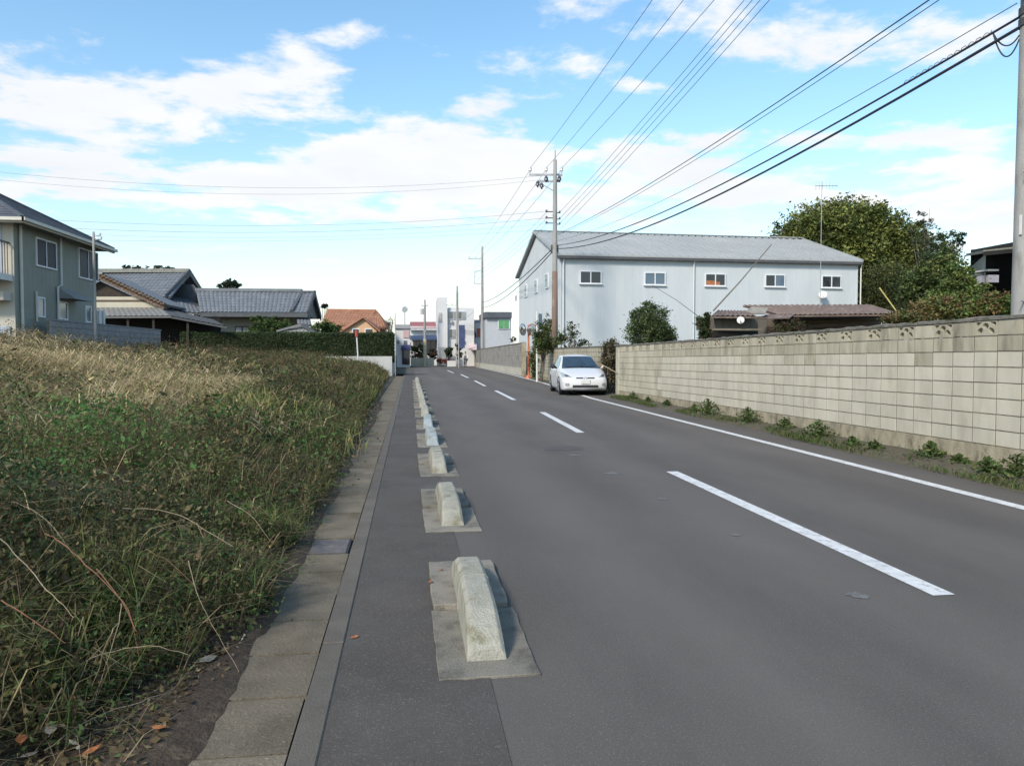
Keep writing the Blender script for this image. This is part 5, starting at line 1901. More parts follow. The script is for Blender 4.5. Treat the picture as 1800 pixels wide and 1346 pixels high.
O = org(876, 86)
gb_ = empty('grey_building', O)
tag(gb_, 'grey low building with a bright green window left of the warehouse', 'building')
pbox(MB(), 855, 900, 558.5, 650, 86, 7, 0).build('wall', mat('pale_grey_wall', (0.46, 0.475, 0.50), 0.8, var=0.08), gb_, origin=O)
pbox(MB(), 853, 901, 548, 558.3, 85.6, 7.6).build('flat_roof', mat('charcoal_fascia', (0.10, 0.11, 0.13), 0.7, var=0.2), gb_, origin=O)
fr_ = pbox(MB(), 876, 898, 560.5, 578, 85.9, 0.1).build('window', M_frame, gb_, origin=O)
M_gw = mat('green_window_film', (0.13, 0.36, 0.15), 0.4, (0.10, 0.29, 0.12), 2)
pbox(MB(), 877.5, 886, 562, 576.5, 85.85, 0.04).build('window_pane', M_gw, fr_, origin=O)
pbox(MB(), 887, 895.5, 562, 576.5, 85.85, 0.04).build('window_pane', M_gw, fr_, origin=O)

O = org(842, 97)
sb = empty('white_shop', O)
tag(sb, 'white shop front with a red and black sign behind second pole', 'building')
pbox(MB(), 835, 858, 566, 645, 97, 6, 0).build('wall', M_bw, sb, origin=O)
pbox(MB(), 834, 858.5, 562, 565.8, 96.7, 6.3).build('flat_roof', mat('grey_flat_roof', (0.35, 0.36, 0.38)), sb, origin=O)
pbox(MB(), 839, 846, 577, 592, 96.8, 0.15).build('red_sign', mat('red_sign', (0.45, 0.12, 0.08), 0.6), sb, origin=O)
pbox(MB(), 834, 836.5, 584, 594, 96.75, 0.15).build('black_sign', M_black, sb, origin=O)
mb = MB()
mb.slab([D(822, 612, 92), D(838, 612, 92), D(838, 602, 96.9), D(824, 602, 96.9)], 0.2)
mb.build('striped_awning', mat('rosy_awning', (0.55, 0.33, 0.33), 0.8, (0.7, 0.65, 0.63), 3), sb, origin=O)

for (a, b, yt, yb_) in ((791, 795, 563, 568), (812, 816, 596, 602)):
    pbox(MB(), a, b, yt, yb_, 94.7, 0.3).build('air_conditioner', mat('ac_grey', (0.42, 0.42, 0.41), 0.7), wbld, origin=org(805, 95))
for yy_ in (570, 573, 576):
    MB().bar(D(803, yy_, 94.2), D(833, yy_, 94.2), 0.05, 0.05).build('balcony_rail', M_steel, wbld, origin=org(805, 95))
for (a, b) in ((698, 703), (709, 715)):
    fr_ = pbox(MB(), a, b, 598, 605, 87.9, 0.1).build('window', M_frame, lw, origin=org(708, 88))
    pbox(MB(), a + .6, b - .6, 598.6, 604.4, 87.85, 0.04).build('window_pane', M_bwin, fr_, origin=org(708, 88))
# banner on a pole
O = org(812, 84)
bn = empty('banner', O)
tag(bn, 'tall dark blue vertical banner on a pole near the white building', 'banner')
MB().tube([(O[0] - 0.35, O[1], 0), (O[0] - 0.35, O[1], 4.8)], 0.03, 6).build('banner_pole', M_white, bn, origin=O)
mb = MB()
n = 10
for i in range(n + 1):
    zz = 2.15 + 2.5 * i / n
    for xx in (-0.33, 0.0, 0.33):
        mb.v.append((O[0] + xx, O[1] + 0.05 * math.sin(i * 1.1 + xx * 3), zz))
for i in range(n):
    for j in range(2):
        a = i * 3 + j
        mb.f.append((a, a + 1, a + 4, a + 3))
b_ = mb.build('banner_cloth', mat('indigo_cloth', (0.05, 0.065, 0.14), 0.9, (0.075, 0.09, 0.18), 4), bn, origin=O)
sm = b_.modifiers.new('thickness', 'SOLIDIFY')
sm.thickness = 0.004

# low things at the road's end
O = org(742, 93)
o = pbox(MB(), 722, 763, 629, 645, 93, 0.3, 0).build('low_wall', mat('beige_low_wall', (0.50, 0.46, 0.36), 0.9, var=0.15), origin=O)
tag(o, 'low beige wall facing the road end below clipped bushes', 'wall')
o = pbox(MB(), 786, 806, 634, 646, 92, 0.3, 0).build('low_wall', M_bw, origin=org(796, 92))
tag(o, 'low white wall before the white three storey building', 'wall')
tree('roadside_bush', at0(738, 95), [lobe(728, 616, 95, 9, 7), lobe(740, 614, 95, 9, 9)], 60, 26, 0.12, [(0.055, 0.08, 0.025), (0.08, 0.10, 0.03)], 81, 'clipped green bush in front of the red roofed shop', 'bush', 0.05)
tree('roadside_bush', at0(752, 94.5), [lobe(738, 626, 94.5, 14, 4), lobe(758, 624, 94.5, 10, 5)], 50, 22, 0.11, [(0.16, 0.09, 0.055), (0.10, 0.07, 0.04)], 82, 'brownish low bush above the beige wall', 'bush', 0.04)
tree('roadside_bush', at0(790, 93.5), [lobe(789, 618, 93.5, 7, 9)], 40, 24, 0.11, [(0.025, 0.045, 0.02), (0.04, 0.06, 0.02)], 83, 'dark bush at the corner of the white building', 'bush', 0.04)
tree('slender_tree', at0(806, 90), [lobe(806, 606, 90, 6, 12), lobe(807, 622, 90, 6, 9)], 50, 24, 0.10, [(0.05, 0.075, 0.02), (0.035, 0.05, 0.02)], 84, 'slender dark green tree left of the blue banner', 'tree', 0.05)
tree('flower_bed', at0(780, 92.5), [lobe(774, 634, 92.5, 7, 5), lobe(786, 635, 92.5, 8, 4)], 46, 22, 0.09, [(0.34, 0.06, 0.05), (0.22, 0.05, 0.04), (0.05, 0.07, 0.02)], 85, 'red flowers along the foot of the white building', 'flowers', 0.03, trunk=False)
tree('roadside_bush', at0(762, 95), [lobe(762, 622, 95, 7, 11)], 40, 22, 0.11, [(0.10, 0.085, 0.06), (0.06, 0.055, 0.035)], 86, 'dull brown bush right of the shop window', 'bush', 0.04)

# street lamp with round head
O = org(712, 90)
sl_ = empty('street_lamp', O)
tag(sl_, 'slim street lamp with a round head at the road end', 'street lamp')
zt = 1.5 + 78 * 90 / F
MB().tube([O, (O[0], O[1], zt - 0.3)], 0.055, 8).build('lamp_post', M_steel, sl_, origin=O)
MB().disc((O[0], O[1], zt), (0.3, -1, 0), 0.34, 0.22, 16).build('lamp_head', mat('lamp_grey', (0.5, 0.51, 0.52), 0.4), sl_, origin=O)

# ================================================================== walls beyond the car
s_a = wall_len + 0.36 + 1.35
zc_end = 46.0
pe = D(945, 640, zc_end)
w2len = (Vector((pe.x, pe.y, 0)) - wall_pt(s_a)).length
p0 = wall_pt(s_a)
w2 = empty('block_wall', p0, w_ang)
tag(w2, 'cream block wall behind the parked white car', 'wall')
zb2 = wall_z(s_a) + 0.02
ncol = int(w2len / 0.4)
w2d = MB()
cnt = 0
b_small = block_mesh()
bm2 = b_small.mesh('block')
bm2.materials.append(M_blk_dirty)
for c_ in range(ncol):
    for r in range(8):
        if r >= 3 and cnt < 110:
            o = bpy.data.objects.new('block', bm2)
            COL.objects.link(o)
            o.parent = w2
            o.location = (0.2 + c_ * 0.4, 0, zb2 + r * 0.1965 + 0.006)
            o.rotation_euler = (0, 0, math.pi)
            cnt += 1
        else:
            w2d.add([(0.2 + c_ * 0.4 - v_[0], -v_[1], v_[2] + zb2 + r * 0.1965 + 0.006) for v_ in b_small.v], b_small.f)
x_ = w2d.build('far_blocks', M_blk_dirty, w2)
x_['kind'] = 'stuff'
L2 = ncol * 0.4
MB().box(0, L2, -0.045, 0.045, zb2, zb2 + 8 * 0.1965).build('mortar_core', M_mort, w2)
MB().box(0, L2, -0.07, 0.07, -0.1, zb2).build('footing', M_foot, w2)
MB().box(0, L2, -0.08, 0.08, zb2 + 8 * 0.1965 + 0.002, zb2 + 8 * 0.1965 + 0.05).build('coping', M_cope, w2)

pA, pB = D(920, 640, 52.5), D(826, 640, 104)
dv = Vector((pB.x - pA.x, pB.y - pA.y, 0))
w3 = empty('stone_wall', (pA.x, pA.y, 0), math.atan2(dv.y, dv.x))
tag(w3, 'long grey block wall on a pale base beyond the traffic mirror', 'wall')
L3 = dv.length
h3a, h3b = 1.5 + 18.5 * 52.5 / F, 1.5 + 5 * 104 / F
M_grey = mat('grey_weathered_block', (0.30, 0.285, 0.26), 0.95, (0.20, 0.19, 0.17), 2.2, c3=(0.15, 0.14, 0.12), scale3=1.2, bump=0.4)


def lerp(a, b, t):
    return a + (b - a) * t


w3b = MB()
nc3, nr3 = 60, 8
for c_ in range(nc3):
    for r in range(nr3):
        t0_, t1_ = c_ / nc3, (c_ + 0.985) / nc3
        x0_, x1_ = L3 * t0_, L3 * t1_
        zl0, zl1 = lerp(0.55, h3a, r / nr3), lerp(0.45, h3b, r / nr3)
        zh0, zh1 = lerp(0.55, h3a, (r + .95) / nr3), lerp(0.45, h3b, (r + .95) / nr3)
        y_ = rnd.uniform(0.055, 0.07)
        w3b.hexa([(x0_, -.05, lerp(zl0, zl1, t0_)), (x1_, -.05, lerp(zl0, zl1, t1_)), (x1_, y_, lerp(zl0, zl1, t1_)), (x0_, y_, lerp(zl0, zl1, t0_))],
                 [(x0_, -.05, lerp(zh0, zh1, t0_)), (x1_, -.05, lerp(zh0, zh1, t1_)), (x1_, y_, lerp(zh0, zh1, t1_)), (x0_, y_, lerp(zh0, zh1, t0_))])
x_ = w3b.build('far_blocks', M_grey, w3)
x_['kind'] = 'stuff'
MB().hexa([(0, -.045, 0.3), (L3, -.045, 0.3), (L3, .045, 0.3), (0, .045, 0.3)], [(0, -.045, h3a - .03), (L3, -.045, h3b - .03), (L3, .045, h3b - .03), (0, .045, h3a - .03)]).build('mortar_core', M_mort, w3)
MB().hexa([(0, -.1, -0.1), (L3, -.1, -0.1), (L3, .12, -0.1), (0, .12, -0.1)], [(0, -.1, .54), (L3, -.1, .44), (L3, .12, .44), (0, .12, .54)]).build('concrete_base', mat('pale_base', (0.45, 0.43, 0.36), 0.9, (0.35, 0.33, 0.27), 1.5), w3)
MB().hexa([(0, -.09, h3a), (L3, -.09, h3b), (L3, .09, h3b), (0, .09, h3a)], [(0, -.09, h3a + .07), (L3, -.09, h3b + .07), (L3, .09, h3b + .07), (0, .09, h3a + .07)]).build('coping', M_cope, w3)
MB().box(-0.3, 0.0, -0.15, 0.15, -0.1, h3a + 0.1).build('pillar', M_foot, w3)
mb = MB()
p_ = D(894, 596, 60)
tree('potted_tuft', (p_.x + 0.35, p_.y, 0), [(p_.x + 0.35, p_.y, p_.z, 0.26, 0.26, 0.2)], 20, 20, 0.05, [(0.04, 0.045, 0.03), (0.06, 0.06, 0.04)], 90, 'small dark tuft growing over the grey wall', 'plant', 0.03)

# vine covered gap between the two cream walls
pv = wall_pt(wall_len + 1.1)
p1v = D(1073, 640, 29)
tree('dry_vine', (p1v.x, p1v.y, 0), [lobe(1074, 645, 29.3, 17, 46, 14), lobe(1074, 612, 29.3, 15, 16, 14)], 420, 40, 0.035, [(0.10, 0.085, 0.045), (0.14, 0.11, 0.06), (0.07, 0.075, 0.035), (0.05, 0.04, 0.028)], 91, 'brown dry vine mass filling the gap beside the wall pillar', 'vine', 0.06, shell=0.3)
mb = MB().tube([D(1056, 640, 28.2), D(1066, 645, 28.0), D(1086, 656, 27.4)], 0.015, 6)
o = mb.build('bare_branch', M_stalk, origin=D(1056, 640, 28.2))
tag(o, 'thin pale branch sticking out of the vine above the car bonnet', 'branch')

# shrubs behind the walls
tree('cone_shrub', at0(1143, 31.5), [lobe(1140, 585, 31.5, 40, 24), lobe(1141, 562, 31.5, 32, 24), lobe(1137, 545, 31.5, 18, 14), lobe(1160, 590, 31.5, 30, 16)], 420, 46, 0.045, [(0.075, 0.105, 0.04), (0.052, 0.076, 0.03), (0.10, 0.13, 0.05)], 92, 'dense cone shaped evergreen shrub in front of the warehouse', 'shrub', 0.10, shell=0.7)
tree('leafy_bush', at0(952, 40.5), [lobe(952, 590, 40.5, 14, 24), lobe(958, 607, 40.5, 20, 16), lobe(938, 634, 44, 10, 34), lobe(946, 600, 43, 9, 34), lobe(966, 582, 42.5, 12, 28), lobe(984, 598, 40.5, 12, 16)], 330, 34, 0.055, [(0.07, 0.105, 0.032), (0.048, 0.07, 0.025), (0.11, 0.115, 0.04)], 93, 'tangled green bush round the foot of the nearer utility pole', 'bush', 0.06, shell=0.3)
tree('twiggy_bush', at0(1003, 37), [lobe(1003, 588, 37, 16, 28), lobe(1022, 604, 37, 14, 12)], 60, 12, 0.06, [(0.05, 0.07, 0.028), (0.07, 0.075, 0.035)], 94, 'sparse twiggy bush right of the nearer utility pole', 'bush', 0.035, shell=0.1, limbs=16)
tree('ivy_bush', at0(1238, 24.5), [lobe(1238, 566, 24.5, 14, 18), lobe(1246, 585, 24.5, 16, 18)], 130, 34, 0.035, [(0.055, 0.075, 0.028), (0.035, 0.055, 0.02), (0.09, 0.085, 0.045)], 95, 'ivy clump at the left end of the rusty shed', 'ivy', 0.05)

# ================================================================== rusty sheds behind the wall
O = org(1400, 26)
M_rust2 = mat('rusty_tin', (0.18, 0.128, 0.105), 0.85, (0.125, 0.090, 0.074), 3, c3=(0.25, 0.205, 0.17), scale3=4, bump=0.2)
M_shed = mat('shed_boards', (0.155, 0.130, 0.100), 0.95, (0.10, 0.085, 0.066), 4, c3=(0.20, 0.17, 0.13), scale3=1.5, stretch=(0.4, 0.4, 3))


def tin(a, b, c, d, pitch=0.15, amp=0.02):
    a, b, c, d = map(Vector, (a, b, c, d))
    nr = (b - a).cross(d - a).normalized()
    if nr.z < 0:
        nr = -nr
    n = int((b - a).length / pitch) * 4
    mb = MB()
    for t in (0.0, 0.5, 1.0):
        p, q = a.lerp(d, t), b.lerp(c, t)
        for i in range(n + 1):
            mb.v.append(tuple(p.lerp(q, i / n) + nr * (amp * math.sin(i * math.pi / 2))))
    for r in range(2):
        for i in range(n):
            k_ = r * (n + 1) + i
            mb.f.append((k_, k_ + 1, k_ + n + 2, k_ + n + 1))
    mb.slab([a - nr * .03, b - nr * .03, c - nr * .03, d - nr * .03], 0.05, nr)
    return mb


shed = empty('rusty_shed', O)
tag(shed, 'long low shed with rusty red tin roof behind the block wall', 'shed')
SD = D(1400, 560, 26).y
tin(D(1370, 553, 25.2), D(1582, 551, 24.6), D(1530, 535, 27.6), D(1306, 536, 27.8)).build('tin_roof', M_rust2, shed, origin=O)
mb = MB()
a, b = D(1345, 553.5, 25.9), D(1562, 552.5, 25.9)
mb.box(a.x, b.x, SD - 0.1, SD + 2.5, 0, a.z - 0.02)
mb.build('board_wall', M_shed, shed, origin=O)
for i, yy_ in enumerate((566, 574, 583)):
    a, b = D(1420, yy_, 25.75), D(1560, yy_ - 3, 25.75)
    MB().bar(a, b, 0.04, 0.07).build('wall_rail', M_wood, shed, origin=O)
a = D(1360, 555, 25.5)
MB().bar(D(1360, 557.5, 25.35), D(1575, 555, 24.8), 0.10, 0.12).build('eave_board', M_black, shed, origin=O)

O2 = org(1290, 24.5)
sh2 = empty('rusty_shed', O2)
tag(sh2, 'small left shed with sagging tin roof and a white dish', 'shed')
tin(D(1250, 554.5, 23.6), D(1330, 555, 23.6), D(1312, 546, 25.0), D(1262, 545, 25.0)).build('tin_roof', M_rust2, sh2, origin=O2)
a, b = D(1255, 556, 24.0), D(1338, 578, 24.0)
mb = MB()
mb.box(a.x, b.x, a.y, a.y + 1.5, b.z, a.z)
mb.build('board_wall', mat('dark_shed_boards', (0.13, 0.118, 0.095), 0.95, (0.085, 0.078, 0.062), 3, stretch=(2, 2, 0.5)), sh2, origin=O2)
a, b = D(1255, 580, 24.1), D(1338, 640, 24.1)
MB().box(a.x, b.x, a.y, a.y + 1.2, 0, a.z).build('open_bay', M_black, sh2, origin=O2)
MB().bar(D(1252, 579, 23.8), D(1340, 579.5, 23.8), 0.12, 0.06).build('bay_lintel', M_shed, sh2, origin=O2)
# torn sheets lying between the two roofs
M_torn = mat('grey_sheet', (0.30, 0.275, 0.235), 0.9, (0.20, 0.18, 0.15), 5)
for i, (pts, lb) in enumerate((([(1303, 551), (1345, 551), (1350, 541), (1322, 539)], 'pale torn roofing sheet on the left shed roof'), ([(1337, 560), (1388, 559), (1395, 553), (1345, 553)], 'brown loose sheet hanging under the long rusty roof'))):
    mb = MB()
    mb.slab([D(p[0], p[1], 24.6 + (0.5 if j > 1 else 0)) for j, p in enumerate(pts)], 0.03, (0, -0.5, 0.85))
    o = mb.build('roofing_sheet', M_torn if i == 0 else M_rust2, origin=D(pts[0][0], pts[0][1], 24.6))
    tag(o, lb, 'roofing sheet')
# dry creeper on the shed
tree('dry_creeper', at0(1385, 24.9), [lobe(1385, 572, 24.9, 30, 14, 12), lobe(1370, 585, 24.7, 24, 9, 10)], 150, 26, 0.035, [(0.10, 0.07, 0.045), (0.13, 0.09, 0.06), (0.06, 0.065, 0.03)], 96, 'brown creeper hanging on the front of the rusty shed', 'creeper', 0.03, shell=0.2)
dish(D(1302, 563, 23.6), 0.115, (-0.45, -0.85, 0.25), 'white satellite dish on the small shed wall', (0.02, 0.12, -0.04))

# leaning poles and aerial
def pole_thing(name, pts, r, m, label, cat):
    P = [Vector(p) for p in pts]
    o = MB().tube(P, r, 8).build(name, m, origin=P[0])
    tag(o, label, cat)
    return o


pole_thing('leaning_pole', [D(1254, 546, 24.4), D(1300, 496, 25.5), D(1356, 430, 27)], [0.026, 0.021, 0.015], mat('brown_pole', (0.17, 0.15, 0.12), 0.9), 'thin brown pole leaning from the small shed across the warehouse', 'pole')
pole_thing('bamboo_pole', [D(1580, 553, 26), D(1546, 506, 26.5)], 0.022, mat('bamboo', (0.42, 0.36, 0.12), 0.7), 'yellow bamboo pole leaning in the bushes by the shed', 'bamboo pole')
pole_thing('slack_wire', [D(1147, 502, 44), D(1190, 528, 38), D(1222, 552, 30), D(1238, 562, 25)], 0.012, mat('black_wire', (0.03, 0.03, 0.035), 0.6), 'thin wire from the second warehouse window down to ivy', 'wire')
O = org(1440, 27)
am = empty('tv_aerial', O)
tag(am, 'tall thin television aerial mast in front of the warehouse right part', 'aerial')
a = D(1440, 322, 27)
MB().tube([(O[0], O[1], 2.6), (O[0], O[1], a.z)], [0.015, 0.010], 6).build('mast', M_steel, am, origin=O)
MB().tube([(O[0] - 0.25, O[1], a.z - 0.15), (O[0] + 0.55, O[1] - 0.1, a.z - 0.15)], 0.012, 6).build('boom', M_steel, am, origin=O)
for i in range(7):
    x_ = O[0] - 0.22 + i * 0.12
    MB().tube([(x_, O[1] - 0.05 * i * .2, a.z - 0.30 + i * .01), (x_, O[1] - 0.05 * i * .2, a.z + 0.02 - i * .01)], 0.007, 5).build('aerial_rod', M_steel, am, origin=O)

# ================================================================== trees at the right
big = [lobe(1452, 410, 58, 72, 50), lobe(1400, 405, 58, 40, 28), lobe(1500, 395, 58, 62, 46), lobe(1550, 425, 58, 60, 52), lobe(1590, 460, 57, 50, 58), lobe(1560, 500, 56, 50, 55), lobe(1490, 455, 58, 80, 48), lobe(1610, 410, 58, 26, 24), lobe(1640, 470, 54, 40, 42), lobe(1680, 500, 50, 40, 34)]
tree('broadleaf_tree', at0(1500, 58), big, 2100, 34, 0.135, [(0.155, 0.175, 0.046), (0.10, 0.13, 0.036), (0.21, 0.22, 0.06), (0.06, 0.08, 0.025)], 101, 'large spreading olive green tree rising behind the warehouse', 'tree', 0.45, shell=0.45, limbs=22)
tree('sparse_tree', at0(1628, 44), [lobe(1625, 378, 44, 12, 24), lobe(1612, 402, 44, 15, 16), lobe(1640, 400, 44, 14, 14), lobe(1626, 430, 44, 26, 18), lobe(1640, 460, 44, 30, 26)], 120, 24, 0.06, [(0.07, 0.085, 0.045), (0.05, 0.065, 0.03)], 102, 'thin feathery young tree between big tree and pine', 'tree', 0.08, shell=0.2)
tree('flat_pine', at0(1668, 42), [lobe(1655, 455, 42, 34, 22), lobe(1672, 418, 42, 30, 12), lobe(1660, 424, 42, 24, 11), lobe(1688, 424, 42, 16, 9)], 120, 34, 0.06, [(0.04, 0.066, 0.024), (0.06, 0.086, 0.03), (0.028, 0.044, 0.018)], 103, 'flat topped pine crown right of the big tree', 'pine tree', 0.10, shell=0.5)
bl = [('bushy_undergrowth', (1565, 515, 51), [(1560, 500, 44, 40), (1548, 535, 30, 26)], [(0.065, 0.082, 0.028), (0.095, 0.10, 0.034), (0.045, 0.058, 0.022)], 'dark green undergrowth right beside the warehouse corner', 0.07),
      ('bushy_undergrowth', (1640, 510, 30), [(1620, 505, 44, 38), (1655, 480, 36, 36), (1640, 540, 50, 22)], [(0.085, 0.125, 0.036), (0.06, 0.082, 0.028), (0.12, 0.14, 0.042)], 'mid green bush under the flat topped pine', 0.07),
      ('bushy_undergrowth', (1700, 500, 26), [(1682, 492, 30, 28), (1712, 516, 28, 24), (1680, 530, 44, 26)], [(0.10, 0.15, 0.038), (0.07, 0.10, 0.03), (0.14, 0.165, 0.045)], 'bright green leafy bush left of the dark open shed', 0.06),
      ('autumn_bush', (1660, 545, 22), [(1650, 545, 50, 20), (1680, 538, 34, 18)], [(0.17, 0.15, 0.05), (0.10, 0.14, 0.038), (0.19, 0.125, 0.055), (0.09, 0.13, 0.035)], 'yellow brown dry bush just above the wall coping', 0.05),
      ('autumn_bush', (1750, 540, 17), [(1745, 535, 34, 20), (1770, 545, 26, 18), (1725, 548, 30, 10)], [(0.16, 0.14, 0.045), (0.11, 0.16, 0.042), (0.16, 0.10, 0.045), (0.12, 0.16, 0.045)], 'reddish orange bush beside the near utility pole', 0.04),
      ('autumn_bush', (1600, 556, 22), [(1600, 560, 46, 9), (1630, 560, 30, 9)], [(0.14, 0.10, 0.045), (0.10, 0.12, 0.038)], 'low rusty creeper along the coping right of the shed', 0.045)]
for i, (nm, (px, py, dep), lbs, pal, lab, ls) in enumerate(bl):
    tree(nm, at0(px, dep), [lobe(a, b, dep, c_, d_) for a, b, c_, d_ in lbs], 260, 34, ls, pal, 110 + i, lab, 'bush', 0.07, shell=0.45)

# dark open shed on the right
O = org(1750, 27)
os_ = empty('open_shed', O)
tag(os_, 'dark open fronted shed with pale roof edge behind the bushes', 'shed')
dd = 27
a, b = D(1734, 445, dd), D(1850, 600, dd)
a.z = D(1734, 440, dd + 4).z
mb = MB()
mb.box(D(1714, 445, 30.6).x, b.x, a.y + 3.5, a.y + 3.6, 0, a.z)
mb.box(b.x, b.x + 0.1, a.y, a.y + 3.6, 0, a.z)
mb.build('back_wall', M_black, os_, origin=O)
c0, c1 = D(1708, 458, dd + 3.5), D(1733, 446, dd)
mb = MB()
mb.poly((c0.x, c0.y, 0), (c1.x, c1.y, 0), (c1.x, c1.y, c1.z), (c0.x, c0.y, c1.z - 0.05))
mb.build('side_wall', mat('old_beige_board', (0.36, 0.34, 0.27), 0.9, (0.27, 0.25, 0.19), 2), os_, origin=O)
mb = MB()
mb.slab([D(1728, 440, dd - 0.6), D(1860, 425, dd - 0.6), D(1860, 428, dd + 4), D(1698, 446, dd + 4)], 0.1)
mb.build('roof', mat('mossy_sheet_roof', (0.22, 0.21, 0.17), 0.9, var=0.3), os_, origin=O)
MB().bar(D(1728, 446, dd - 0.58), D(1860, 433, dd - 0.58), 0.05, 0.14).build('fascia', M_black, os_, origin=O)
a, b = D(1737, 473, dd - 0.1), D(1758, 476, dd - 0.1)
MB().box(a.x, b.x, a.y, a.y + 0.8, b.z, a.z).build('shelf_board', mat('pale_board', (0.40, 0.40, 0.38), 0.8), os_, origin=O)
a, b = D(1738, 483, dd), D(1758, 496, dd)
MB().box(a.x, b.x, a.y, a.y + 0.6, b.z, a.z).build('stored_crate', mat('pale_lilac_box', (0.36, 0.34, 0.38), 0.8), os_, origin=O)

# ================================================================== utility poles
M_pole = mat('pole_concrete', (0.34, 0.335, 0.315), 0.9, (0.25, 0.245, 0.23), 3, c3=(0.19, 0.185, 0.17), scale3=5, bump=0.4, bscale=60, stretch=(1, 1, 0.3))
M_polebrown = mat('brown_pole_cover', (0.20, 0.14, 0.105), 0.9, (0.13, 0.09, 0.07), 3, c3=(0.30, 0.25, 0.20), scale3=3, stretch=(1, 1, 0.4))
M_porc = mat('porcelain', (0.55, 0.55, 0.53), 0.3, var=0.1)
M_ins = mat('dark_insulator', (0.055, 0.06, 0.085), 0.4)
M_wire = mat('wire_black', (0.035, 0.037, 0.05), 0.55, var=0.2)
M_wire_t = mat('thin_wire', (0.10, 0.11, 0.13), 0.55, var=0.2)


def insulator(root, p, m, r=0.07, h=0.22):
    mb = MB()
    p = Vector(p)
    mb.tube([p, p + Vector((0, 0, h * 0.25)), p + Vector((0, 0, h * 0.3)), p + Vector((0, 0, h * 0.6)), p + Vector((0, 0, h * 0.65)), p + Vector((0, 0, h))], [r * 0.4, r * 0.4, r, r * 0.8, r * 0.95, r * 0.4], 8)
    return mb.build('insulator', m, root)


def utility_pole(O, H, label, rb=0.17, rt=0.10, brown=None, arm_z=None, arms=True, dirx=(-1, 0, 0), frame=False, street_lamp=None):
    root = empty('utility_pole', O)
    tag(root, label, 'utility pole', None)
    n = 9
    MB().tube([(0, 0, -0.3 + (H + 0.3) * i / n) for i in range(n + 1)], [rb + (rt - rb) * i / n for i in range(n + 1)], 14).build('pole', M_pole, root, smooth=True)
    if brown:
        rr = [rb + (rt - rb) * z / H + 0.008 for z in brown]
        MB().tube([(0, 0, brown[0]), (0, 0, brown[1])], rr, 14).build('pole_cover', M_polebrown, root, smooth=True)
    for k_ in range(9):
        z = 2.2 + k_ * 0.85
        if z < H - 1:
            sg = 1 if k_ % 2 else -1
            r_ = rb + (rt - rb) * z / H
            MB().tube([(sg * r_ * 0.6, -r_ * 0.6, z), (sg * (r_ + 0.10), -(r_ + 0.04), z)], 0.010, 6).build('step_bolt', M_steel, root)
    return root


# pole 2 (in front of the warehouse corner)
P2 = D(975, 640, 42)
P2 = Vector((P2.x, P2.y, 0))
k2 = 42 / F
H2 = 1.5 + (622 - 285) * k2
up2 = utility_pole(P2, H2, 'tall concrete utility pole with brown lower part before the warehouse', 0.185, 0.10, (0.5, 1.5 + (622 - 478) * k2))


def rel2(px, py, dy_=0.0):
    p = D(px, py, 42) - P2
    return Vector((p.x, p.y + dy_, p.z))


MB().tube([(0, 0, H2 - 0.3), (0, 0, 1.5 + (622 - 268) * k2)], 0.035, 8).build('top_pin', M_steel, up2)
for (x0, x1, yy_) in ((929, 988, 308.5), (944, 984, 320)):
    a, b = rel2(x0, yy_, -0.16), rel2(x1, yy_, -0.16)
    MB().bar(a, b, 0.09, 0.09).build('crossarm', M_steel, up2)
for px, py in ((931, 305), (959, 305), (986, 305)):
    insulator(up2, rel2(px, py, -0.16), M_porc, 0.10, 0.34)
for px, py in ((944, 331), (951, 334), (959, 322), (982, 322)):
    insulator(up2, rel2(px, py, -0.2), M_ins, 0.12, 0.34)
MB().bar(rel2(975, 338, -0.12), rel2(946, 322, -0.16), 0.04, 0.04).build('arm_brace', M_steel, up2)
MB().bar(rel2(972, 325, -0.12), rel2(986, 310, -0.16), 0.04, 0.04).build('arm_brace', M_steel, up2)
for i, yy_ in enumerate((373, 384, 393)):
    MB().bar(rel2(958, yy_, -0.12), rel2(974, yy_, -0.12), 0.05, 0.05).build('bracket', M_darksteel, up2)
    insulator(up2, rel2(960, yy_ + 1, -0.12), M_ins, 0.07, 0.14)
    insulator(up2, rel2(983, yy_ + 3, -0.12), M_ins, 0.06, 0.14)
    MB().bar(rel2(974, yy_ + 2, -0.12), rel2(984, yy_ + 2, -0.12), 0.04, 0.04).build('bracket', M_darksteel, up2)
MB().tube([rel2(975, 444), rel2(975, 431)], 0.21, 12).build('cable_clamp', M_darksteel, up2)


def far_pole(px, dep, ytop, label, cross):
    P = D(px, 640, dep)
    P = Vector((P.x, P.y, 0))
    k_ = dep / F
    H = 1.5 + (622 - ytop) * k_
    r = utility_pole(P, H, label, 0.19, 0.12)
    for (x0, x1, yy_) in cross:
        a, b = D(x0, yy_, dep) - P, D(x1, yy_, dep) - P
        MB().bar(a + Vector((0, -.15, 0)), b + Vector((0, -.15, 0)), 0.09, 0.09).build('crossarm', M_steel, r)
        for t in (0.05, 0.5, 0.95):
            insulator(r, a.lerp(b, t) + Vector((0, -.15, 0.02)), M_porc, 0.08, 0.3)
    return r, P, H


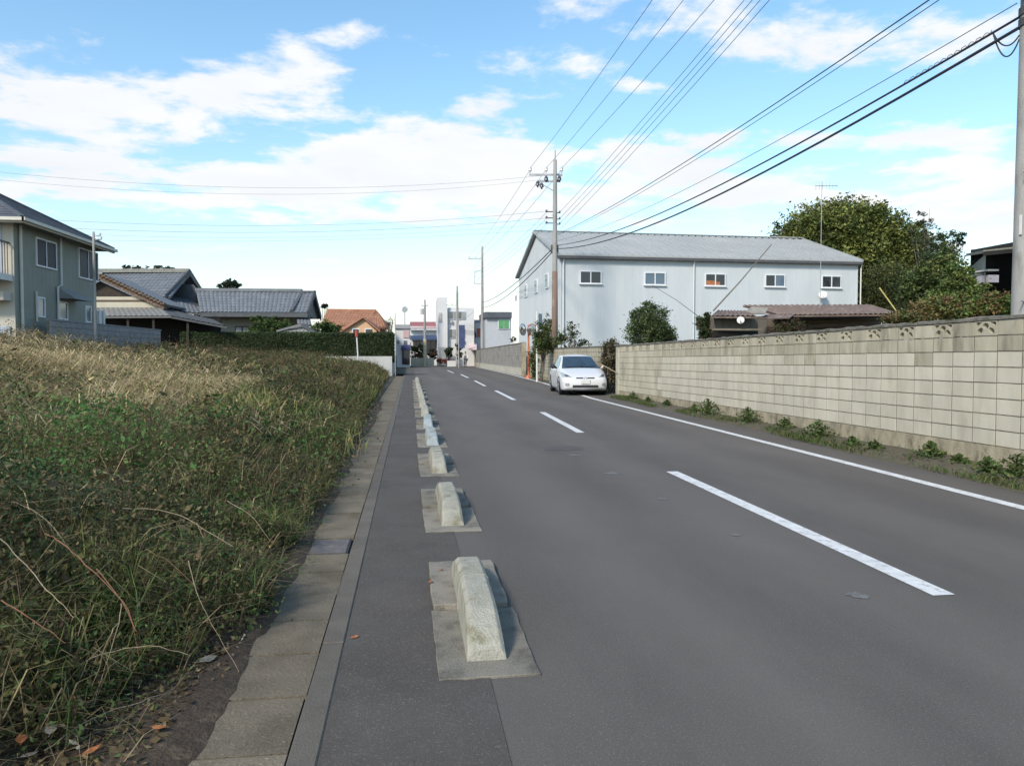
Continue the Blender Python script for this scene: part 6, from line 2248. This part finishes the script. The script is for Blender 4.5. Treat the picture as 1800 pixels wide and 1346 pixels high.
p3, P3, H3 = far_pole(848, 88, 434, 'second utility pole along the road with a square steel frame', [(823, 849, 455)])
fr_ = MB()
a, b, c_, d_ = (D(x_, y_, 88) - P3 + Vector((0, -.2, 0)) for x_, y_ in ((834, 477), (848, 477), (848, 499), (834, 499)))
for u_, v_ in ((a, b), (c_, d_), (d_, a)):
    fr_.bar(u_, v_, 0.08, 0.08)
fr_.build('steel_frame', M_steel, p3)
for yy_ in (481, 489):
    q_ = D(836, yy_, 88) - P3
    insulator(p3, q_ + Vector((0, -.25, 0)), M_porc, 0.09, 0.25)
p4, P4, H4 = far_pole(804, 90, 503, 'third slender utility pole before the white building', [(784, 805, 537)])
p5, P5, H5 = far_pole(747, 92, 527, 'utility pole with beige foot in front of the red roofed shop', [(741, 752, 538)])
q_ = D(742.5, 548, 92) - P5
MB().tube([q_ + Vector((0, -.1, -0.3)), q_ + Vector((0, -.1, 0.35))], 0.25, 12).build('transformer', mat('transformer_grey', (0.42, 0.43, 0.46), 0.5), p5)
MB().tube([(0, 0, 0), (0, 0, 3.3)], 0.2, 12).build('pole_cover', mat('beige_sleeve', (0.55, 0.48, 0.34), 0.8), p5)

# near pole at the right edge
P1 = D(1800, 640, 10.4)
P1 = Vector((P1.x, P1.y, 0))
up1 = utility_pole(P1, 12.2, 'near concrete utility pole cut by the right edge of frame', 0.185, 0.105)


def rel1(px, py, dep=10.4):
    return D(px, py, dep) - P1


for py in (49, 30):
    z = rel1(1790, py).z
    MB().tube([(0, 0, z - 0.05), (0, 0, z + 0.05)], 0.165, 14).build('cable_clamp', M_darksteel, up1)
z = rel1(1790, 8).z
MB().bar((-0.42, -0.05, z), (0.3, -0.05, z), 0.06, 0.06).build('bracket', M_darksteel, up1)
insulator(up1, (-0.2, -0.05, z - 0.05), M_ins, 0.06, 0.2)
z = rel1(1790, 400).z
MB().box(-0.172, -0.158, -0.09, -0.055, z - 0.12, z + 0.14).build('number_plate', M_white, up1)
for zz in (11.4, 10.4):
    MB().bar((-2.0, 0, zz), (1.2, 0, zz), 0.09, 0.09).build('crossarm', M_steel, up1)

# slim pole by the green house
O = D(169, 640, 26.5)
O = Vector((O.x, O.y, 0))
up6 = utility_pole(O, 1.5 + 213 * 26.5 / F, 'slim grey pole beside the right corner of the green house', 0.06, 0.04)
for (a, b, yy_) in ((163, 176, 415), (166, 178, 421)):
    MB().bar(D(a, yy_, 26.5) - O, D(b, yy_, 26.5) - O, 0.03, 0.03).build('crossarm', M_steel, up6)
    insulator(up6, D(b, yy_, 26.5) - O, M_porc, 0.04, 0.12)


def wire(a, b, sag, r, label, group, m=None, n=26):
    a, b = Vector(a), Vector(b)
    pts = []
    for i in range(n + 1):
        t = i / n
        p = a.lerp(b, t)
        p.z -= sag * 4 * t * (1 - t)
        pts.append(p)
    o = MB().tube(pts, r, 6).build('overhead_wire', m or M_wire, origin=a)
    tag(o, label, 'wire', group)
    return o


def p2p(px, py, dy_=-0.16):
    p = D(px, py, 42)
    return Vector((p.x, p.y + dy_, p.z))


GR = 'overhead wires between the near pole and the pole by the warehouse'
for (px, nx, nm) in ((931, 1622, 'leftmost'), (959, 1736, 'middle'), (986, 1850, 'rightmost')):
    wire(p2p(px, 297), D(nx, -700, 10.6), 0.25, 0.009, nm + ' of the three highest thin wires crossing the top middle of the sky', GR, M_wire_t)
for i, (py, x0) in enumerate(((373, 1300), (384, 1314), (393, 1328), (404, 1344))):
    t = (py) / (x0 - 984)
    ny = -(1775 + 8 * i - x0) * t
    wire(p2p(984, py), D(1775 + 8 * i, ny, 10.4), 0.18, 0.008, ['leftmost', 'second', 'third', 'rightmost'][i] + ' of the four close parallel wires left of the thick cables', GR, M_wire_t)
a, b = p2p(980, 412), D(1797, -112, 10.4)
wire(a, b, 0.30, 0.011, 'single twisted wire running between the four parallel wires and thick cables', GR)
wire(a + Vector((0, 0, -.06)), b + Vector((0, 0, -.10)), 0.34, 0.007, 'thin companion just under the single twisted wire', GR)
wire(p2p(977, 432), D(1793, 30, 10.3), 0.62, 0.017, 'upper thick black cable to the pole at right edge', GR)
wire(p2p(977, 438), D(1790, 50, 10.3), 0.72, 0.022, 'lower thick black cable to the pole at right edge', GR)
wire(p2p(979, 424), D(1788, 6, 10.3), 0.45, 0.006, 'faint thin wire just above the thick cables', GR)
# splice spiral and drop loops near the right pole
A_, B_ = p2p(977, 432), D(1793, 30, 10.3)


def on_cable(t, sag=0.62):
    p = A_.lerp(B_, t)
    p.z -= sag * 4 * t * (1 - t)
    return p


ts = np.linspace(0.925, 0.985, 60)
pts = []
for i, t in enumerate(ts):
    p = on_cable(t)
    pts.append(p + Vector((0, math.cos(i * 1.4) * 0.03, 0.02 + math.sin(i * 1.4) * 0.032)))
o = MB().tube(pts, 0.005, 5).build('cable_spiral', M_wire, origin=pts[0])
tag(o, 'black spiral hanger wound round the upper thick cable near the pole', 'cable spiral')
pa, pb = on_cable(0.985), D(1792, 62, 10.3)
for i, sg in enumerate((0.16, 0.28)):
    wire(pa, pb + Vector((0, 0, -0.05 * i)), sg, 0.010, ['upper', 'lower'][i] + ' drooping cable loop beside the right edge pole', 'drooping loops at the right pole')
# onward wires to the far poles
GR2 = 'wires running on to the far poles'
for i, (px, py, qx, qy) in enumerate(((931, 300, 825, 449), (959, 300, 836, 449), (986, 300, 847, 449))):
    wire(p2p(px, py), D(qx, qy, 88), 0.35, 0.010, ['left', 'centre', 'right'][i] + ' high wire falling from the warehouse pole to the next pole', GR2, M_wire_t)
for i, (py, qy) in enumerate(((374, 478), (385, 484), (395, 492))):
    wire(p2p(960, py), D(836, qy, 88), 0.4, 0.009, ['upper', 'middle', 'lower'][i] + ' service wire from the warehouse pole to the steel frame', GR2, M_wire_t)
wire(p2p(972, 436), D(848, 532, 88), 0.5, 0.028, 'thicker dark cable passing across the warehouse gable', GR2)
wire(p2p(972, 441), D(848, 541, 88), 0.65, 0.028, 'lower dark cable passing across the warehouse gable', GR2)
for i, (py, qy) in enumerate(((450, 520), (482, 531), (534, 566))):
    wire(D(846, py, 88), D(803, qy, 90), 0.3, 0.011, ['top', 'middle', 'bottom'][i] + ' wire between the second and third far poles', GR2, M_wire_t)
# thin wires crossing the whole left sky
for i, (y0_, y1_, sg, rr_) in enumerate(((262, 309, 1.15, 0.007), (276, 316, 1.2, 0.006), (352, 372, 0.95, 0.008), (368, 384, 0.9, 0.009), (380, 394, 0.85, 0.006), (402, 404, 0.6, 0.006))):
    wire(D(-320, y0_, 34), p2p(962, y1_), sg, rr_, ['highest', 'second highest', 'third', 'fourth', 'fifth', 'lowest'][i] + ' thin wire sagging across the left half of the sky', 'thin wires across the left sky', mat('pale_wire', (0.30, 0.32, 0.35), 0.5))

# ================================================================== street furniture by the car
O = G(944, 671)
sp = empty('sign_post', (O.x, O.y, 0))
tag(sp, 'slim white road sign post seen edge on left of the car', 'sign post')
Hs = 1.5 + (622 - 546) * O.y / F
MB().tube([(0, 0, 0), (0, 0, Hs)], 0.055, 10).build('post', M_white, sp)
MB().bar((0.10, 0.06, Hs - 0.55), (0.34, 0.42, Hs - 0.55), 0.02, 0.85).build('sign_plate', mat('sign_back', (0.46, 0.47, 0.52), 0.5), sp)
for z in (Hs - 0.3, Hs - 0.75):
    MB().bar((0.0, 0.0, z), (0.14, 0.09, z), 0.03, 0.05).build('sign_clamp', M_steel, sp)

O = G(929, 665)
mm = empty('traffic_mirror', (O.x, O.y, 0))
tag(mm, 'orange traffic mirror post with two round mirrors beside the grey wall', 'traffic mirror')
M_orange2 = mat('orange_paint', (0.55, 0.17, 0.07), 0.55, (0.44, 0.13, 0.055), 5)
kk = O.y / F
zm = 1.5 + (622 - 579) * kk
MB().tube([(0, 0, 0), (0, 0, zm + 0.3)], 0.055, 10).build('post', M_orange2, mm)
for (ox, ax, nm, m_) in ((-0.36, (-0.93, -0.38, -0.1), 'mirror_back', M_darksteel), (0.22, (0.45, -0.9, -0.1), 'mirror_back', M_orange2)):
    ax = Vector(ax).normalized()
    c_ = Vector((ox, 0, zm))
    hb = MB().disc(c_, ax, 0.37, 0.05, 22).build('mirror_housing', M_orange2 if ox > 0 else mat('grey_housing', (0.13, 0.15, 0.15), 0.5), mm, smooth=False)
    mb = MB()
    s_ = ax.cross(Vector((0, 0, 1))).normalized()
    u_ = s_.cross(ax)
    mb.v.append(tuple(c_ + ax * 0.075))
    for rr_, dd_ in ((0.16, 0.068), (0.31, 0.04), (0.33, 0.027)):
        for j in range(20):
            a_ = 2 * math.pi * j / 20
            mb.v.append(tuple(c_ + ax * dd_ + (s_ * math.cos(a_) + u_ * math.sin(a_)) * rr_))
    for j in range(20):
        mb.f.append((0, 1 + j, 1 + (j + 1) % 20))
    for r_ in range(2):
        for j in range(20):
            a_, b_ = 1 + r_ * 20 + j, 1 + r_ * 20 + (j + 1) % 20
            mb.f.append((a_, a_ + 20, b_ + 20, b_))
    mb.build('mirror_glass', mat('mirror_surface', (0.62, 0.60, 0.60), 0.08, metal=0.9, var=0.05), hb, smooth=True)
    MB().bar((0, 0, zm), (ox, 0, zm), 0.04, 0.04).build('mirror_arm', M_orange2, mm)
MB().bar((-0.02, -0.07, 1.5 - 8 * kk), (-0.02, -0.07, 1.5 - 30 * kk), 0.10, 0.02).build('name_plate', M_redp, mm)
MB().tube([(0, 0, -0.01), (0, 0, 0.12), (0, 0, 0.22)], [0.22, 0.17, 0.07], 12).build('post_base', M_orange2, mm)
o = MB().tube([(O.x + 0.35, O.y + 1.2, 0), (O.x + 0.35, O.y + 1.2, 1.35)], 0.09, 10).build('gate_post', M_foot, origin=(O.x + 0.35, O.y + 1.2, 0))
tag(o, 'short grey post just behind the orange mirror post', 'post')
O = D(692.5, 650, 53.2)
o = MB().tube([(O.x + 0.1, O.y, 0), (O.x + 0.1, O.y, 1.5 + 72 * 53.2 / F)], 0.028, 8).build('steel_post', M_steel, origin=(O.x + 0.1, O.y, 0))
tag(o, 'tall thin grey post at the corner end of the hedge', 'post')

# ================================================================== the parked white hatchback, facing the viewer
CF = D(1029, 690, 27.6)
CRZ = R(-4.0)
car = empty('parked_car', (CF.x + math.sin(-CRZ) * 2.2, CF.y + math.cos(CRZ) * 2.2, 0), CRZ)
tag(car, 'white hatchback car parked facing the viewer beside the wall', 'car')
M_carw = mat('white_car_paint', (0.60, 0.605, 0.61), 0.22, var=0.03, spec=0.6)
M_carg = glass('windscreen_glass', (0.035, 0.055, 0.075), 0.04, 0.8)
M_sideg = glass('side_glass', (0.10, 0.15, 0.17), 0.05, 0.8)
M_tyre = mat('tyre_rubber', (0.022, 0.022, 0.024), 0.85)
M_rim = mat('alloy', (0.42, 0.43, 0.44), 0.35, metal=0.6)
M_blackp = mat('black_plastic', (0.02, 0.02, 0.022), 0.5)
M_lamp = mat('lamp_lens', (0.40, 0.42, 0.43), 0.12, (0.22, 0.24, 0.26), 30, spec=0.8)
M_chrome = mat('chrome', (0.62, 0.63, 0.65), 0.15, metal=0.9)
ST = [-2.23, -2.17, -2.05, -1.85, -1.5, -1.15, -0.95, -0.55, -0.1, 0.15, 0.6, 1.1, 1.6, 1.95, 2.12, 2.2, 2.23]
ZT = [0.58, 0.66, 0.72, 0.80, 0.90, 0.975, 1.02, 1.225, 1.415, 1.46, 1.49, 1.455, 1.36, 1.25, 1.13, 0.98, 0.86]       # top centre line
ZB = [0.52, 0.60, 0.66, 0.73, 0.83, 0.895, 0.91, 0.93, 0.94, 0.945, 0.955, 0.965, 0.985, 1.0, 0.96, 0.88, 0.80]      # belt line
WB_ = [0.62, 0.73, 0.80, 0.845, 0.868, 0.872, 0.872, 0.872, 0.872, 0.872, 0.872, 0.87, 0.85, 0.82, 0.78, 0.74, 0.70]   # half width
WT = [0.50, 0.56, 0.60, 0.64, 0.68, 0.70, 0.70, 0.64, 0.585, 0.575, 0.57, 0.565, 0.555, 0.54, 0.55, 0.58, 0.58]     # half width at the roof edge
ZL = [0.30, 0.24, 0.20, 0.19, 0.19, 0.19, 0.19, 0.19, 0.19, 0.19, 0.19, 0.19, 0.20, 0.24, 0.30, 0.36, 0.42]
NS = 64
ysn = np.concatenate([np.linspace(-2.23, -1.6, 20)[:-1], np.linspace(-1.6, 1.7, 40)[:-1], np.linspace(1.7, 2.23, 14)])


def smooth_interp(xq, xs, vs):
    a = np.interp(xq - 0.03, xs, vs)
    b = np.interp(xq, xs, vs)
    c_ = np.interp(xq + 0.03, xs, vs)
    return (a + b + c_) / 3


zt_, zb_, wb_, wt_, zl_ = (smooth_interp(ysn, ST, q_) for q_ in (ZT, ZB, WB_, WT, ZL))
secs = []
for i, y_ in enumerate(ysn):
    zt0, zb0, w0, wt0, zl0 = zt_[i], zb_[i], wb_[i], wt_[i], zl_[i]
    pr = []
    for t in np.linspace(0, 1, 9):            # lower body: sill up to the belt with a soft bulge
        z = zl0 + (zb0 - zl0) * t
        pr.append((w0 * (0.915 + 0.085 * math.sin(math.pi * min(1, 0.12 + 0.82 * t)) ** 0.6) - (0.02 * max(0, t - .75) / .25), z))
    wx = pr[-1][0]
    for t in np.linspace(0, 1, 7)[1:]:         # pillars / bonnet edge up to the roof edge
        z = zb0 + (zt0 - 0.045 * min(1, (zt0 - zb0) / 0.25) - zb0) * t
        pr.append((wx + (wt0 - wx) * (t ** 1.12), z))
    xe, ze = pr[-1]
    for t in np.linspace(0, 1, 6)[1:]:
        pr.append((xe * (1 - t), ze + (zt0 - ze) * math.sin(t * math.pi / 2)))
    secs.append(pr)
npr = len(secs[0])
cb = MB()
full = []
for y_, pr in zip(ysn, secs):
    row = [(-x, y_, z) for x, z in pr] + [(x, y_, z) for x, z in reversed(pr[:-1])]
    full.append(row)
m_n = len(full[0])
for row in full:
    cb.v += row
for i in range(len(full) - 1):
    for j in range(m_n - 1):
        a = i * m_n + j
        cb.f.append((a, a + m_n, a + m_n + 1, a + 1))
cb.f.append(tuple(range(m_n)))
e_ = (len(full) - 1) * m_n
cb.f.append(tuple(e_ + j for j in range(m_n - 1, -1, -1)))
# flat floor
for i in range(len(full) - 1):
    a = i * m_n
    cb.f.append((a, a + m_n - 1, a + 2 * m_n - 1, a + m_n))
cbody = cb.build('body', M_carw, car, smooth=True)
bvh = BVHTree.FromPolygons([Vector(v_) for v_ in cb.v], cb.f)


def patch(axis, corners, n, m, off):
    """a curved panel laid on the body: corners (a,b) bottom-left, bottom-right, top-right, top-left"""
    mb = MB()
    c0, c1, c2, c3 = corners
    for j in range(m + 1):
        t = j / m
        for i in range(n + 1):
            s = i / n
            a = lerp(lerp(c0[0], c1[0], s), lerp(c3[0], c2[0], s), t)
            b = lerp(lerp(c0[1], c1[1], s), lerp(c3[1], c2[1], s), t)
            if axis == 'front':
                o_, d_ = Vector((a, -4, b)), Vector((0, 1, 0))
            elif axis == 'left':          # the side facing the road (-x)
                o_, d_ = Vector((-3, a, b)), Vector((1, 0, 0))
            elif axis == 'right':
                o_, d_ = Vector((3, a, b)), Vector((-1, 0, 0))
            else:
                o_, d_ = Vector((a, b, 4)), Vector((0, 0, -1))
            h, nr, _, _ = bvh.ray_cast(o_, d_)
            if h is None:
                h, nr = o_ + d_ * 2.0, -d_
            if nr.dot(d_) > 0:
                nr = -nr
            mb.v.append(tuple(h + nr * off))
    for j in range(m):
        for i in range(n):
            a = j * (n + 1) + i
            mb.f.append((a, a + 1, a + n + 2, a + n + 1))
    return mb


patch('front', ((-0.70, 0.985), (0.70, 0.985), (0.54, 1.405), (-0.54, 1.405)), 20, 12, 0.006).build('windscreen', M_carg, car, smooth=True)
patch('top', ((-0.715, -1.13), (0.715, -1.13), (0.70, -1.02), (-0.70, -1.02)), 14, 2, 0.008).build('cowl', M_blackp, car, smooth=True)
for ax_, sgn in (('left', -1), ('right', 1)):
    patch(ax_, ((-0.62, 0.965), (0.12, 0.975), (0.12, 1.385), (-0.02, 1.375)), 10, 6, 0.006).build('side_window', M_sideg, car, smooth=True)
    patch(ax_, ((0.17, 0.975), (1.0, 0.99), (0.92, 1.375), (0.17, 1.39)), 10, 6, 0.006).build('side_window', M_sideg, car, smooth=True)
    patch(ax_, ((1.06, 0.995), (1.5, 1.03), (1.28, 1.30), (1.0, 1.36)), 6, 6, 0.006).build('side_window', M_sideg, car, smooth=True)
    for (y0_, y1_) in ((-0.88, 0.145), (0.145, 1.05)):
        for yy_ in (y0_, y1_):
            patch(ax_, ((yy_ - 0.005, 0.30), (yy_ + 0.005, 0.30), (yy_ + 0.005, 0.90), (yy_ - 0.005, 0.90)), 1, 8, 0.003).build('door_seam', M_blackp, car)
    for yy_ in (0.0, 0.88):
        patch(ax_, ((yy_ - 0.09, 0.82), (yy_ + 0.09, 0.82), (yy_ + 0.09, 0.855), (yy_ - 0.09, 0.855)), 4, 1, 0.02).build('door_handle', M_chrome, car, smooth=True)
    mr = MB()
    mr.tube([(sgn * 0.84, -0.60, 0.96), (sgn * 0.90, -0.62, 1.0), (sgn * 0.97, -0.60, 1.03), (sgn * 1.02, -0.57, 1.03), (sgn * 1.06, -0.56, 1.02)], [0.03, 0.045, 0.085, 0.09, 0.05], 10)
    mir = mr.build('door_mirror', M_carw if sgn > 0 else M_blackp, car, smooth=True)
    # wheels with arches
    for yw in (-1.36, 1.34):
        w_ = empty('wheel', (0, 0, 0))
        w_.parent = car
        arch = MB()
        n = 22
        zc2 = 0.315
        for k_ in range(n + 1):
            a_ = -0.25 + (math.pi + 0.5) * k_ / n
            for rr_ in (0.0, 0.365):
                yv, zv = yw + rr_ * math.cos(a_), max(0.19, zc2 + rr_ * math.sin(a_))
                h, nr, _, _ = bvh.ray_cast(Vector((sgn * 3, yv, zv)), Vector((-sgn, 0, 0)))
                xx = (h.x if h else sgn * 0.80) + sgn * 0.006
                arch.v.append((xx, yv, zv))
        for k_ in range(n):
            arch.f.append((2 * k_, 2 * k_ + 1, 2 * k_ + 3, 2 * k_ + 2))
        arch.build('wheel_arch', M_blackp, w_)
        ty = MB()
        xo, xi = sgn * 0.868, sgn * 0.66
        xm = sgn * 0.855
        ty.tube([(xi, yw, zc2), (xi + sgn * 0.02, yw, zc2), (xm - sgn * 0.03, yw, zc2), (xm, yw, zc2), (xo, yw, zc2)], [0.28, 0.312, 0.314, 0.30, 0.235], 26)
        ty.build('tyre', M_tyre, w_, smooth=False)
        rm = MB()
        rm.disc((xo + sgn * 0.003, yw, zc2), (1, 0, 0), 0.225, 0.012, 24)
        rm.disc((xo + sgn * 0.012, yw, zc2), (1, 0, 0), 0.05, 0.014, 12)
        rim = rm.build('rim', mat('rim_shadow', (0.10, 0.10, 0.105), 0.5, metal=0.3), w_)
        for k_ in range(5):
            a_ = 2 * math.pi * k_ / 5 + 0.3
            p0_ = Vector((xo + sgn * 0.016, yw + 0.04 * math.cos(a_), zc2 + 0.04 * math.sin(a_)))
            p1_ = Vector((xo + sgn * 0.012, yw + 0.215 * math.cos(a_), zc2 + 0.215 * math.sin(a_)))
            MB().bar(p0_, p1_, 0.05, 0.014, (1, 0, 0)).build('rim_spoke', M_rim, w_)
# nose details
for sgn in (-1, 1):
    cs = [(sgn * 0.47, 0.655), (sgn * 0.80, 0.665), (sgn * 0.835, 0.845), (sgn * 0.72, 0.80)]
    if sgn < 0:
        cs = [cs[1], cs[0], cs[3], cs[2]]
    hl = patch('front', cs, 10, 6, 0.008).build('headlight', M_lamp, car, smooth=True)
    cs2 = [(sgn * 0.56, 0.685), (sgn * 0.70, 0.69), (sgn * 0.72, 0.745), (sgn * 0.62, 0.735)]
    patch('front', cs2, 6, 4, 0.012).build('lamp_reflector', mat('lamp_dark', (0.12, 0.125, 0.13), 0.15, metal=0.5), hl, smooth=True)
    cs3 = [(sgn * 0.585, 0.355), (sgn * 0.715, 0.36), (sgn * 0.715, 0.455), (sgn * 0.60, 0.45)]
    fog = patch('front', cs3, 5, 4, 0.008).build('fog_light', mat('fog_recess', (0.24, 0.235, 0.215), 0.5), car, smooth=True)
    c_ = sgn * 0.655
    patch('front', ((c_ - .03, 0.375), (c_ + .03, 0.375), (c_ + .03, 0.435), (c_ - .03, 0.435)), 2, 2, 0.014).build('fog_lens', M_lamp, fog, smooth=True)
    patch('front', ((sgn * 0.20 - 0.13, 0.612), (sgn * 0.20 + 0.13, 0.612), (sgn * 0.21 + 0.13, 0.652), (sgn * 0.21 - 0.13, 0.652)), 6, 2, 0.008).build('upper_grille', M_blackp, car)
patch('front', ((-0.47, 0.295), (0.47, 0.295), (0.46, 0.385), (-0.46, 0.385)), 16, 3, 0.008).build('lower_grille', M_blackp, car)
for z in (0.325, 0.352):
    patch('front', ((-0.45, z), (0.45, z), (0.45, z + 0.006), (-0.45, z + 0.006)), 12, 1, 0.014).build('grille_bar', mat('grille_grey', (0.09, 0.09, 0.09), 0.5), car)
npl = MB()
npl.box(-0.165, 0.165, -2.262, -2.245, 0.425, 0.59)
npl.build('number_plate', mat('plate_white', (0.66, 0.67, 0.64), 0.5), car, bevel=0.006)
em = MB()
pts = [(0.055 * math.cos(a_), -2.236, 0.632 + 0.038 * math.sin(a_)) for a_ in [2 * math.pi * k_ / 24 for k_ in range(25)]]
em.tube(pts, 0.007, 6, cap=False)
em.tube([(0.025 * math.cos(a_), -2.237, 0.632 + 0.036 * math.sin(a_)) for a_ in [2 * math.pi * k_ / 20 for k_ in range(21)]], 0.005, 6, cap=False)
em.tube([(0.048 * math.cos(a_), -2.237, 0.646 + 0.018 * math.sin(a_)) for a_ in [2 * math.pi * k_ / 20 for k_ in range(21)]], 0.005, 6, cap=False)
em.build('emblem', M_chrome, car, smooth=True)
for (x0, x1) in ((-0.55, 0.10), (0.02, 0.60)):
    h0 = bvh.ray_cast(Vector((x0, -4, 1.0)), Vector((0, 1, 0)))[0]
    h1 = bvh.ray_cast(Vector((x1, -4, 1.035)), Vector((0, 1, 0)))[0]
    MB().tube([h0 + Vector((0, -.02, .015)), h1 + Vector((0, -.02, .015))], 0.009, 6).build('wiper', M_blackp, car)
patch('top', ((-0.66, -1.13), (0.66, -1.13), (0.665, -1.12), (-0.665, -1.12)), 12, 1, 0.004).build('bonnet_seam', M_blackp, car)
# seats and dashboard glimpsed are hidden by the dark glass; interior mirror
bot = MB()
bot.box(-0.74, 0.74, -2.0, 2.0, 0.15, 0.21)
bot.build('underbody', M_blackp, car)

# ================================================================== cyclist far down the road
CP = D(818, 640, 88)
bk = empty('bicycle', (CP.x, CP.y, 0), R(6))
tag(bk, 'bicycle ridden by a person at the far end of the road', 'bicycle')
M_bike = mat('bike_grey', (0.20, 0.20, 0.21), 0.5)


def ring(c, r, t, n=24):
    pts = [(c[0], c[1] + r * math.cos(a_), c[2] + r * math.sin(a_)) for a_ in [2 * math.pi * k_ / n for k_ in range(n + 1)]]
    return MB().tube(pts, t, 6, cap=False)


for yc_ in (-0.53, 0.53):
    wz_ = ring((0, yc_, 0.33), 0.315, 0.02).build('wheel', M_tyre, bk)
    for k_ in range(6):
        a_ = math.pi * k_ / 6
        MB().tube([(0, yc_ + 0.3 * math.cos(a_), 0.33 + 0.3 * math.sin(a_)), (0, yc_ - 0.3 * math.cos(a_), 0.33 - 0.3 * math.sin(a_))], 0.003, 4).build('spoke', M_steel, wz_)
fm = MB()
for a_, b_ in (((0, -0.53, 0.33), (0, -0.38, 0.95)), ((0, -0.42, 0.78), (0, 0.05, 0.32)), ((0, 0.05, 0.32), (0, 0.2, 0.85)), ((0, 0.53, 0.33), (0, 0.05, 0.32)), ((0, 0.53, 0.33), (0, 0.17, 0.72))):
    fm.tube([a_, b_], 0.018, 8)
fm.build('frame', M_bike, bk)
MB().tube([(-0.28, -0.24, 1.0), (-0.18, -0.34, 1.02), (0, -0.38, 0.97), (0.18, -0.34, 1.02), (0.28, -0.24, 1.0)], 0.014, 8).build('handlebar', M_steel, bk)
MB().tube([(0, 0.05, 0.88), (0, 0.2, 0.9), (0, 0.33, 0.91)], [0.03, 0.07, 0.10], 8).build('saddle', M_blackp, bk)
MB().box(-0.17, 0.17, -0.72, -0.45, 0.72, 0.96).build('basket', M_darksteel, bk)
MB().tube([(-0.14, 0.05, 0.2), (0.14, 0.05, 0.44)], 0.012, 6).build('pedal_crank', M_steel, bk)

# rider: one skinned body
J = [((0, 0.2, 0.96), .15), ((0, 0.14, 1.14), .145), ((0, 0.05, 1.34), .16), ((0, 0.0, 1.47), .07), ((0, -0.04, 1.58), .085), ((0, -0.05, 1.68), .095), ((0, -0.04, 1.77), .06),
     ((-0.18, 0.03, 1.40), .07), ((-0.27, -0.07, 1.18), .05), ((-0.27, -0.24, 1.03), .036), ((0.18, 0.03, 1.40), .07), ((0.27, -0.07, 1.18), .05), ((0.27, -0.24, 1.03), .036),
     ((-0.10, 0.17, 0.90), .10), ((-0.13, -0.18, 0.72), .075), ((-0.13, 0.04, 0.30), .05), ((-0.14, -0.10, 0.24), .04),
     ((0.10, 0.17, 0.90), .10), ((0.13, -0.10, 0.86), .075), ((0.13, 0.10, 0.50), .05), ((0.14, -0.04, 0.46), .04)]
E = [(0, 1), (1, 2), (2, 3), (3, 4), (4, 5), (5, 6), (2, 7), (7, 8), (8, 9), (2, 10), (10, 11), (11, 12), (0, 13), (13, 14), (14, 15), (15, 16), (0, 17), (17, 18), (18, 19), (19, 20)]
me = bpy.data.meshes.new('rider')
me.from_pydata([j_[0] for j_ in J], E, [])
tmp = bpy.data.objects.new('rider', me)
COL.objects.link(tmp)
sk = tmp.modifiers.new('skin', 'SKIN')
for i, (c_, r_) in enumerate(J):
    me.skin_vertices[0].data[i].radius = (r_, r_)
    me.skin_vertices[0].data[i].use_root = (i == 0)
sb_ = tmp.modifiers.new('sub', 'SUBSURF')
sb_.levels = sb_.render_levels = 2
dg = bpy.context.evaluated_depsgraph_get()
bm2_ = bpy.data.meshes.new_from_object(tmp.evaluated_get(dg))
bpy.data.objects.remove(tmp)
pers = empty('person', (CP.x, CP.y, 0.0), R(6))
tag(pers, 'person in a white top and dark trousers riding a bicycle far away', 'person')
bm2_.materials.clear()
for m_ in (mat('skin_tone', (0.45, 0.29, 0.21), 0.7), mat('white_shirt', (0.72, 0.72, 0.70), 0.9), mat('grey_trousers', (0.10, 0.10, 0.11), 0.9), mat('grey_vest', (0.24, 0.24, 0.26), 0.9)):
    bm2_.materials.append(m_)
for p_ in bm2_.polygons:
    c_ = p_.center
    p_.use_smooth = True
    if c_.z > 1.47 or (c_.y < -0.20 and c_.z > 0.95):
        p_.material_index = 0
    elif c_.z > 1.0 and (abs(c_.x) > 0.11 or c_.z > 1.32):
        p_.material_index = 1
    elif c_.z > 1.0:
        p_.material_index = 3
    else:
        p_.material_index = 2
bo = bpy.data.objects.new('body', bm2_)
COL.objects.link(bo)
bo.parent = pers
hr = MB()
for i in range(7):
    t_ = i / 6
    a_ = math.pi * 0.5 * t_
    for j in range(12):
        b_ = 2 * math.pi * j / 12
        hr.v.append((0.098 * math.cos(a_) * math.cos(b_), -0.035 + 0.105 * math.cos(a_) * math.sin(b_), 1.665 + 0.13 * math.sin(a_)))
for i in range(6):
    for j in range(12):
        hr.f.append((i * 12 + j, i * 12 + (j + 1) % 12, (i + 1) * 12 + (j + 1) % 12, (i + 1) * 12 + j))
hr.build('hair', M_blackp, pers, smooth=True)
